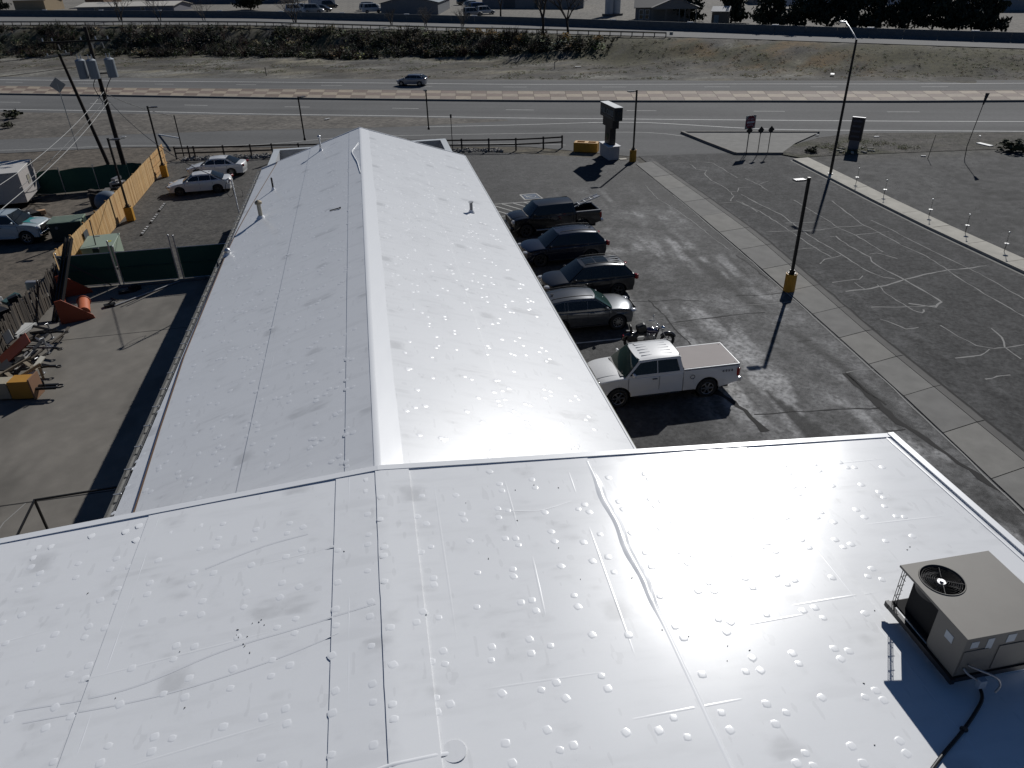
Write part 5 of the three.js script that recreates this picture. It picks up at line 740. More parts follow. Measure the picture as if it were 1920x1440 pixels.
// ---------- pylon sign ----------
const font = await new FontLoader().loadAsync('fonts/droid/droid_sans_bold.typeface.json');
const fontR = await new FontLoader().loadAsync('fonts/droid/droid_sans_regular.typeface.json');
function text(str, size, depth, f = font) { const g = new TextGeometry(str, { font: f, size, depth, curveSegments: 3, bevelEnabled: false }); g.computeBoundingBox(); g.translate(-(g.boundingBox.max.x + g.boundingBox.min.x) / 2, -(g.boundingBox.max.y + g.boundingBox.min.y) / 2, 0); return g; }
{
  const t = thing('pylon_sign', 'dark roadside pylon sign on a white block base', 'sign', [20.05, 0.01, -62.25], 0.06);
  const dk = mat(0.02, 0.026, 0.028, 0.45, 0.2), dk2 = mat(0.012, 0.01, 0.011, 0.5);
  const base = part(t, 'base', [rbx(0.95, 1.08, 2.2, 0.03, 0, 0.54, 0)], mat(0.5, 0.5, 0.5, 0.8, 0, { map: T.plain }));
  part(base, 'base_cap', [bx(1.15, 0.06, 2.4, 0, 1.11, 0)], mat(0.62, 0.62, 0.62, 0.7));
  part(t, 'column', [bx(0.5, 1.5, 1.25, 0, 1.85, 0)], dk2);
  part(t, 'reader_board', [bx(0.58, 0.75, 2.3, 0, 2.95, 0)], dk2);
  const cab = part(t, 'cabinet', [rbx(0.72, 1.05, 3.4, 0.04, 0, 3.8, 0)], dk);
  part(cab, 'cabinet_top', [bx(0.74, 0.03, 3.42, 0, 4.335, 0)], mat(0.6, 0.62, 0.62, 0.55));
  for (const s of [-1, 1]) { const g = text('HVL CORE', 0.46, 0.02); g.rotateY(s * Math.PI / 2); g.translate(s * 0.365, 3.82, 0); part(cab, 'lettering', [g], mat(0.2, 0.23, 0.23, 0.5)); part(cab, 'lettering_line', [bx(0.02, 0.05, 2.6, s * 0.366, 3.42, 0)], mat(0.12, 0.14, 0.14, 0.5)); }
  for (const [z, y] of [[1.72, 3.9], [-1.72, 3.7]]) part(cab, 'side_ornament', [rbx(0.4, 0.4, 0.1, 0.04, 0.05, y, z)], dk);
  const lf = []; for (let i = 0; i < 5; i++) lf.push(new THREE.SphereGeometry(1, 8, 6).scale(0.015, 0.28, 0.05).rotateX(-0.7 + i * 0.35).translate(-0.26, 1.75, -0.12 + i * 0.06)); part(t, 'leaf_emblem', lf, mat(0.06, 0.09, 0.03, 0.6));
}
{ // yellow hollow barrier block
  const t = thing('barrier_block', 'yellow hollow concrete block beside the pylon sign', 'barrier', [18.75, 0.015, -65.0], 0.95 - Math.PI / 2 + 0.15);
  const s = new THREE.Shape([[-1.05, -0.45], [1.05, -0.45], [1.05, 0.45], [-1.05, 0.45]].map((p) => new THREE.Vector2(...p)));
  for (const x of [-0.5, 0.5]) { const h = new THREE.Path(); h.moveTo(x - 0.36, -0.27); h.lineTo(x + 0.36, -0.27); h.lineTo(x + 0.36, 0.27); h.lineTo(x - 0.36, 0.27); s.holes.push(h); }
  const g = new THREE.ExtrudeGeometry(s, { depth: 0.76, bevelEnabled: true, bevelSize: 0.02, bevelThickness: 0.02, bevelSegments: 2 }); g.rotateX(-Math.PI / 2); g.translate(0, 0.02, 0); part(t, 'block', [metreUV(g)], M.yellow); part(t, 'soil_fill', [bx(1.9, 0.3, 0.7, 0, 0.25, 0)], mat(0.05, 0.04, 0.03, 0.9));
}
solid('concrete_lid', [rbx(0.62, 0.05, 0.5, 0.02, 20.95, 0.03, -61.2)], M.concrete, 'small pale square lid on the asphalt beside the pylon sign', 'lid');
// ---------- traffic signs ----------
{
  const t = thing('do_not_enter_sign', 'square sign with a dark round do not enter disc above the traffic island', 'sign', [31.95, 0.1, -60.6], 0.25);
  part(t, 'post', [bx(0.05, 2.7, 0.05, 0, 1.35, 0)], M.galv);
  const pl = part(t, 'plate', [bx(1.1, 1.1, 0.012, 0, 2.45, 0.035)], mat(0.3, 0.31, 0.31, 0.5, 0.2));
  part(pl, 'disc', [new THREE.CircleGeometry(0.52, 36).translate(0, 2.45, 0.043)], mat(0.2, 0.012, 0.03, 0.5));
  part(pl, 'bar', [bx(0.82, 0.17, 0.004, 0, 2.45, 0.047)], mat(0.5, 0.5, 0.52, 0.5));
  part(pl, 'lettering', [text('DO NOT', 0.15, 0.003).translate(0, 2.7, 0.045), text('ENTER', 0.15, 0.003).translate(0, 2.2, 0.045)], mat(0.4, 0.35, 0.37, 0.5));
  for (const [x, z, lab] of [[31.5, -59.7, 'leftmost black diamond marker at the island tip'], [32.5, -59.6, 'middle black diamond marker at the island tip'], [33.4, -59.55, 'rightmost black diamond marker at the island tip']]) {
    const d = thing('diamond_marker', lab, 'sign', [x, 0.1, z], 0.15, 'diamond markers on the traffic island'); part(d, 'post', [bx(0.05, 2.0, 0.04, 0, 1.0, 0)], M.blackMetal); part(d, 'plate', [bx(0.46, 0.46, 0.012, 0, 0, 0).rotateZ(Math.PI / 4).translate(0, 1.95, 0.03)], M.black); const dots = []; for (let i = -1; i <= 1; i++) for (let j = -1; j <= 1; j++) dots.push(cyl(0.035, 0.035, 0.008, i * 0.13, 0, j * 0.13, 10).rotateY(Math.PI / 4).rotateX(Math.PI / 2).translate(0, 1.95, -0.03)); part(d, 'reflector', dots, mat(0.1, 0.06, 0.01, 0.4));
  }
}
{ // sign panel standing in the gravel verge
  const t = thing('panel_sign', 'narrow dark panel sign standing in the weedy gravel verge', 'sign', [40.9, 0.08, -58.7], -0.85);
  const k = part(t, 'panel', [rbx(1.05, 1.9, 0.22, 0.02, 0, 1.75, 0)], mat(0.012, 0.013, 0.025, 0.4));
  part(k, 'panel_top', [bx(1.06, 0.02, 0.24, 0, 2.71, 0)], mat(0.6, 0.6, 0.62, 0.5));
  const rows = []; for (let i = 0; i < 4; i++) rows.push(bx(0.72, 0.16, 0.008, -0.02, 2.4 - i * 0.42, 0.115)); part(k, 'panel_row', rows, mat(0.06, 0.065, 0.09, 0.5));
  part(t, 'pedestal', [bx(0.85, 0.8, 0.16, 0, 0.4, 0)], mat(0.13, 0.135, 0.16, 0.6));
  const r = rng(44); for (let i = 0; i < 9; i++) { const a = i / 9 * 6.283; solid('edging_stone', [rbx(0.6, 0.14, 0.2, 0.05, 40.9 + Math.cos(a) * 1.5, 0.14, -58.4 + Math.sin(a) * 0.95, -a)], i % 2 ? M.concrete : M.concreteB, 'pale edging stone in the ring around the panel sign', 'stone', 'edging stones around the panel sign'); }
}
{ // leaning sign and stake in the gravel
  const t = thing('leaning_sign', 'thin leaning signpost with a wedge-shaped plate in the gravel lot', 'sign', [47.6, 0.08, -53.4], 0.2); part(t, 'post', [bar([0, 0, 0], [0.0, 1.0, -0.1], 0.03), bar([0, 1.0, -0.1], [0.75, 4.5, -0.25], 0.028)], M.blackMetal); const s = new THREE.Shape([[0.62, 4.1], [0.78, 4.1], [1.08, 4.95], [0.62, 5.0]].map((p) => new THREE.Vector2(...p))); part(t, 'plate', [new THREE.ExtrudeGeometry(s, { depth: 0.02, bevelEnabled: false }).translate(0, 0, -0.26)], mat(0.04, 0.04, 0.055, 0.4, 0.4));
  solid('stake', [bar([44.9, 0.05, -54.3], [45.25, 1.9, -54.5], 0.025, 0.02, 6)], M.railWood, 'thin wooden stake in the gravel lot beside the leaning sign', 'stake');
}
[[34.85, -48.8, 'farthest'], [34.8, -45.4, 'second farthest'], [34.75, -40.6, 'middle'], [34.75, -37.3, 'second nearest'], [34.6, -34.0, 'nearest']].forEach(([x, z, w], i) => {
  const t = thing('garden_light', w + ' of the five disc topped lights along the right sidewalk', 'path light', [x, 0.12, z], i * 0.3, 'path lights along the right sidewalk');
  part(t, 'stem', [cyl(0.018, 0.018, 0.5, 0, 0.25, 0, 8)], M.blackMetal); part(t, 'disc', [cyl(0.14, 0.12, 0.03, 0, 0.5, 0, 20), cyl(0.05, 0.04, 0.07, 0, 0.46, 0, 12)], mat(0.4, 0.4, 0.39, 0.5, 0.2)); part(t, 'chain', [0, 1, 2, 3, 4].map((k) => new THREE.SphereGeometry(0.028, 8, 6).translate(0.03, 0.58 + k * 0.12, -0.01 * k))
    .concat([cyl(0.006, 0.006, 0.6, 0.03, 0.8, 0, 5)]), M.blackMetal); part(t, 'finial', [new THREE.SphereGeometry(0.06, 10, 8).scale(1, 0.7, 1).translate(0.03, 1.15, -0.03)], M.galv);
});
solid('thin_post', [bar([7.14, 0, -68.5], [7.14, 3.2, -68.5], 0.035, 0.03, 8), bx(0.16, 0.3, 0.02, 7.14, 3.05, -68.46)], M.pole, 'thin dark signpost behind the right rail fence', 'post');
// ---------- rail fences ----------
function railFence(pts, label, sgn) {
  const t = thing('rail_fence', label, 'fence');
  pts.forEach(([x, z]) => { part(t, 'post', [metreUV(bx(0.13, 1.12, 0.13, x, 0.56, z))], M.railWood); });
  for (let i = 1; i < pts.length; i++) for (const y of [0.98, 0.55]) part(t, 'rail', [metreUV(beam([pts[i - 1][0], y, pts[i - 1][1] + 0.07], [pts[i][0], y, pts[i][1] + 0.07], 0.13, 0.05))], M.railWood);
}
railFence([[3.2, -69.5], [5.6, -68.8], [7.95, -68.2], [10.35, -67.6], [12.75, -67.1], [15.25, -66.9], [17.0, -66.9]], 'dark two-rail wooden fence right of the far gable');
railFence([[-17.6, -72.4], [-15.9, -72.1], [-13.3, -71.7], [-10.9, -71.4], [-9.0, -71.2], [-6.6, -70.6], [-4.2, -70.1]], 'dark two-rail wooden fence behind the white sedans');
{ // rock strips
  const mk = (n, fn, seed, nm) => { const r = rng(seed), g = new THREE.DodecahedronGeometry(0.12, 0); const im = new THREE.InstancedMesh(g, mat(1, 1, 1, 0.9, 0, { map: T.concrete }), n); const m4 = new THREE.Matrix4(); for (let i = 0; i < n; i++) { const [x, z] = fn(r); const s = 0.5 + r() * 0.9; m4.compose(V(x, 0.03, z), new THREE.Quaternion().setFromEuler(new THREE.Euler(r() * 6, r() * 6, r() * 6)), V(s * 1.3, s * 0.8, s)); im.setMatrixAt(i, m4); const k = 0.16 + r() * 0.2; im.setColorAt(i, C(k, k * 0.97, k * 0.92)); } im.name = nm; im.castShadow = im.receiveShadow = true; im.userData.kind = 'stuff'; scene.add(im); return im; };
  tag(mk(420, (r) => { const x = lerp(-17, -6, r()); return [x, -72.2 + (x + 17) * 0.12 + (r() - 0.35) * 1.3]; }, 5, 'rock_strip'), 'pale rocks spread along the left rail fence', 'rocks', null, 'stuff');
  tag(mk(260, (r) => { const x = lerp(5, 11.5, r()); return [x, -69.3 + (x - 5) * 0.24 + (r() - 0.2) * 1.0]; }, 6, 'rock_bed'), 'pale rocks along the right rail fence', 'rocks', null, 'stuff');
}
// ---------- wooden plank fence ----------
{
  const t = thing('plank_fence', 'new blond plank fence between the side parking and the junk yard', 'fence'); const r = rng(19); let i = 0;
  for (let z = -69.9; z < -42.0; z += 0.149, i++) { const w = 0.14, h = 1.86 + 0.03 * (r() - 0.5); const x = interp(z, [-70, -60, -50, -42], [-17.95, -17.75, -17.65, -17.7]) + 0.012 * (r() - 0.5); part(t, 'plank', [metreUV(bx(0.02, h, w, x, h / 2 + 0.03, z, 0.008 * (r() - 0.5)))], M.woodNew[Math.floor(r() * 4)]); }
  for (const y of [0.35, 1.0, 1.6]) part(t, 'rail', [metreUV(bx(0.04, 0.09, 27.6, -17.78 - 0.06, y, -56))], M.woodNew[2]);
  for (let z = -69.5; z < -42; z += 2.4) part(t, 'post', [metreUV(bx(0.09, 1.8, 0.09, -17.95, 0.9, z))], M.woodNew[2]);
  const p = part(t, 'sign_plate', [bx(0.02, 0.45, 0.75, -17.58, 1.35, -46.9)], mat(0.1, 0.11, 0.12, 0.5, 0.3));
}
// ---------- green mesh gate and fence ----------
{
  const t = thing('mesh_gate', 'green screened chain link gate across the concrete yard', 'gate', [0, 0, 0]);
  const gm = mat(0.014, 0.075, 0.05, 0.75);
  const panel = (x0, x1, z0, z1) => part(t, 'mesh_panel', [patch(14, 6, (u, v) => [lerp(x0, x1, u), 0.1 + v * 1.8 - 0.05 * Math.sin(u * Math.PI * 1) * (v > 0.9 ? 1 : 0), lerp(z0, z1, u) + 0.03 * Math.sin(u * 9) * Math.sin(v * 3)])], gm);
  panel(-17.4, -14.65, -41.5, -41.45); panel(-14.4, -11.5, -41.45, -41.4); panel(-11.2, -6.7, -41.4, -41.5);
  for (const [x, z, h] of [[-14.62, -41.4, 2.5], [-14.42, -41.4, 2.2], [-11.48, -41.35, 2.6], [-11.24, -41.35, 2.55], [-17.4, -41.5, 2.0]]) part(t, 'gate_post', [cyl(0.04, 0.04, h, x, h / 2, z, 10), new THREE.SphereGeometry(0.05, 8, 6).translate(x, h, z)], M.galv);
  for (const [x0, x1] of [[-17.4, -14.62], [-14.42, -11.48], [-11.24, -6.7]]) for (const y of [0.1, 1.0, 1.88]) part(t, 'frame_rail', [bar([x0, y, -41.36], [x1, y, -41.36], 0.022, 0.022, 8)], y === 1.0 ? M.greenMesh : M.galv);
  part(t, 'diagonal_brace', [bar([-17.2, 1.85, -41.2], [-14.9, 0.2, -40.9], 0.035)], M.railWood);
  part(t, 'sill_beam', [rbx(4.6, 0.12, 0.22, 0.02, -12.3, 0.07, -41.05, 0.03)], M.concreteDark);
  const f = thing('screen_fence', 'dark green screen fence at the back of the junk yard', 'fence');
  const pts = [[-34, -62.5], [-31.5, -62.5], [-29, -62.5], [-26.5, -62.5], [-24, -62.7], [-21.6, -63], [-19.2, -63.4], [-18.2, -63.6]];
  for (let i = 1; i < pts.length; i++) { const a = pts[i - 1], b = pts[i]; part(f, 'mesh_panel', [patch(10, 5, (u, v) => [lerp(a[0], b[0], u), 0.05 + v * (1.75 + 0.08 * Math.sin(u * 5 + i)), lerp(a[1], b[1], u) + 0.12 * Math.sin(u * 6 + i) * v])], gm); part(f, 'post', [cyl(0.035, 0.035, 2, a[0], 1, a[1], 8)], M.galv); }
}
{ // pad transformer
  const t = thing('pad_transformer', 'pale green pad transformer box behind the mesh gate', 'transformer', [-16.35, 0, -45.3], 0.1); const m = mat(0.27, 0.33, 0.26, 0.55, 0, { map: T.plain });
  part(t, 'cabinet', [rbx(1.7, 1.2, 2.3, 0.04, 0, 0.7, 0)], m); part(t, 'lid', [rbx(1.78, 0.08, 2.4, 0.03, 0, 1.34, 0)], m); part(t, 'pad', [bx(2.1, 0.12, 2.7, 0, 0.06, 0)], M.concreteB); part(t, 'warning_label', [bx(0.22, 0.004, 0.26, 0.55, 1.383, 0.3)], mat(0.4, 0.36, 0.04, 0.5)); part(t, 'door_gap', [bx(0.01, 1.0, 0.01, 0, 0.7, 1.152)], M.dark); part(t, 'lid_hinge', [bx(0.3, 0.03, 0.08, -0.3, 1.39, -0.9)], M.greyMetal);
  solid('meter_post', [bar([-16.1, 0.02, -43.5], [-16.6, 2.6, -45.4], 0.03, 0.03, 6), rbx(0.35, 0.24, 0.2, 0.03, -15.95, 1.5, -43.2)], M.blackMetal, 'thin dark post with a box, leaning by the pale transformer', 'post');
}
// ---------- parking markings, handicap space, wheel-stop dots ----------
{
  const mk = (p) => struct('stall_line', [stripe(p, 0.1, 0.014, 3)], M.lineOld, lot);
  for (const z of [-26.0, -28.75, -32.3, -36.9, -41.8, -46.9]) mk([[6.4, z], [9, z], [11.6, z + 0.05]]);
  mk([[6.6, -51.1], [9, -51.05], [11.2, -51]]); mk([[6.6, -48.2], [9, -48.15], [11.4, -48.1]]);
  for (let i = 0; i < 7; i++) { const x = 6.2 + i * 0.8; const c = (z) => z; mk([[x, -51], [x + 0.9, -49.6], [x + 1.8, -48.2]]); }
  const hb = [[10.3, -52.95], [11.5, -53.05], [11.7, -51.6], [10.4, -51.6]];
  struct('symbol_border', [stripe([...hb, hb[0]], 0.13, 0.015, 20)], M.lineOld, lot);
  struct('symbol_ground', [flat([[10.42, -52.85], [11.42, -52.93], [11.58, -51.7], [10.5, -51.7]], 0.013)], mat(0.06, 0.09, 0.14, 0.8), lot);
  struct('wheelchair_symbol', [new THREE.TorusGeometry(0.26, 0.035, 4, 20, 4.6).rotateX(Math.PI / 2).scale(1, 0.02, 1).rotateY(0.4).translate(11.05, 0.018, -52.2), bx(0.5, 0.004, 0.07, 10.85, 0.019, -52.4), bx(0.07, 0.005, 0.4, 10.68, 0.018, -52.3), new THREE.CircleGeometry(0.07, 12).rotateX(-Math.PI / 2).translate(10.6, 0.019, -52.62)], M.lineOld, lot);
  for (const [x0, z0, x1, z1] of [[-15.55, -57.5, -15.6, -55.5], [-15.5, -54.8, -15.52, -52.7], [-15.5, -52.0, -15.53, -50.1]]) { const t = thing('wheel_stop', `dark wheel stop with white dots, ${z0 < -57 ? 'nearest the white sedans' : z0 < -54 ? 'middle of three' : 'nearest the transformer'}`, 'wheel stop', [0, 0, 0], 0, 'dotted wheel stops in the side parking'); part(t, 'stop', [rbx(0.16, 0.1, Math.abs(z1 - z0), 0.03, x0, 0.06, (z0 + z1) / 2)], M.black); for (let i = 0; i < 4; i++) part(t, 'reflector', [cyl(0.075, 0.075, 0.02, x0, 0.115, lerp(z0, z1, (i + 0.6) / 4.2), 12)], mat(0.75, 0.75, 0.72, 0.4)); }
}
// ---------- utility poles, transformers, wires ----------
{
  const A = thing('utility_pole', 'weathered utility pole with three hanging transformer cans', 'utility pole', [-21.2, 0, -69.2]);
  part(A, 'pole', [metreUV(cyl(0.2, 0.13, 11.2, 0, 5.6, 0, 14))], M.creosote);
  const cr = part(A, 'crossarm', [metreUV(bx(5.2, 0.12, 0.1, -0.9, 10.2, 0.15))], M.creosote);
  for (const x of [-3.3, -2.6, -0.5, 0.6, 1.5]) part(cr, 'insulator', [cyl(0.06, 0.04, 0.22, x, 10.4, 0.15, 8)], M.galv);
  for (const x of [-2.2, 0.25, 1.05]) part(cr, 'fuse_cutout', [cyl(0.04, 0.04, 0.45, x, 9.85, 0.25, 8, 0.4)], M.galv);
  const bank = node(A, 'transformer_bank');
  for (const [x, z] of [[-1.0, 0.25], [-0.1, 0.55], [1.15, 0.2]]) { part(bank, 'transformer_can', [cyl(0.38, 0.38, 1.35, x, 8.15, z, 18), cyl(0.39, 0.2, 0.12, x, 8.88, z, 18)], mat(0.26, 0.29, 0.32, 0.5, 0.3)); part(bank, 'bushing', [cyl(0.05, 0.03, 0.35, x - 0.12, 9.1, z, 8), cyl(0.05, 0.03, 0.35, x + 0.14, 9.1, z, 8)], M.galv); }
  part(bank, 'bracket', [bx(2.2, 0.1, 0.08, 0.1, 7.8, 0.1)], M.blackMetal);
  part(A, 'cable_bundle', [tube([[-0.2, 7.5, 0.25], [-0.5, 6.9, 0.3], [-0.35, 6.2, 0.3], [-0.15, 5.6, 0.25]], 0.03, 16, 5), tube([[1.0, 7.5, 0.25], [0.5, 6.8, 0.3], [0.2, 6.1, 0.3]], 0.03, 16, 5), tube([[0.15, 7, 0.2], [-0.1, 6.6, 0.35], [0.1, 6.2, 0.25]], 0.03, 16, 5)], M.black);
  const B = thing('utility_pole', 'leaning dark utility pole with one short crossarm', 'utility pole', [-23.4, 0, -72.2]); B.rotation.z = 0.14;
  part(B, 'pole', [metreUV(cyl(0.17, 0.11, 9.2, 0, 4.6, 0, 12))], M.creosote); const cb = part(B, 'crossarm', [bx(1.9, 0.16, 0.13, -0.15, 9.1, 0, 0, 0.35, -0.05)], mat(0.45, 0.4, 0.32, 0.8)); part(cb, 'insulator', [cyl(0.05, 0.04, 0.2, -0.8, 9.3, 0.25, 8), cyl(0.05, 0.04, 0.2, 0.5, 9.25, -0.2, 8)], M.galv);
  const sag = (a, b, s) => tube([a, [lerp(a[0], b[0], 0.25), lerp(a[1], b[1], 0.25) - s * 0.75, lerp(a[2], b[2], 0.25)], [(a[0] + b[0]) / 2, (a[1] + b[1]) / 2 - s, (a[2] + b[2]) / 2], [lerp(a[0], b[0], 0.75), lerp(a[1], b[1], 0.75) - s * 0.75, lerp(a[2], b[2], 0.75)], b], 0.022, 30, 5);
  const cab = mat(0.32, 0.32, 0.31, 0.6);
  solid('service_wire', [sag([-21.1, 6.4, -69.0], [-20.6, 4.9, -42.3], 0.5)], cab, 'upper pale cable from the transformer pole towards the yard', 'cable');
  solid('service_wire', [sag([-21.0, 5.6, -69.0], [-18.6, 4.9, -40.2], 0.35)], cab, 'lowest pale cable from the transformer pole towards the yard', 'cable');
  solid('service_wire', [sag([-21.0, 5.9, -69.0], [-24.6, 2.0, -56.8], 0.25)], cab, 'pale cable dropping from the transformer pole to the trailer', 'cable');
  solid('service_wire', [sag([-21.2, 6.0, -69.2], [-7.6, 5.55, -40.1], 0.9)], M.black, 'dark cable from the transformer pole to the roof mast', 'cable');
  solid('service_wire', [sag([-21.1, 6.2, -69.3], [-17.2, 3.5, -73.5], 0.2), bar([-17.2, 0, -73.5], [-17.2, 3.6, -73.5], 0.05)], M.black, 'dark cable to a short post behind the plank fence', 'cable');
  solid('service_wire', [sag([-24.6, 9.0, -72.2], [-60, 9.5, -84], 1.2), sag([-24.0, 8.0, -72.2], [-60, 8.2, -82], 1.2)], M.black, 'dark overhead cables running left from the leaning pole', 'cable');
  const d = thing('road_sign', 'grey diamond road sign seen from behind left of the leaning pole', 'sign', [-27.9, 0, -78.9], 0.3); part(d, 'post', [bx(0.07, 6.0, 0.07, 0, 3.0, 0)], M.galv); part(d, 'plate', [bx(0.95, 0.95, 0.015, 0, 0, 0).rotateZ(Math.PI / 4).translate(0, 5.9, -0.05)], M.greyMetal);
  solid('white_stake', [bar([-21.7, 0.02, -84.5], [-18.1, 0.9, -77.3], 0.07, 0.07, 6)], mat(0.8, 0.8, 0.78, 0.6), 'long white pole slanting behind the plank fence end', 'pole');
  solid('bollard', [cyl(0.07, 0.07, 1.15, -16.35, 0.57, -72.0, 10), new THREE.SphereGeometry(0.07, 8, 6).translate(-16.35, 1.15, -72)], M.railWood, 'short dark post beside the left rail fence', 'post');
}
// ---------- junk yard on the left ----------
{
  const t = thing('old_board_fence', 'grey weathered board fence along the left yard edge', 'fence'); const r = rng(91);
  for (let z = -41.2; z < -26; z += 0.165) { const h = 1.35 + 0.35 * r() + (z > -34 ? -0.15 : 0); if (r() < 0.06) continue; part(t, 'board', [metreUV(bx(0.025, h, 0.14, -17.45 + 0.06 * (r() - 0.5), h / 2, z, 0.05 * (r() - 0.5), 0, 0.06 * (r() - 0.5)))], M.woodOld[Math.floor(r() * 3)]); }
  part(t, 'rail', [metreUV(bx(0.05, 0.1, 15, -17.5, 0.4, -33.6))], M.woodOld[2]); part(t, 'rail', [metreUV(bx(0.05, 0.1, 15, -17.5, 1.15, -33.6))], M.woodOld[2]);
  const b = thing('steel_beam', 'black steel beam leaning up beside the orange frame', 'beam'); const P0 = [-16.5, 0.0, -36.9], P1 = [-16.1, 3.1, -40.6]; part(b, 'web', [beam(P0, P1, 0.05, 0.3)], M.black); for (const s of [-1, 1]) part(b, 'flange', [beam([P0[0] + s * 0.15, P0[1], P0[2]], [P1[0] + s * 0.15, P1[1], P1[2]], 0.04, 0.28)], M.black);
  const o = thing('orange_roller_frame', 'rusty orange frame with two triangular plates and a drum', 'machine part', [-15.85, 0.015, -38.2], 0.3); const om = mat(0.3, 0.055, 0.02, 0.6, 0, { map: T.plain }), om2 = mat(0.5, 0.13, 0.05, 0.55, 0, { map: T.plain });
  const tri = new THREE.Shape([[-0.75, 0], [0.75, 0], [0.7, 0.2], [-0.45, 1.25], [-0.75, 1.2]].map((p) => new THREE.Vector2(...p)));
  for (const z of [1.5, -2.3]) part(o, 'end_plate', [new THREE.ExtrudeGeometry(tri, { depth: 0.05, bevelEnabled: false }).translate(0, 0, z)], om);
  part(o, 'drum', [cyl(0.28, 0.28, 1.7, 0.35, 0.36, 0.6, 20, Math.PI / 2)], om2); part(o, 'cross_bar', [bx(0.12, 0.1, 3.8, -0.6, 0.12, -0.4)], om); part(o, 'collar', [new THREE.TorusGeometry(0.29, 0.04, 6, 20).translate(0.35, 0.36, -0.1)], om);
  solid('steel_pipe', [bar([-14.1, 0.06, -38.25], [-11.4, 0.06, -41.0], 0.045)], M.greyMetal, 'long pipe lying on the yard in front of the mesh gate', 'pipe');
  solid('jack_stand', [bx(0.55, 0.1, 0.32, -14.35, 0.09, -38.35, 0, 0.4), bar([-14.5, 0.1, -38.3], [-14.1, 0.32, -38.5], 0.03)], M.black, 'small black stand on the yard at the end of the pipe', 'stand');
  solid('scrap_pile', [bx(0.9, 0.1, 0.3, -13.9, 0.1, -40.1, 0, 0.3), bx(0.5, 0.22, 0.4, -13.6, 0.13, -40.4, 0, 0.8), bar([-14.6, 0.05, -39.4], [-14.1, 0.06, -39.0], 0.025)], M.blackMetal, 'dark scrap heap at the foot of the mesh gate', 'scrap');
  // trailer tongues and attachments along the board fence
  const tongue = (label, pos, turn, m, m2) => { const q = thing('trailer_tongue', label, 'trailer part', pos, turn, 'trailer tongues along the board fence'); part(q, 'a_frame', [beam([-0.9, 0.4, -0.5], [0.7, 0.36, 0], 0.09, 0.09), beam([-0.9, 0.4, 0.5], [0.7, 0.36, 0], 0.09, 0.09)], m); part(q, 'coupler', [rbx(0.34, 0.1, 0.12, 0.03, 0.85, 0.36, 0), new THREE.TorusGeometry(0.1, 0.03, 8, 16).rotateX(Math.PI / 2).translate(1.08, 0.34, 0)], M.blackMetal); part(q, 'jack', [cyl(0.04, 0.04, 0.75, 0.3, 0.42, 0, 10), bx(0.16, 0.03, 0.16, 0.3, 0.03, 0), bar([0.3, 0.8, 0], [0.3, 0.82, 0.2], 0.014)], M.galv); part(q, 'cross_member', [beam([-0.9, 0.4, -0.75], [-0.9, 0.4, 0.75], 0.1, 0.14)], m2 || m); part(q, 'deck_board', [bx(0.5, 0.05, 1.2, -1.15, 0.5, 0)], m2 || m); return q; };
  tongue('dark trailer tongue with white rails beside the leaning beam', [-16.3, 0.015, -35.0], -0.25, M.blackMetal, mat(0.5, 0.5, 0.48, 0.6));
  tongue('grey trailer tongue in the middle of the scrap row', [-15.9, 0.015, -33.4], -0.5, M.greyMetal, M.woodOld[1]);
  tongue('dark trailer tongue with a long hook reaching onto the yard', [-15.5, 0.015, -31.3], -0.2, M.blackMetal, M.black);
  const y = thing('plough_mount', 'yellow and cream steel plough mount nearest the building', 'machine part', [-15.35, 0.015, -29.3], -0.12); const ym = mat(0.45, 0.22, 0.03, 0.6, 0, { map: T.plain }), wm = mat(0.4, 0.35, 0.26, 0.7, 0, { map: T.plain });
  part(y, 'cream_box', [rbx(0.55, 0.72, 0.6, 0.02, -0.55, 0.44, 0)], wm); part(y, 'yellow_box', [rbx(0.85, 0.78, 0.66, 0.02, 0.2, 0.46, 0)], ym); part(y, 'end_plate', [bx(0.06, 0.95, 0.75, 0.68, 0.48, 0)], mat(0.22, 0.12, 0.07, 0.7)); part(y, 'drawbar', [bx(0.8, 0.1, 0.1, 1.1, 0.4, -0.12), bx(0.8, 0.1, 0.1, 1.1, 0.4, 0.12), new THREE.TorusGeometry(0.13, 0.035, 8, 18).rotateX(Math.PI / 2).translate(1.6, 0.4, 0), cyl(0.04, 0.04, 0.3, 1.0, 0.55, 0, 10)], M.blackMetal);
  const ob = solid('orange_ramp_board', [bx(1.5, 0.05, 1.2, 0, 0, 0).rotateZ(0.55).rotateY(0.5).translate(-16.55, 0.75, -32.4)], mat(0.26, 0.05, 0.02, 0.7, 0, { map: T.plain }), 'orange panel propped against the weathered board fence', 'panel');
  solid('grey_plank', [bx(0.35, 0.05, 1.3, 0, 0, 0).rotateZ(0.55).rotateY(0.5).translate(-17.0, 1.05, -33.2)], M.concreteB, 'grey strip propped above the orange panel', 'panel');
  const wf = thing('timber_frame', 'pale timber frame behind the yellow plough mount', 'frame', [-16.2, 0.35, -30.4], 0.7); const tm = mat(0.3, 0.25, 0.18, 0.8, 0, { map: T.wood }); for (const z of [-0.5, 0.5]) part(wf, 'rail', [metreUV(beam([-1.3, -0.2, z], [1.2, 0.35, z], 0.12, 0.08))], tm); for (const x of [-0.8, 0.1, 0.9]) part(wf, 'cross_piece', [metreUV(beam([x, 0.22 * x + 0.06, -0.5], [x, 0.22 * x + 0.06, 0.5], 0.16, 0.06))], tm); for (const x of [-1.2, 1.1]) for (const z of [-0.5, 0.5]) part(wf, 'leg', [bx(0.08, 0.36 + 0.22 * x, 0.08, x, -0.2 + 0.11 * x, z)], tm);
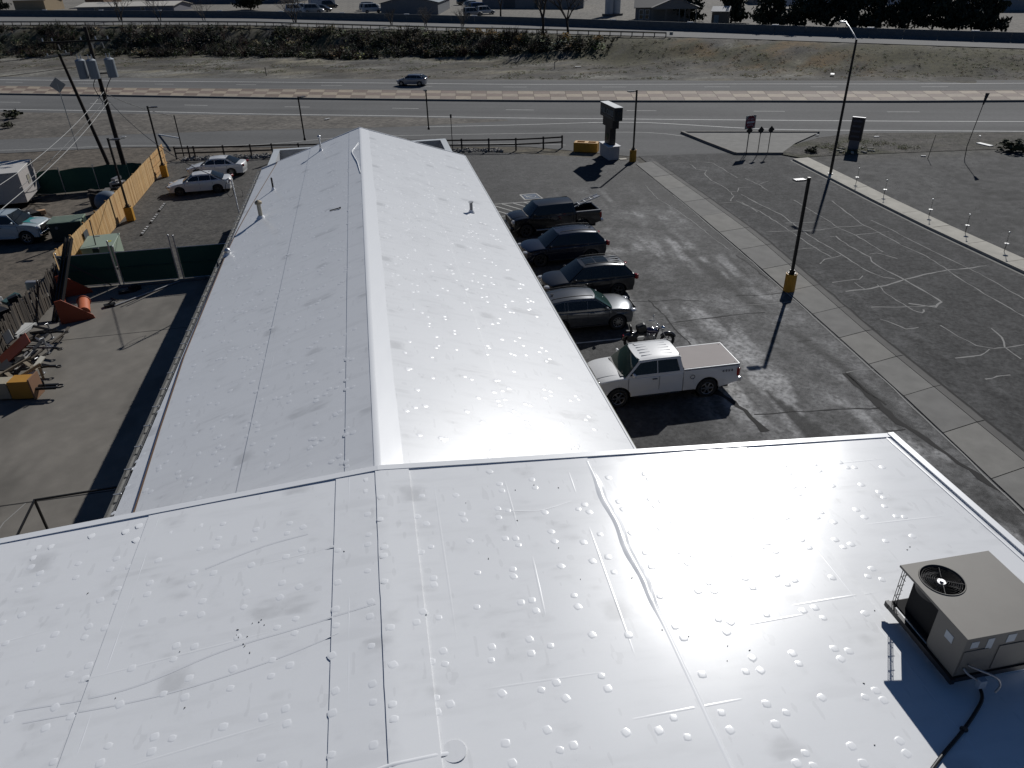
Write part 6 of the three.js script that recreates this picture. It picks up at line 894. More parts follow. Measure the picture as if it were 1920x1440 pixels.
  solid('white_plank', [metreUV(beam([-15.5, 0.25, -29.7], [-15.05, 0.75, -31.4], 0.2, 0.06))], mat(0.62, 0.58, 0.48, 0.7), 'white plank slanting up behind the yellow plough mount', 'plank');
  const r2 = rng(17); for (let i = 0; i < 7; i++) solid('scrap_bar', [beam([-16.9 + r2() * 1.6, 0.15 + r2() * 0.5, -36 + r2() * 5.5], [-16.5 + r2() * 1.6, 0.2 + r2() * 0.8, -35.6 + r2() * 5], 0.06 + 0.08 * r2(), 0.05)], [M.greyMetal, M.woodOld[1], M.black, mat(0.45, 0.44, 0.42, 0.6)][i % 4], 'scrap bar in the tangle along the board fence', 'scrap', 'scrap bars along the board fence');
  // black wire crate at the wing corner
  const cr = thing('equipment_cage', 'black framed cage standing below the wing roof corner', 'cage', [-9.9, 0.015, -19.2], 0.06); for (const [x, z] of [[-1.3, -0.7], [1.3, -0.7], [-1.3, 1.2], [1.3, 1.2]]) part(cr, 'post', [bx(0.06, 1.4, 0.06, x, 0.7, z)], M.pole); for (const y of [0.1, 1.4]) part(cr, 'frame', [bx(2.66, 0.05, 0.05, 0, y, -0.7), bx(2.66, 0.05, 0.05, 0, y, 1.2), bx(0.05, 0.051, 1.9, -1.3, y, 0.25), bx(0.05, 0.051, 1.9, 1.3, y, 0.25)], M.pole); part(cr, 'side_panel', [bx(2.5, 1.25, 0.01, 0, 0.75, 1.15), bx(0.01, 1.25, 1.8, 1.25, 0.75, 0.25)], M.black);
  const r5 = rng(71); for (let i = 0; i < 12; i++) { const x = -18.4 - r5() * 2.6, z = -40.5 + r5() * 7; solid('scrap_heap', [rbx(0.3 + r5() * 0.9, 0.12 + r5() * 0.5, 0.25 + r5() * 0.5, 0.03, x, 0.3 + r5() * 0.5, z, r5() * 3, (r5() - 0.5) * 0.8)], [mat(0.6, 0.6, 0.58, 0.5), M.black, mat(0.05, 0.11, 0.11, 0.6), M.greyMetal, M.black, M.woodOld[0]][i % 6], 'scrap piece heaped behind the weathered board fence', 'scrap', 'scrap behind the board fence'); }
  // trailer, flatbed truck, dumpster, barrels beyond the plank fence
  const tr = thing('camper_trailer', 'pale boxy trailer in the junk yard at the left edge', 'trailer', [-27.8, 0, -59.9], 0.13); const tw = mat(0.42, 0.39, 0.37, 0.6, 0, { map: T.plain });
  part(tr, 'body', [rbx(5.2, 2.1, 4.3, 0.06, 0, 1.7, 0)], tw); part(tr, 'roof', [rbx(5.26, 0.08, 4.36, 0.03, 0, 2.78, 0)], mat(0.5, 0.48, 0.45, 0.6)); const w = part(tr, 'window', [bx(0.03, 0.5, 0.55, 2.61, 1.9, 0.1)], mat(0.32, 0.3, 0.24, 0.3)); part(w, 'window_frame', [bx(0.04, 0.06, 0.65, 2.615, 2.18, 0.1), bx(0.04, 0.06, 0.65, 2.615, 1.62, 0.1), bx(0.04, 0.5, 0.06, 2.615, 1.9, 0.41), bx(0.04, 0.5, 0.06, 2.615, 1.9, -0.21)], M.concreteB); part(tr, 'roof_vent', [rbx(0.5, 0.14, 0.5, 0.04, -0.6, 2.88, 0.3)], M.black); part(tr, 'chassis', [bx(5, 0.2, 2, 0, 0.55, 0), beam([2.5, 0.5, 0.6], [4, 0.5, 0], 0.1, 0.1), beam([2.5, 0.5, -0.6], [4, 0.5, 0], 0.1, 0.1)], M.blackMetal); for (const s of [1, -1]) wheel(tr, -0.4, s * 1.95, 0.36, 0.22, M.alloy);
  const fb = pickup('flatbed_truck', 'old white truck with teal hood trim in the junk yard', [-24.2, 0.0, -51.4], -0.12, paintMat(0.42, 0.48, 0.5, 0.4), { group: undefined, handle: M.black, step: M.alloy, rim: M.alloy, spokes: 5 }); part(fb, 'hood_stripe', [upward(patch(4, 4, (u, v) => [lerp(1.7, 2.6, u), 1.31 - 0.1 * u * u, lerp(-0.5, 0.5, v)]))], paintMat(0.05, 0.3, 0.27, 0.35));
  const dm = thing('dumpster', 'dark green dumpster with a ribbed lid behind the plank fence', 'dumpster', [-20.0, 0, -51.0], 0.08); part(dm, 'bin', [rbx(1.9, 1.15, 1.5, 0.03, 0, 0.6, 0)], mat(0.012, 0.03, 0.022, 0.6)); const lid = part(dm, 'lid', [bx(1.98, 0.06, 1.55, 0, 1.21, 0)], mat(0.26, 0.33, 0.25, 0.5)); for (let i = 0; i < 6; i++) part(lid, 'lid_rib', [bx(1.9, 0.03, 0.07, 0, 1.255, -0.6 + i * 0.24)], mat(0.36, 0.43, 0.34, 0.5)); part(dm, 'badge', [cyl(0.1, 0.1, 0.01, -0.5, 0.9, 0.76, 14, Math.PI / 2)], M.concreteB);
  solid('blue_tank', [new THREE.SphereGeometry(0.75, 16, 12).scale(1.2, 1, 1).translate(-19.1, 0.7, -56.6)], mat(0.1, 0.13, 0.17, 0.6), 'round blue grey tank behind the plank fence', 'tank');
  const r3 = rng(23); for (let i = 0; i < 8; i++) { const x = -26.5 + r3() * 3, z = -56.6 + r3() * 2.2; solid('scrap_crate', [bx(0.4 + r3() * 0.8, 0.3 + r3() * 0.7, 0.4 + r3() * 0.6, x, 0.35, z, 0, r3() * 3)], [M.greyMetal, M.blackMetal, M.woodOld[1], M.concreteDark][i % 4], 'odd box in the junk in front of the pale trailer', 'junk', 'junk in front of the pale trailer'); }
  solid('wooden_block', [rbx(0.75, 0.3, 0.4, 0.03, -23.9, 0.2, -56.9, 0.5)], mat(0.45, 0.28, 0.16, 0.8), 'pale brown block on the dirt beside the trailer junk', 'block');
  for (const [i, x, z, c] of [[0, -19.8, -59.0, M.concreteDark], [1, -19.2, -60.1, M.blackMetal], [2, -20.4, -58.2, M.woodOld[0]], [3, -19.6, -61.3, M.greyMetal]]) solid('stored_crate', [bx(0.9, 0.7 + 0.15 * i, 0.8, x, 0.4, z, 0, i), bx(0.3, 0.2, 0.9, x, 0.9 + 0.1 * i, z, 0, i * 2)], c, ['grey crate', 'black crate', 'brown crate', 'pale crate'][i] + ' stored behind the middle of the plank fence', 'crate');
}
// ---------- upper road, barrier, guardrail ----------
const gy = (x, z) => terr(x, z) + lumpy(x, z) - 0.03;
{
  const us = []; for (let u = -235; u <= 55; u += 5) us.push(u);
  const edge = us.map((u) => uv2xz(u, vE(u))), bar_ = us.map((u) => uv2xz(u, vB(u)));
  struct('upper_road', [band(edge, bar_, (x, z) => terr(x, z) + 0.05, 6, us.length, (x, z) => { const k = 0.24 + 0.06 * (fbm(x * 0.2, z * 0.2, 3) - 0.5); return [k, k * 0.98, k * 0.94]; })], ASPHROAD);
  // concrete barrier in segments
  const b = thing('road_barrier', 'long grey concrete barrier along the upper road', 'barrier'); const cm = mat(0.13, 0.15, 0.165, 0.8, 0, { map: T.concrete });
  const pr = [[-0.3, 0], [0.3, 0], [0.3, 0.1], [0.16, 0.4], [0.1, 1.4], [-0.1, 1.4], [-0.16, 0.4], [-0.3, 0.1]];
  for (let i = 1; i < us.length; i++) {
    const p = bar_[i - 1], q = bar_[i], y0 = terr(...p), y1 = terr(...q); const dx = q[0] - p[0], dz = q[1] - p[1], L = Math.hypot(dx, dz);
    const s = new THREE.Shape(pr.map((a) => new THREE.Vector2(...a))); const g = new THREE.ExtrudeGeometry(s, { depth: L - 0.03, bevelEnabled: false }); g.rotateY(Math.atan2(dx, dz)); const P = g.attributes.position; for (let k = 0; k < P.count; k++) { const t = clamp((P.getX(k) * dx + P.getZ(k) * dz) / (L * L)); P.setY(k, P.getY(k) + lerp(y0, y1, t) + 0.02); } g.translate(p[0], 0, p[1]);
    const seg = part(b, 'barrier_segment', [metreUV(g)], cm);
    if (i % 3 === 0) part(seg, 'reflector', [bx(1.1, 0.16, 0.3, p[0], y0 + 1.46, p[1], 0, Math.atan2(-dz, dx))], mat(0.8, 0.8, 0.8, 0.5));
  }
  const gr = thing('guardrail', 'galvanised guardrail with posts above the brushy bank', 'guardrail'); const ru = []; for (let u = -215; u <= -43.5; u += 1.95) ru.push(u);
  const gp = ru.map((u) => { const [x, z] = uv2xz(u, vE(u) + 0.4); return [x, terr(x, z), z]; });
  gp.forEach((p, i) => { if (p[0] > -95) part(gr, 'post', [bx(0.13, 0.95, 0.13, p[0], p[1] + 0.3, p[2])], M.railWood); });
  for (let i = 1; i < gp.length; i += 1) { const a = gp[i - 1], c = gp[i]; if (a[0] < -95) continue; part(gr, 'rail', [beam([a[0], a[1] + 0.68, a[2] + 0.1], [c[0], c[1] + 0.68, c[2] + 0.1], 0.3, 0.05)], M.galv); }
  const e = gp[gp.length - 1]; part(gr, 'end_terminal', [bx(0.5, 0.5, 0.3, e[0] + 0.7, e[1] + 0.6, e[2] + 0.6, 0, -0.7)], mat(0.35, 0.35, 0.33, 0.5));
}
// ---------- brush on the bank, weeds, gravel stones ----------
function leafClump(n, seed, w, h) { const r = rng(seed), out = []; for (let i = 0; i < n; i++) { const a = r() * 6.283, e = 0.2 + r() * 1.1, R = 0.25 + r() * 0.75; const l = w * (0.5 + r() * 0.8), g = new THREE.PlaneGeometry(l, l * (0.35 + 0.5 * r())); g.rotateX(r() * 3); g.rotateY(r() * 6); g.translate(Math.cos(a) * Math.cos(e) * R, h * Math.sin(e) * R + 0.05, Math.sin(a) * Math.cos(e) * R); out.push(g); } return merge(out); }
function twigClump(n, seed) { const r = rng(seed), out = []; for (let i = 0; i < n; i++) { const a = r() * 6.283, t = 0.15 + r() * 0.8, l = 0.5 + r() * 0.8; const g = new THREE.CylinderGeometry(0.008, 0.022, l, 3, 1, true); g.translate(0, l / 2, 0); g.rotateZ(t * 0.8); g.rotateY(a); out.push(g); } return merge(out); }
function scatter(name, label, cat, geo, m, list) { const im = new THREE.InstancedMesh(geo, m, list.length); const m4 = new THREE.Matrix4(); list.forEach(([x, y, z, sx, sy, ry, c], i) => { m4.compose(V(x, y, z), new THREE.Quaternion().setFromEuler(new THREE.Euler(0, ry, 0)), V(sx, sy, sx)); im.setMatrixAt(i, m4); im.setColorAt(i, C(...c)); }); im.name = numbered(name); im.castShadow = im.receiveShadow = true; scene.add(im); return tag(im, label, cat, null, 'stuff'); }
const LEAF = phys(1, 1, 1, 0.95, { transmission: 0.25, thickness: 0 });
{
  const r = rng(301), brush = [], twigs = [], pale = [];
  const ok = (x) => x > -85 && x < 60;
  for (let i = 0; i < 5200; i++) {
    const u = lerp(-205, -52, r()), d = 1.6 + Math.pow(r(), 0.8) * (14.5 - sstep(-110, -55, u) * 7), [x, z] = uv2xz(u, vE(u) + d); if (!ok(x)) continue;
    if (u > -78 && r() < sstep(-78, -52, u) * 0.9) continue;
    const cl = fbm(x * 0.16 + 3, z * 0.16, 3); if (cl < 0.42 && r() < 0.75) continue; const s = (0.45 + r() * 0.8) * (0.45 + cl * 1.1) * (0.55 + 0.45 * sstep(1.6, 4.5, d)), k = r(); const y = gy(x, z);
    if (k < 0.52) brush.push([x, y, z, s, s * (0.8 + r() * 0.6), r() * 6, [0.026 + 0.03 * r(), 0.03 + 0.03 * r(), 0.014 + 0.01 * r()]]);
    else if (k < 0.87) twigs.push([x, y, z, s * 1.4, s * (0.9 + 0.7 * r()), r() * 6, [0.022 + 0.03 * r(), 0.019 + 0.024 * r(), 0.015 + 0.014 * r()]]);
    else { const gr2 = fbm(x * 0.15, z * 0.15 + 80, 3) > 0.5 ? 1 : 0.55; if (r() < 0.75) pale.push([x, y + 0.35, z, s * 1.05, s * 1.0, r() * 6, [(0.42 + 0.2 * r()) * gr2, (0.39 + 0.18 * r()) * gr2, (0.24 + 0.12 * r()) * gr2]]); };
  }
  scatter('bank_brush', 'dark leafy brush covering the bank below the guardrail', 'brush', leafClump(26, 41, 0.3, 1), LEAF, brush);
  scatter('bank_twigs', 'tangled bare brown brush on the bank below the guardrail', 'brush', twigClump(30, 43), mat(1, 1, 1, 0.95), twigs);
  scatter('pale_seed_heads', 'pale dry seed heads among the dark brush of the bank', 'brush', leafClump(18, 45, 0.2, 0.9), LEAF, pale);
  // low weeds over dirt and gentle right bank
  const weeds = [];
  for (let i = 0; i < 16000; i++) { const u = lerp(-210, 30, r()), d = 1 + Math.pow(r(), 0.7) * 34, [x, z] = uv2xz(u, vE(u) + d); if (x < -80 || x > 112) continue; const lim = interp(x, [-80, -58.7, -36.6, -16.3, 2.8, 20.5, 37.3, 53.3, 68.6, 83.4, 112], [-151, -143.5, -134.3, -126.2, -118.7, -111.2, -104.6, -98.8, -93.3, -88.4, -79]); if (z > lim) continue; const f = fbm(x * 0.22, z * 0.4 + 5, 4), right = sstep(30, 60, x) * (d < 16 ? 1 : 0.35); if (f < 0.53 - right * 0.16) continue; const s = 0.22 + 0.4 * r() * r(); const gold = sstep(48, 62, x) * (1 - sstep(68, 76, x)) * r(); weeds.push([x, gy(x, z), z, s, s * 0.7, r() * 6, [lerp(0.12, 0.24, gold) * (0.7 + r() * 0.6), lerp(0.115, 0.15, gold) * (0.7 + r() * 0.6), 0.045]]); }
  scatter('dry_weeds', 'low dry weeds scattered over the dirt beyond the road', 'weeds', leafClump(14, 47, 0.3, 0.4), phys(1, 1, 1, 0.95, { transmission: 0.5, thickness: 0 }), weeds);
  const vw = []; for (let i = 0; i < 420; i++) { const x = 36.5 + r() * 10, z = lerp(-61.5, -57.4, r()); if (fbm(x * 0.6, z * 0.8, 3) < 0.5) continue; const s = 0.12 + 0.25 * r(); vw.push([x, 0.08, z, s, s * 0.8, r() * 6, [0.07 + 0.05 * r(), 0.075 + 0.04 * r(), 0.025]]); }
  scatter('verge_weeds', 'green and yellow weeds around the panel sign in the gravel verge', 'weeds', leafClump(14, 49, 0.3, 0.7), LEAF, vw);
  const st = []; for (let i = 0; i < 1000; i++) { const x = 35.2 + Math.pow(r(), 1.3) * 50, z = lerp(-57.5, -22, r()); const s = 0.03 + 0.04 * r(), k = 0.07 + r() * 0.16; st.push([x, 0.06, z, s, s * 0.35, r() * 6, [k, k * 0.98, k * 0.95]]); }
  scatter('gravel_stones', 'loose stones strewn over the gravel lot', 'gravel', new THREE.DodecahedronGeometry(1, 0), mat(1, 1, 1, 0.95), st);
  for (const [i, x, z, s] of [[0, 53, -54.6, 1.35], [1, 37.2, -58.9, 0.65], [2, -41.3, -100, 1.3], [3, -39.5, -93.7, 0.8]]) { const b = thing('weed_bush', ['dark round bush at the right edge of the gravel lot', 'small dark bush at the tip of the gravel verge', 'dark bush on the dirt island near the left edge', 'smaller dark bush below the other on the dirt island'][i], 'bush', [x, 0.05, z], i); part(b, 'foliage', [leafClump(150, 60 + i, 0.26, 0.75).scale(s, s, s)], mat(0.045, 0.05, 0.022, 0.95)); part(b, 'stem', [twigClump(24, 70 + i).scale(s * 0.8, s * 0.7, s * 0.8)], M.railWood); }
}
// golden and pale bushes that stand out on the bank
const ORD = ['leftmost', 'second', 'third', 'fourth', 'fifth', 'sixth', 'seventh', 'eighth', 'ninth', 'tenth'];
const bushX = { gold: [39.8, 35, 27.7, 19.8, 23.2, 24.8, 21.4], pale: [-1.7, 1.2, -11.7, -5.5, -53.1, -68.2, -44, 4.6, -20, -30.5] };
const bushLabel = (x, c) => { const i = [...bushX[c]].sort((a, b) => a - b).indexOf(x); return (i ? ORD[i] + ' from the left' : 'leftmost') + (c === 'gold' ? ' of the golden bushes on the bank below the guardrail' : ' of the pale bushes in the dark brush of the bank'); };
[[39.8, -133, 1.0, 'gold'], [35, -136.3, 1.2, 'gold'], [27.7, -140.1, 1.25, 'gold'], [19.8, -148, 1.0, 'gold'], [23.2, -144.5, 1.3, 'gold'], [24.8, -142.3, 1.2, 'gold'], [21.4, -146.6, 1.1, 'gold'], [-1.7, -152.5, 1.1, 'pale'], [1.2, -150.4, 1.0, 'pale'], [-11.7, -159.4, 1.0, 'pale'], [-5.5, -161.2, 1.0, 'pale'], [-53.1, -172.4, 1.1, 'pale'], [-68.2, -180.1, 1.2, 'pale'], [-44, -170.4, 1.0, 'pale'], [4.6, -151.8, 1.0, 'pale'], [-20, -163, 1.1, 'pale'], [-30.5, -167, 1.0, 'pale']].forEach(([x, z, s, c], i) => {
  const b = thing('dry_bush', bushLabel(x, c), 'bush', [x, gy(x, z), z], i * 1.3, c === 'gold' ? 'golden bushes on the bank' : 'pale bushes on the bank');
  part(b, 'foliage', [leafClump(120, 90 + i, 0.24, 1.0).scale(s, s * 1.1, s)], phys(...(c === 'gold' ? [0.3, 0.2, 0.08] : [0.25, 0.22, 0.13]), 0.95, { transmission: 0.35, thickness: 0 })); part(b, 'stem', [twigClump(20, 120 + i).scale(s, s, s)], M.railWood);
});
// ---------- trees ----------
function bareTree(label, x, z, h, seed, o = {}) {
  const t = thing('bare_tree', label, 'tree', [x, gy(x, z), z], seed, o.group); const r = rng(seed * 131 + 7), trunk = [], crown = [];
  const grow = (p, d, l, rd, lev) => {
    const n = lev === 0 ? 3 : 2; let q = p.clone(), dir = d.clone();
    for (let i = 0; i < n; i++) { const e = q.clone().addScaledVector(dir, l / n); const r0 = rd * (1 - 0.35 * i / n), r1 = rd * (1 - 0.35 * (i + 1) / n); (lev < 1 ? trunk : crown).push(bar([q.x, q.y, q.z], [e.x, e.y, e.z], r0, r1, lev < 2 ? 7 : lev < 4 ? 4 : 3)); q = e; dir.add(V((r() - 0.5) * 0.3, 0.05, (r() - 0.5) * 0.3)).normalize(); }
    if (lev >= (o.levels ?? 5)) return;
    const k = lev === 0 ? (o.forks ?? 4) : 2 + (r() < 0.55 ? 1 : 0);
    for (let i = 0; i < k; i++) { const a = (i + r() * 0.7) / k * 6.283, sp = 0.35 + r() * 0.45; const v = dir.clone().add(V(Math.cos(a) * sp, 0.1 * r(), Math.sin(a) * sp)).normalize(); grow(lev === 0 && i > 1 ? p.clone().lerp(q, 0.6 + 0.4 * r()) : q, v, l * (0.62 + 0.22 * r()), rd * 0.62, lev + 1); }
  };
  for (let i = 0; i < (o.stems ?? 1); i++) { const a = i * 2.4 + seed; grow(V(i ? Math.cos(a) * 0.3 : 0, -0.2, i ? Math.sin(a) * 0.3 : 0), V((r() - 0.5) * 0.25 + (i ? Math.cos(a) * 0.2 : 0), 1, (r() - 0.5) * 0.25 + (i ? Math.sin(a) * 0.2 : 0)).normalize(), h * 0.3, h * 0.028 / (o.stems ? 1.4 : 1), 0); }
  part(t, 'trunk', trunk, M.creosote); part(t, 'crown', crown, o.m || mat(0.06, 0.05, 0.042, 0.95)); return t;
}
bareTree('large bare tree on the bank left of its twin', 32.3, -141.9, 9.5, 3); bareTree('large bare tree on the bank right of its twin', 36.2, -139.1, 9.0, 4);
const TW = mat(0.1, 0.088, 0.075, 0.95);
bareTree('multi stemmed bare tree at the top of the left bank', -51.3, -193, 7, 5, { stems: 3, m: TW, forks: 3 }); bareTree('slender bare tree rising past the left barrier', -42.4, -189.8, 6, 6, { stems: 2, m: TW, forks: 3 }); bareTree('thin bare tree beside the guardrail near the pale long roof end', -32.1, -183.4, 5, 7, { stems: 2, m: TW, forks: 3 });
bareTree('multi stemmed bare tree beside the guardrail by the far car park', -12.8, -174.6, 7, 8, { stems: 3, m: TW, forks: 3 }); bareTree('bare sapling before the blue grey metal building, left of three', 6.5, -163.9, 4, 9, { stems: 3, levels: 4, m: TW }); bareTree('bare sapling before the blue grey metal building, middle of three', 13, -160, 4.5, 10, { stems: 3, levels: 4, m: TW }); bareTree('bare sapling before the blue grey metal building, right of three', 19.6, -155.2, 4.2, 11, { stems: 3, levels: 4, m: TW });
bareTree('spreading bare tree behind the barrier by the parked cars', 31.5, -181, 8, 12); bareTree('bare tree behind the long pale roof at the left', -60, -240, 8, 13, { m: TW });
function conifer(label, x, z, h, w, seed) {
  const t = thing('evergreen_tree', label, 'tree', [x, gy(x, z), z], seed, 'evergreens behind the barrier'); const r = rng(seed * 77 + 5); const trunk = [metreUV(bar([0, -0.2, 0], [0.15, h * 0.8, 0.1], 0.22, 0.06, 8))], limbs = [], leaf = [];
  for (let i = 0; i < 34; i++) { const y = 0.15 + h * 0.85 * Math.pow(r(), 1.25), a = r() * 6.283, L = w * (1 - y / h * 0.75) * (0.6 + 0.5 * r()); const e = [Math.cos(a) * L, y + L * (0.15 + 0.35 * r()), Math.sin(a) * L]; limbs.push(bar([0, y * 0.9, 0], e, 0.06, 0.02, 4)); for (let k = 0; k < 75; k++) { const tt = 0.3 + 0.8 * r(), sp = 0.4 + 0.6 * r(); const l = 0.3 + 0.4 * r(); const g = new THREE.PlaneGeometry(0.2 + 0.2 * r(), l); g.rotateX((r() - 0.5) * 2); g.rotateZ((r() - 0.5) * 1.6); g.rotateY(r() * 6); g.translate(e[0] * tt + (r() - 0.5) * sp * 2, lerp(y * 0.9, e[1], tt) + (r() - 0.4) * sp * 1.4, e[2] * tt + (r() - 0.5) * sp * 2); leaf.push(g); } }
  part(t, 'trunk', trunk, M.creosote); part(t, 'limbs', limbs, M.creosote); part(t, 'crown', leaf, mat(0.022, 0.032, 0.018, 0.9)); return t;
}
[[75.5, -140, 9, 4.4], [79.7, -135.8, 10, 4.8], [83.3, -134.4, 9, 4.6], [86.8, -131.6, 10, 4.8], [90.6, -129.6, 9, 4.6], [95, -128, 8, 4.4], [98.4, -126, 8, 4.6], [102.6, -124.7, 7.6, 4.4], [107, -124, 6.4, 3.8]].forEach(([x, z, h, w], i) => conifer(['first', 'second', 'third', 'fourth', 'fifth', 'sixth', 'seventh', 'eighth', 'ninth'][i] + ' from the left in the dark evergreen row', x, z, h, w, 40 + i));
conifer('dark evergreen behind the garden shed', 73, -152, 7, 3.2, 55); conifer('dark evergreen between porch house and shed', 66.5, -158, 7.5, 3.0, 56); conifer('evergreen above the tan house at the far left', -98, -252, 9, 4, 57);
conifer('russet evergreen above the left end of the car park', -27, -222, 7, 4, 58);
// ---------- buildings beyond the barrier ----------
function block(name, label, pos, turn, W, Hh, D, wall, roof, o = {}) {
  const b = thing(name, label, o.cat || 'building', [pos[0], terr(pos[0], pos[1]) - 0.2, pos[1]], turn); const rise = o.rise ?? 1.2, ov = o.over ?? 0.35;
  const s = new THREE.Shape([[-D / 2, 0], [D / 2, 0], [D / 2, Hh], [0, Hh + rise], [-D / 2, Hh]].map((p) => new THREE.Vector2(...p))); const g = new THREE.ExtrudeGeometry(s, { depth: W, bevelEnabled: false }); g.translate(0, 0, -W / 2); g.rotateY(Math.PI / 2); const wl = part(b, 'wall', [metreUV(g)], wall);
  const rf = node(b, 'roof'); const sl = Math.hypot(D / 2 + ov, rise * (D / 2 + ov) / (D / 2)), an = Math.atan2(rise, D / 2);
  for (const q of [1, -1]) part(rf, 'roof_plane', [metreUV(bx(W + 2 * ov, 0.12, sl, 0, 0, 0).rotateX(q * an).translate(0, Hh + rise - rise * (D / 2 + ov) / D + 0.07, q * (D / 2 + ov) / 2))], roof);
  for (const [x, y, w, h, z] of o.win || []) { const p = part(b, 'window', [bx(w, h, 0.06, x, y, z ?? D / 2 + 0.02)], M.glass); part(p, 'window_frame', [bx(w + 0.16, 0.08, 0.08, x, y + h / 2, (z ?? D / 2) + 0.02), bx(w + 0.16, 0.08, 0.08, x, y - h / 2, (z ?? D / 2) + 0.02), bx(0.08, h, 0.081, x - w / 2, y, (z ?? D / 2) + 0.02), bx(0.08, h, 0.081, x + w / 2, y, (z ?? D / 2) + 0.02), bx(w, 0.05, 0.07, x, y, (z ?? D / 2) + 0.02)], o.frame || M.lineWhite); }
  for (const [x, y, w, h, z, m] of o.doors || []) part(b, 'door', [bx(w, h, 0.08, x, y, z ?? D / 2 + 0.02)], m || M.concreteDark);
  return b;
}
const blueG = mat(0.11, 0.14, 0.165, 0.5, 0.3), greyS = mat(0.2, 0.2, 0.2, 0.75, 0, { map: T.plain }), creamR = mat(0.72, 0.67, 0.58, 0.55, 0, { map: T.plain });
{
  const mb = block('metal_building', 'blue grey metal building with a low gable behind the barrier', [14.5, -203], Math.PI / 2 - 0.25, 20, 2.5, 13.5, mat(0.19, 0.2, 0.215, 0.6, 0.1, { map: T.plain }), blueG, { rise: 1.5, over: 0.3 });
  part(mb, 'wall_lamp', [new THREE.SphereGeometry(0.5, 10, 8).scale(0.3, 1, 0.9).translate(10.1, 2.6, 0.2)], M.black); part(mb, 'eave_trim', [bx(0.2, 0.25, 14.2, 10.2, 2.5, 0)], mat(0.02, 0.03, 0.035, 0.5));
  const ph = block('porch_house', 'grey house with a white post porch behind the barrier', [62.5, -162.5], -0.35, 11, 2.9, 9, greyS, mat(0.13, 0.125, 0.12, 0.8, 0, { map: T.plain }), { rise: 1.9, win: [[-4.3, 1.6, 0.8, 1.7], [-3.1, 1.6, 0.8, 1.7]], cat: 'house' });
  const pc = node(ph, 'porch'); const s = new THREE.Shape([[-4.2, 2.7], [4.6, 2.7], [4.6, 2.95], [0.4, 4.6], [-4.2, 2.95]].map((p) => new THREE.Vector2(...p))); part(pc, 'porch_gable', [metreUV(new THREE.ExtrudeGeometry(s, { depth: 0.2, bevelEnabled: false }).translate(2, 0, 7.4))], greyS);
  for (const q of [1, -1]) part(pc, 'porch_roof', [beam([2.4, 4.7, 6], [2.4 + q * 4.7, 2.9, 6], 0.12, 3.4)], mat(0.14, 0.135, 0.13, 0.8)); for (const x of [-2.1, 0.6, 3.2, 4.3, 6.5]) part(pc, 'porch_post', [bx(0.16, 2.8, 0.16, x, 1.4, 7.5)], M.concreteB); part(pc, 'porch_deck', [bx(9, 0.25, 3.2, 2.2, 0.12, 6.1)], M.concreteDark); part(pc, 'gable_vent', [bx(0.9, 0.5, 0.05, 2.4, 4.05, 7.63)], M.concreteB);
  block('garden_shed', 'small dark shed with a pale side beside the porch house', [68.6, -147.4], -0.55, 3.0, 2.7, 3.4, mat(0.12, 0.11, 0.095, 0.8, 0, { map: T.plain }), mat(0.4, 0.4, 0.39, 0.6), { rise: 0.7, over: 0.2, doors: [[-0.6, 1.1, 0.9, 2, 1.72, mat(0.14, 0.2, 0.23, 0.6)]], cat: 'shed' });
  block('long_shed', 'long low building with a bright cream roof at the left', [-57.5, -232], -0.32, 27, 1.3, 9, mat(0.2, 0.2, 0.23, 0.7), creamR, { rise: 0.8, win: [[-8, 0.7, 1.2, 0.7], [-2, 0.7, 1.2, 0.7], [5, 0.7, 1.2, 0.7]] });
  block('tan_house', 'tan house with a pale roof at the far left edge', [-86, -248], -0.3, 9, 2.8, 8, mat(0.42, 0.32, 0.2, 0.8, 0, { map: T.plain }), creamR, { rise: 1.3, cat: 'house' });
  block('brown_house', 'small brown gabled house above the long cream roof', [-72, -258], 1.2, 8, 3.5, 6, mat(0.28, 0.18, 0.12, 0.8), mat(0.1, 0.09, 0.085, 0.8), { rise: 2.2, cat: 'house' });
  block('blue_shed', 'blue grey long shed behind the cream roofed building', [-38, -262], -0.3, 46, 4.2, 12, mat(0.14, 0.16, 0.19, 0.7, 0, { map: T.plain }), mat(0.45, 0.46, 0.48, 0.5), { rise: 1.2 });
  block('orange_store', 'broad building with a bright tan roof behind the evergreens', [119, -203], -0.35, 30, 3.6, 12, mat(0.2, 0.19, 0.18, 0.7), mat(0.6, 0.48, 0.34, 0.6, 0, { map: T.plain }), { rise: 0.4 });
  block('pale_house', 'pale grey house at the upper right corner', [147, -168], -0.4, 14, 5.5, 10, mat(0.34, 0.37, 0.39, 0.7, 0, { map: T.plain }), mat(0.2, 0.2, 0.2, 0.8), { rise: 2, win: [[-2, 3, 1.4, 1.6], [3, 3, 1.4, 1.6]], cat: 'house' });
  block('grey_warehouse', 'plain grey warehouse behind the twin bare trees', [46, -212], -0.3, 26, 3.5, 12, mat(0.25, 0.245, 0.24, 0.7, 0, { map: T.plain }), mat(0.3, 0.31, 0.33, 0.6), { rise: 1.0, doors: [[-6, 1.5, 3, 2.8], [2, 1.5, 3, 2.8]] });
  const tk = thing('storage_tank', 'pair of pale upright silos beside the porch house', 'silo', [56.6, terr(56.6, -178), -178], 0.2); for (const x of [-0.9, 0.9]) part(tk, 'silo', [cyl(0.95, 0.95, 6, x, 3, 0, 20), cyl(0.95, 0.3, 0.6, x, 6.3, 0, 20)], mat(0.4, 0.44, 0.48, 0.5, 0.2)); part(tk, 'silo_base', [bx(4, 0.4, 2.4, 0, 0.2, 0)], M.concreteDark);
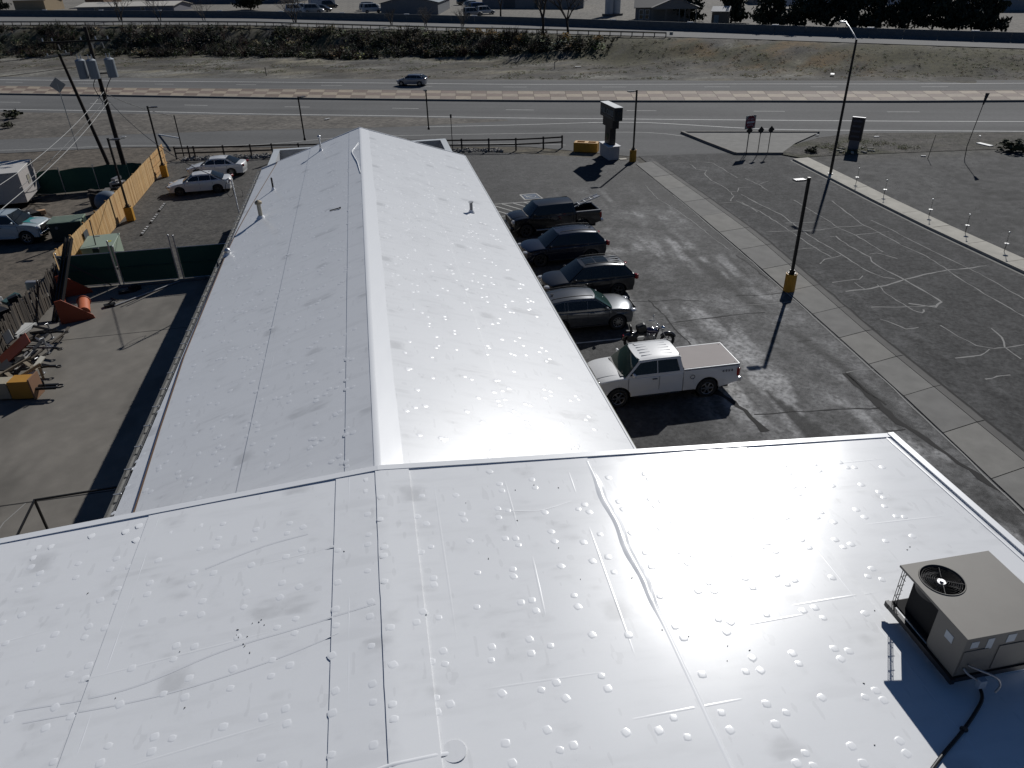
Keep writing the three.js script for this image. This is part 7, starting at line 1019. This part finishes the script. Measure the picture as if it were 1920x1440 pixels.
  for (const [i, x, z] of [[0, 103, -183.5], [1, 113, -180.5], [2, 123.5, -178.2], [3, 131, -176]]) { const v = thing('white_trailer', ['first', 'second', 'third', 'fourth'][i] + ' from the left of the white trailers behind the evergreens', 'trailer', [x, terr(x, z), z], -0.25, 'white trailers behind the evergreens'); part(v, 'box', [rbx(8, 2.2, 2.5, 0.1, 0, 1.6, 0)], mat(0.55, 0.56, 0.6, 0.35)); part(v, 'roof', [bx(8, 0.06, 2.5, 0, 2.75, 0)], mat(0.75, 0.76, 0.78, 0.35)); for (const q of [-2.4, 2.6]) part(v, 'wheel', [cyl(0.45, 0.45, 0.3, q, 0.45, 1.1, 14, Math.PI / 2)], M.rubber); }
  const wp = solid('wooden_pole', [metreUV(bar([77, 2.5, -143.2], [77.3, 12.5, -143.2], 0.16, 0.11, 10))], M.creosote, 'brown wooden pole at the left end of the evergreen row', 'pole');
}
// ---------- far parked cars and vans ----------
{
  const cols = [paintMat(0.55, 0.56, 0.57, 0.35), paintMat(0.01, 0.014, 0.035, 0.3), paintMat(0.3, 0.31, 0.32, 0.35), paintMat(0.03, 0.03, 0.03, 0.3), paintMat(0.02, 0.06, 0.22, 0.3), paintMat(0.12, 0.13, 0.14, 0.3)]; const proto = {};
  const simple = (kind, col) => { const key = kind + cols.indexOf(col); const g = new THREE.Group(); const L = kind === 'van' ? 5.2 : 4.6, W = 1.85, hb = kind === 'van' ? 1.15 : 0.92, ht = kind === 'van' ? 2.05 : kind === 'suv' ? 1.75 : 1.45; part(g, 'body', [bodyShell(kind === 'van' ? [[-L / 2, 0.4], [-L / 2, 1.0], [-L / 2 + 0.1, hb], [0.5, hb], [1.4, hb - 0.02], [L / 2 - 0.15, 0.92], [L / 2, 0.7], [L / 2 - 0.02, 0.4]] : [[-L / 2, 0.4], [-L / 2, 0.75], [-L / 2 + 0.15, hb + 0.05], [0, hb], [1.1, hb], [L / 2 - 0.3, 0.75], [L / 2, 0.55], [L / 2 - 0.03, 0.35]], 0.28, [1.4, -1.35], { r: 0.4, y: 0.34 }, W)], col); cabin(g, col, M.glass, { A: [kind === 'van' ? 1.55 : 1.1, hb], B: [kind === 'van' ? 0.8 : 0.35, ht], Cc: [kind === 'car' ? -1.0 : -2.0, ht], D: [kind === 'car' ? -1.75 : -2.2, hb + 0.03], wb: 0.85, wr: 0.66, divs: [1.3, -0.1, -1.0, -2.0], cpil: 0.25 }); for (const x of [1.4, -1.35]) for (const s of [1, -1]) wheel(g, x, s * 0.82, 0.34, 0.2, M.alloy, 5); part(g, 'underbody', [bx(L - 0.8, 0.15, 1.4, 0, 0.35, 0)], M.dark); return g; };
  const add = (kind, ci, x, z, turn, label, grp) => { const g = simple(kind, cols[ci]); g.name = numbered('parked_' + (kind === 'suv' ? 'suv' : kind)); g.position.set(x, terr(x, z) - 0.02, z); g.rotation.y = turn; scene.add(g); tag(g, label, kind === 'van' ? 'van' : 'car', grp); };
  const cp = 'cars parked behind the barrier';
  add('van', 0, -14.5, -203.5, -0.25, 'white van behind the barrier, left of the other', cp); add('van', 2, -10.3, -203.3, -0.2, 'pale van behind the barrier, beside the white one', cp); add('car', 1, -8.2, -208.5, -0.4, 'dark blue car behind the two vans', cp); add('suv', 0, -13.2, -211.5, -0.4, 'white suv parked behind the vans', cp);
  add('van', 0, 3.6, -201, 0.1, 'white van at the left wall of the metal building', cp); add('suv', 2, 2.8, -206.5, 0.1, 'grey suv second along the metal building wall', cp); add('suv', 5, 3.2, -212, 0.05, 'dark grey suv third along the metal building wall', cp); add('car', 0, 3.6, -217, 0.1, 'white car fourth along the metal building wall', cp); add('suv', 3, -7, -222, 0.3, 'black suv alone in the far car park', cp);
  add('suv', 2, 26, -186.5, 0.2, 'silver suv nearest the spreading bare tree', cp); add('suv', 0, 29.5, -190, 0.2, 'white suv right of the spreading bare tree', cp); add('van', 4, 29, -197.5, 0.2, 'blue van in the row right of the metal building', cp); add('suv', 3, 29.5, -204, 0.2, 'black suv behind the blue van', cp); add('suv', 2, 29.4, -209.5, 0.2, 'grey suv two behind the blue van', cp); add('car', 0, 30, -216.5, 0.2, 'white car far along the row right of the metal building', cp); add('suv', 3, 29, -223, 0.2, 'black suv farthest along the row', cp);
  const bt = thing('box_truck', 'pale blue box truck in the far car park', 'truck', [-9, terr(-9, -222) - 0.02, -222], 0.35); part(bt, 'cargo_box', [rbx(4.6, 2.6, 2.4, 0.05, -0.8, 2.1, 0)], mat(0.38, 0.43, 0.5, 0.5)); part(bt, 'cab', [rbx(1.9, 1.9, 2.2, 0.2, 2.5, 1.4, 0)], cols[0]); part(bt, 'windshield', [bx(0.06, 0.7, 1.8, 3.44, 1.8, 0)], M.glass); for (const x of [2.4, -1.9]) for (const s of [1, -1]) wheel(bt, x, s * 1.0, 0.45, 0.28, M.alloy);
  // delineator posts and litter on the dirt
  solid('marker_post', [cyl(0.06, 0.05, 1.2, -15, 0.6, -127.8, 8), bx(0.14, 0.25, 0.03, -15, 1.1, -127.7)], M.railWood, 'small marker post on the dirt beyond the road, left of the hatchback', 'post');
  solid('marker_post', [cyl(0.05, 0.05, 1.0, 28.9, 0.5, -119, 8), bx(0.12, 0.2, 0.03, 28.9, 0.95, -118.9)], M.concreteB, 'small marker post on the dirt below the twin bare trees', 'post');
  const wm = mat(0.6, 0.6, 0.58, 0.6);
  [[32.8, -119.6, 1.0], [63.8, -99.5, 1.5], [41.2, -64.9, 0.35], [45.8, -62.6, 0.5], [54.6, -60.2, 0.4], [50.5, -47.2, 0.45], [-25, -84, 0.5], [-4.6, -87.5, 0.7], [52.6, -57.2, 1.4], [45, -55, 0.4]].forEach(([x, z, w], i) => solid('litter', [rbx(w, 0.08, 0.35 * w, 0.03, x, 0.12, z, i)], wm, 'pale scrap of litter lying on the open ground', 'litter', 'litter on the open ground'));
}
renderer.render(scene, camera);
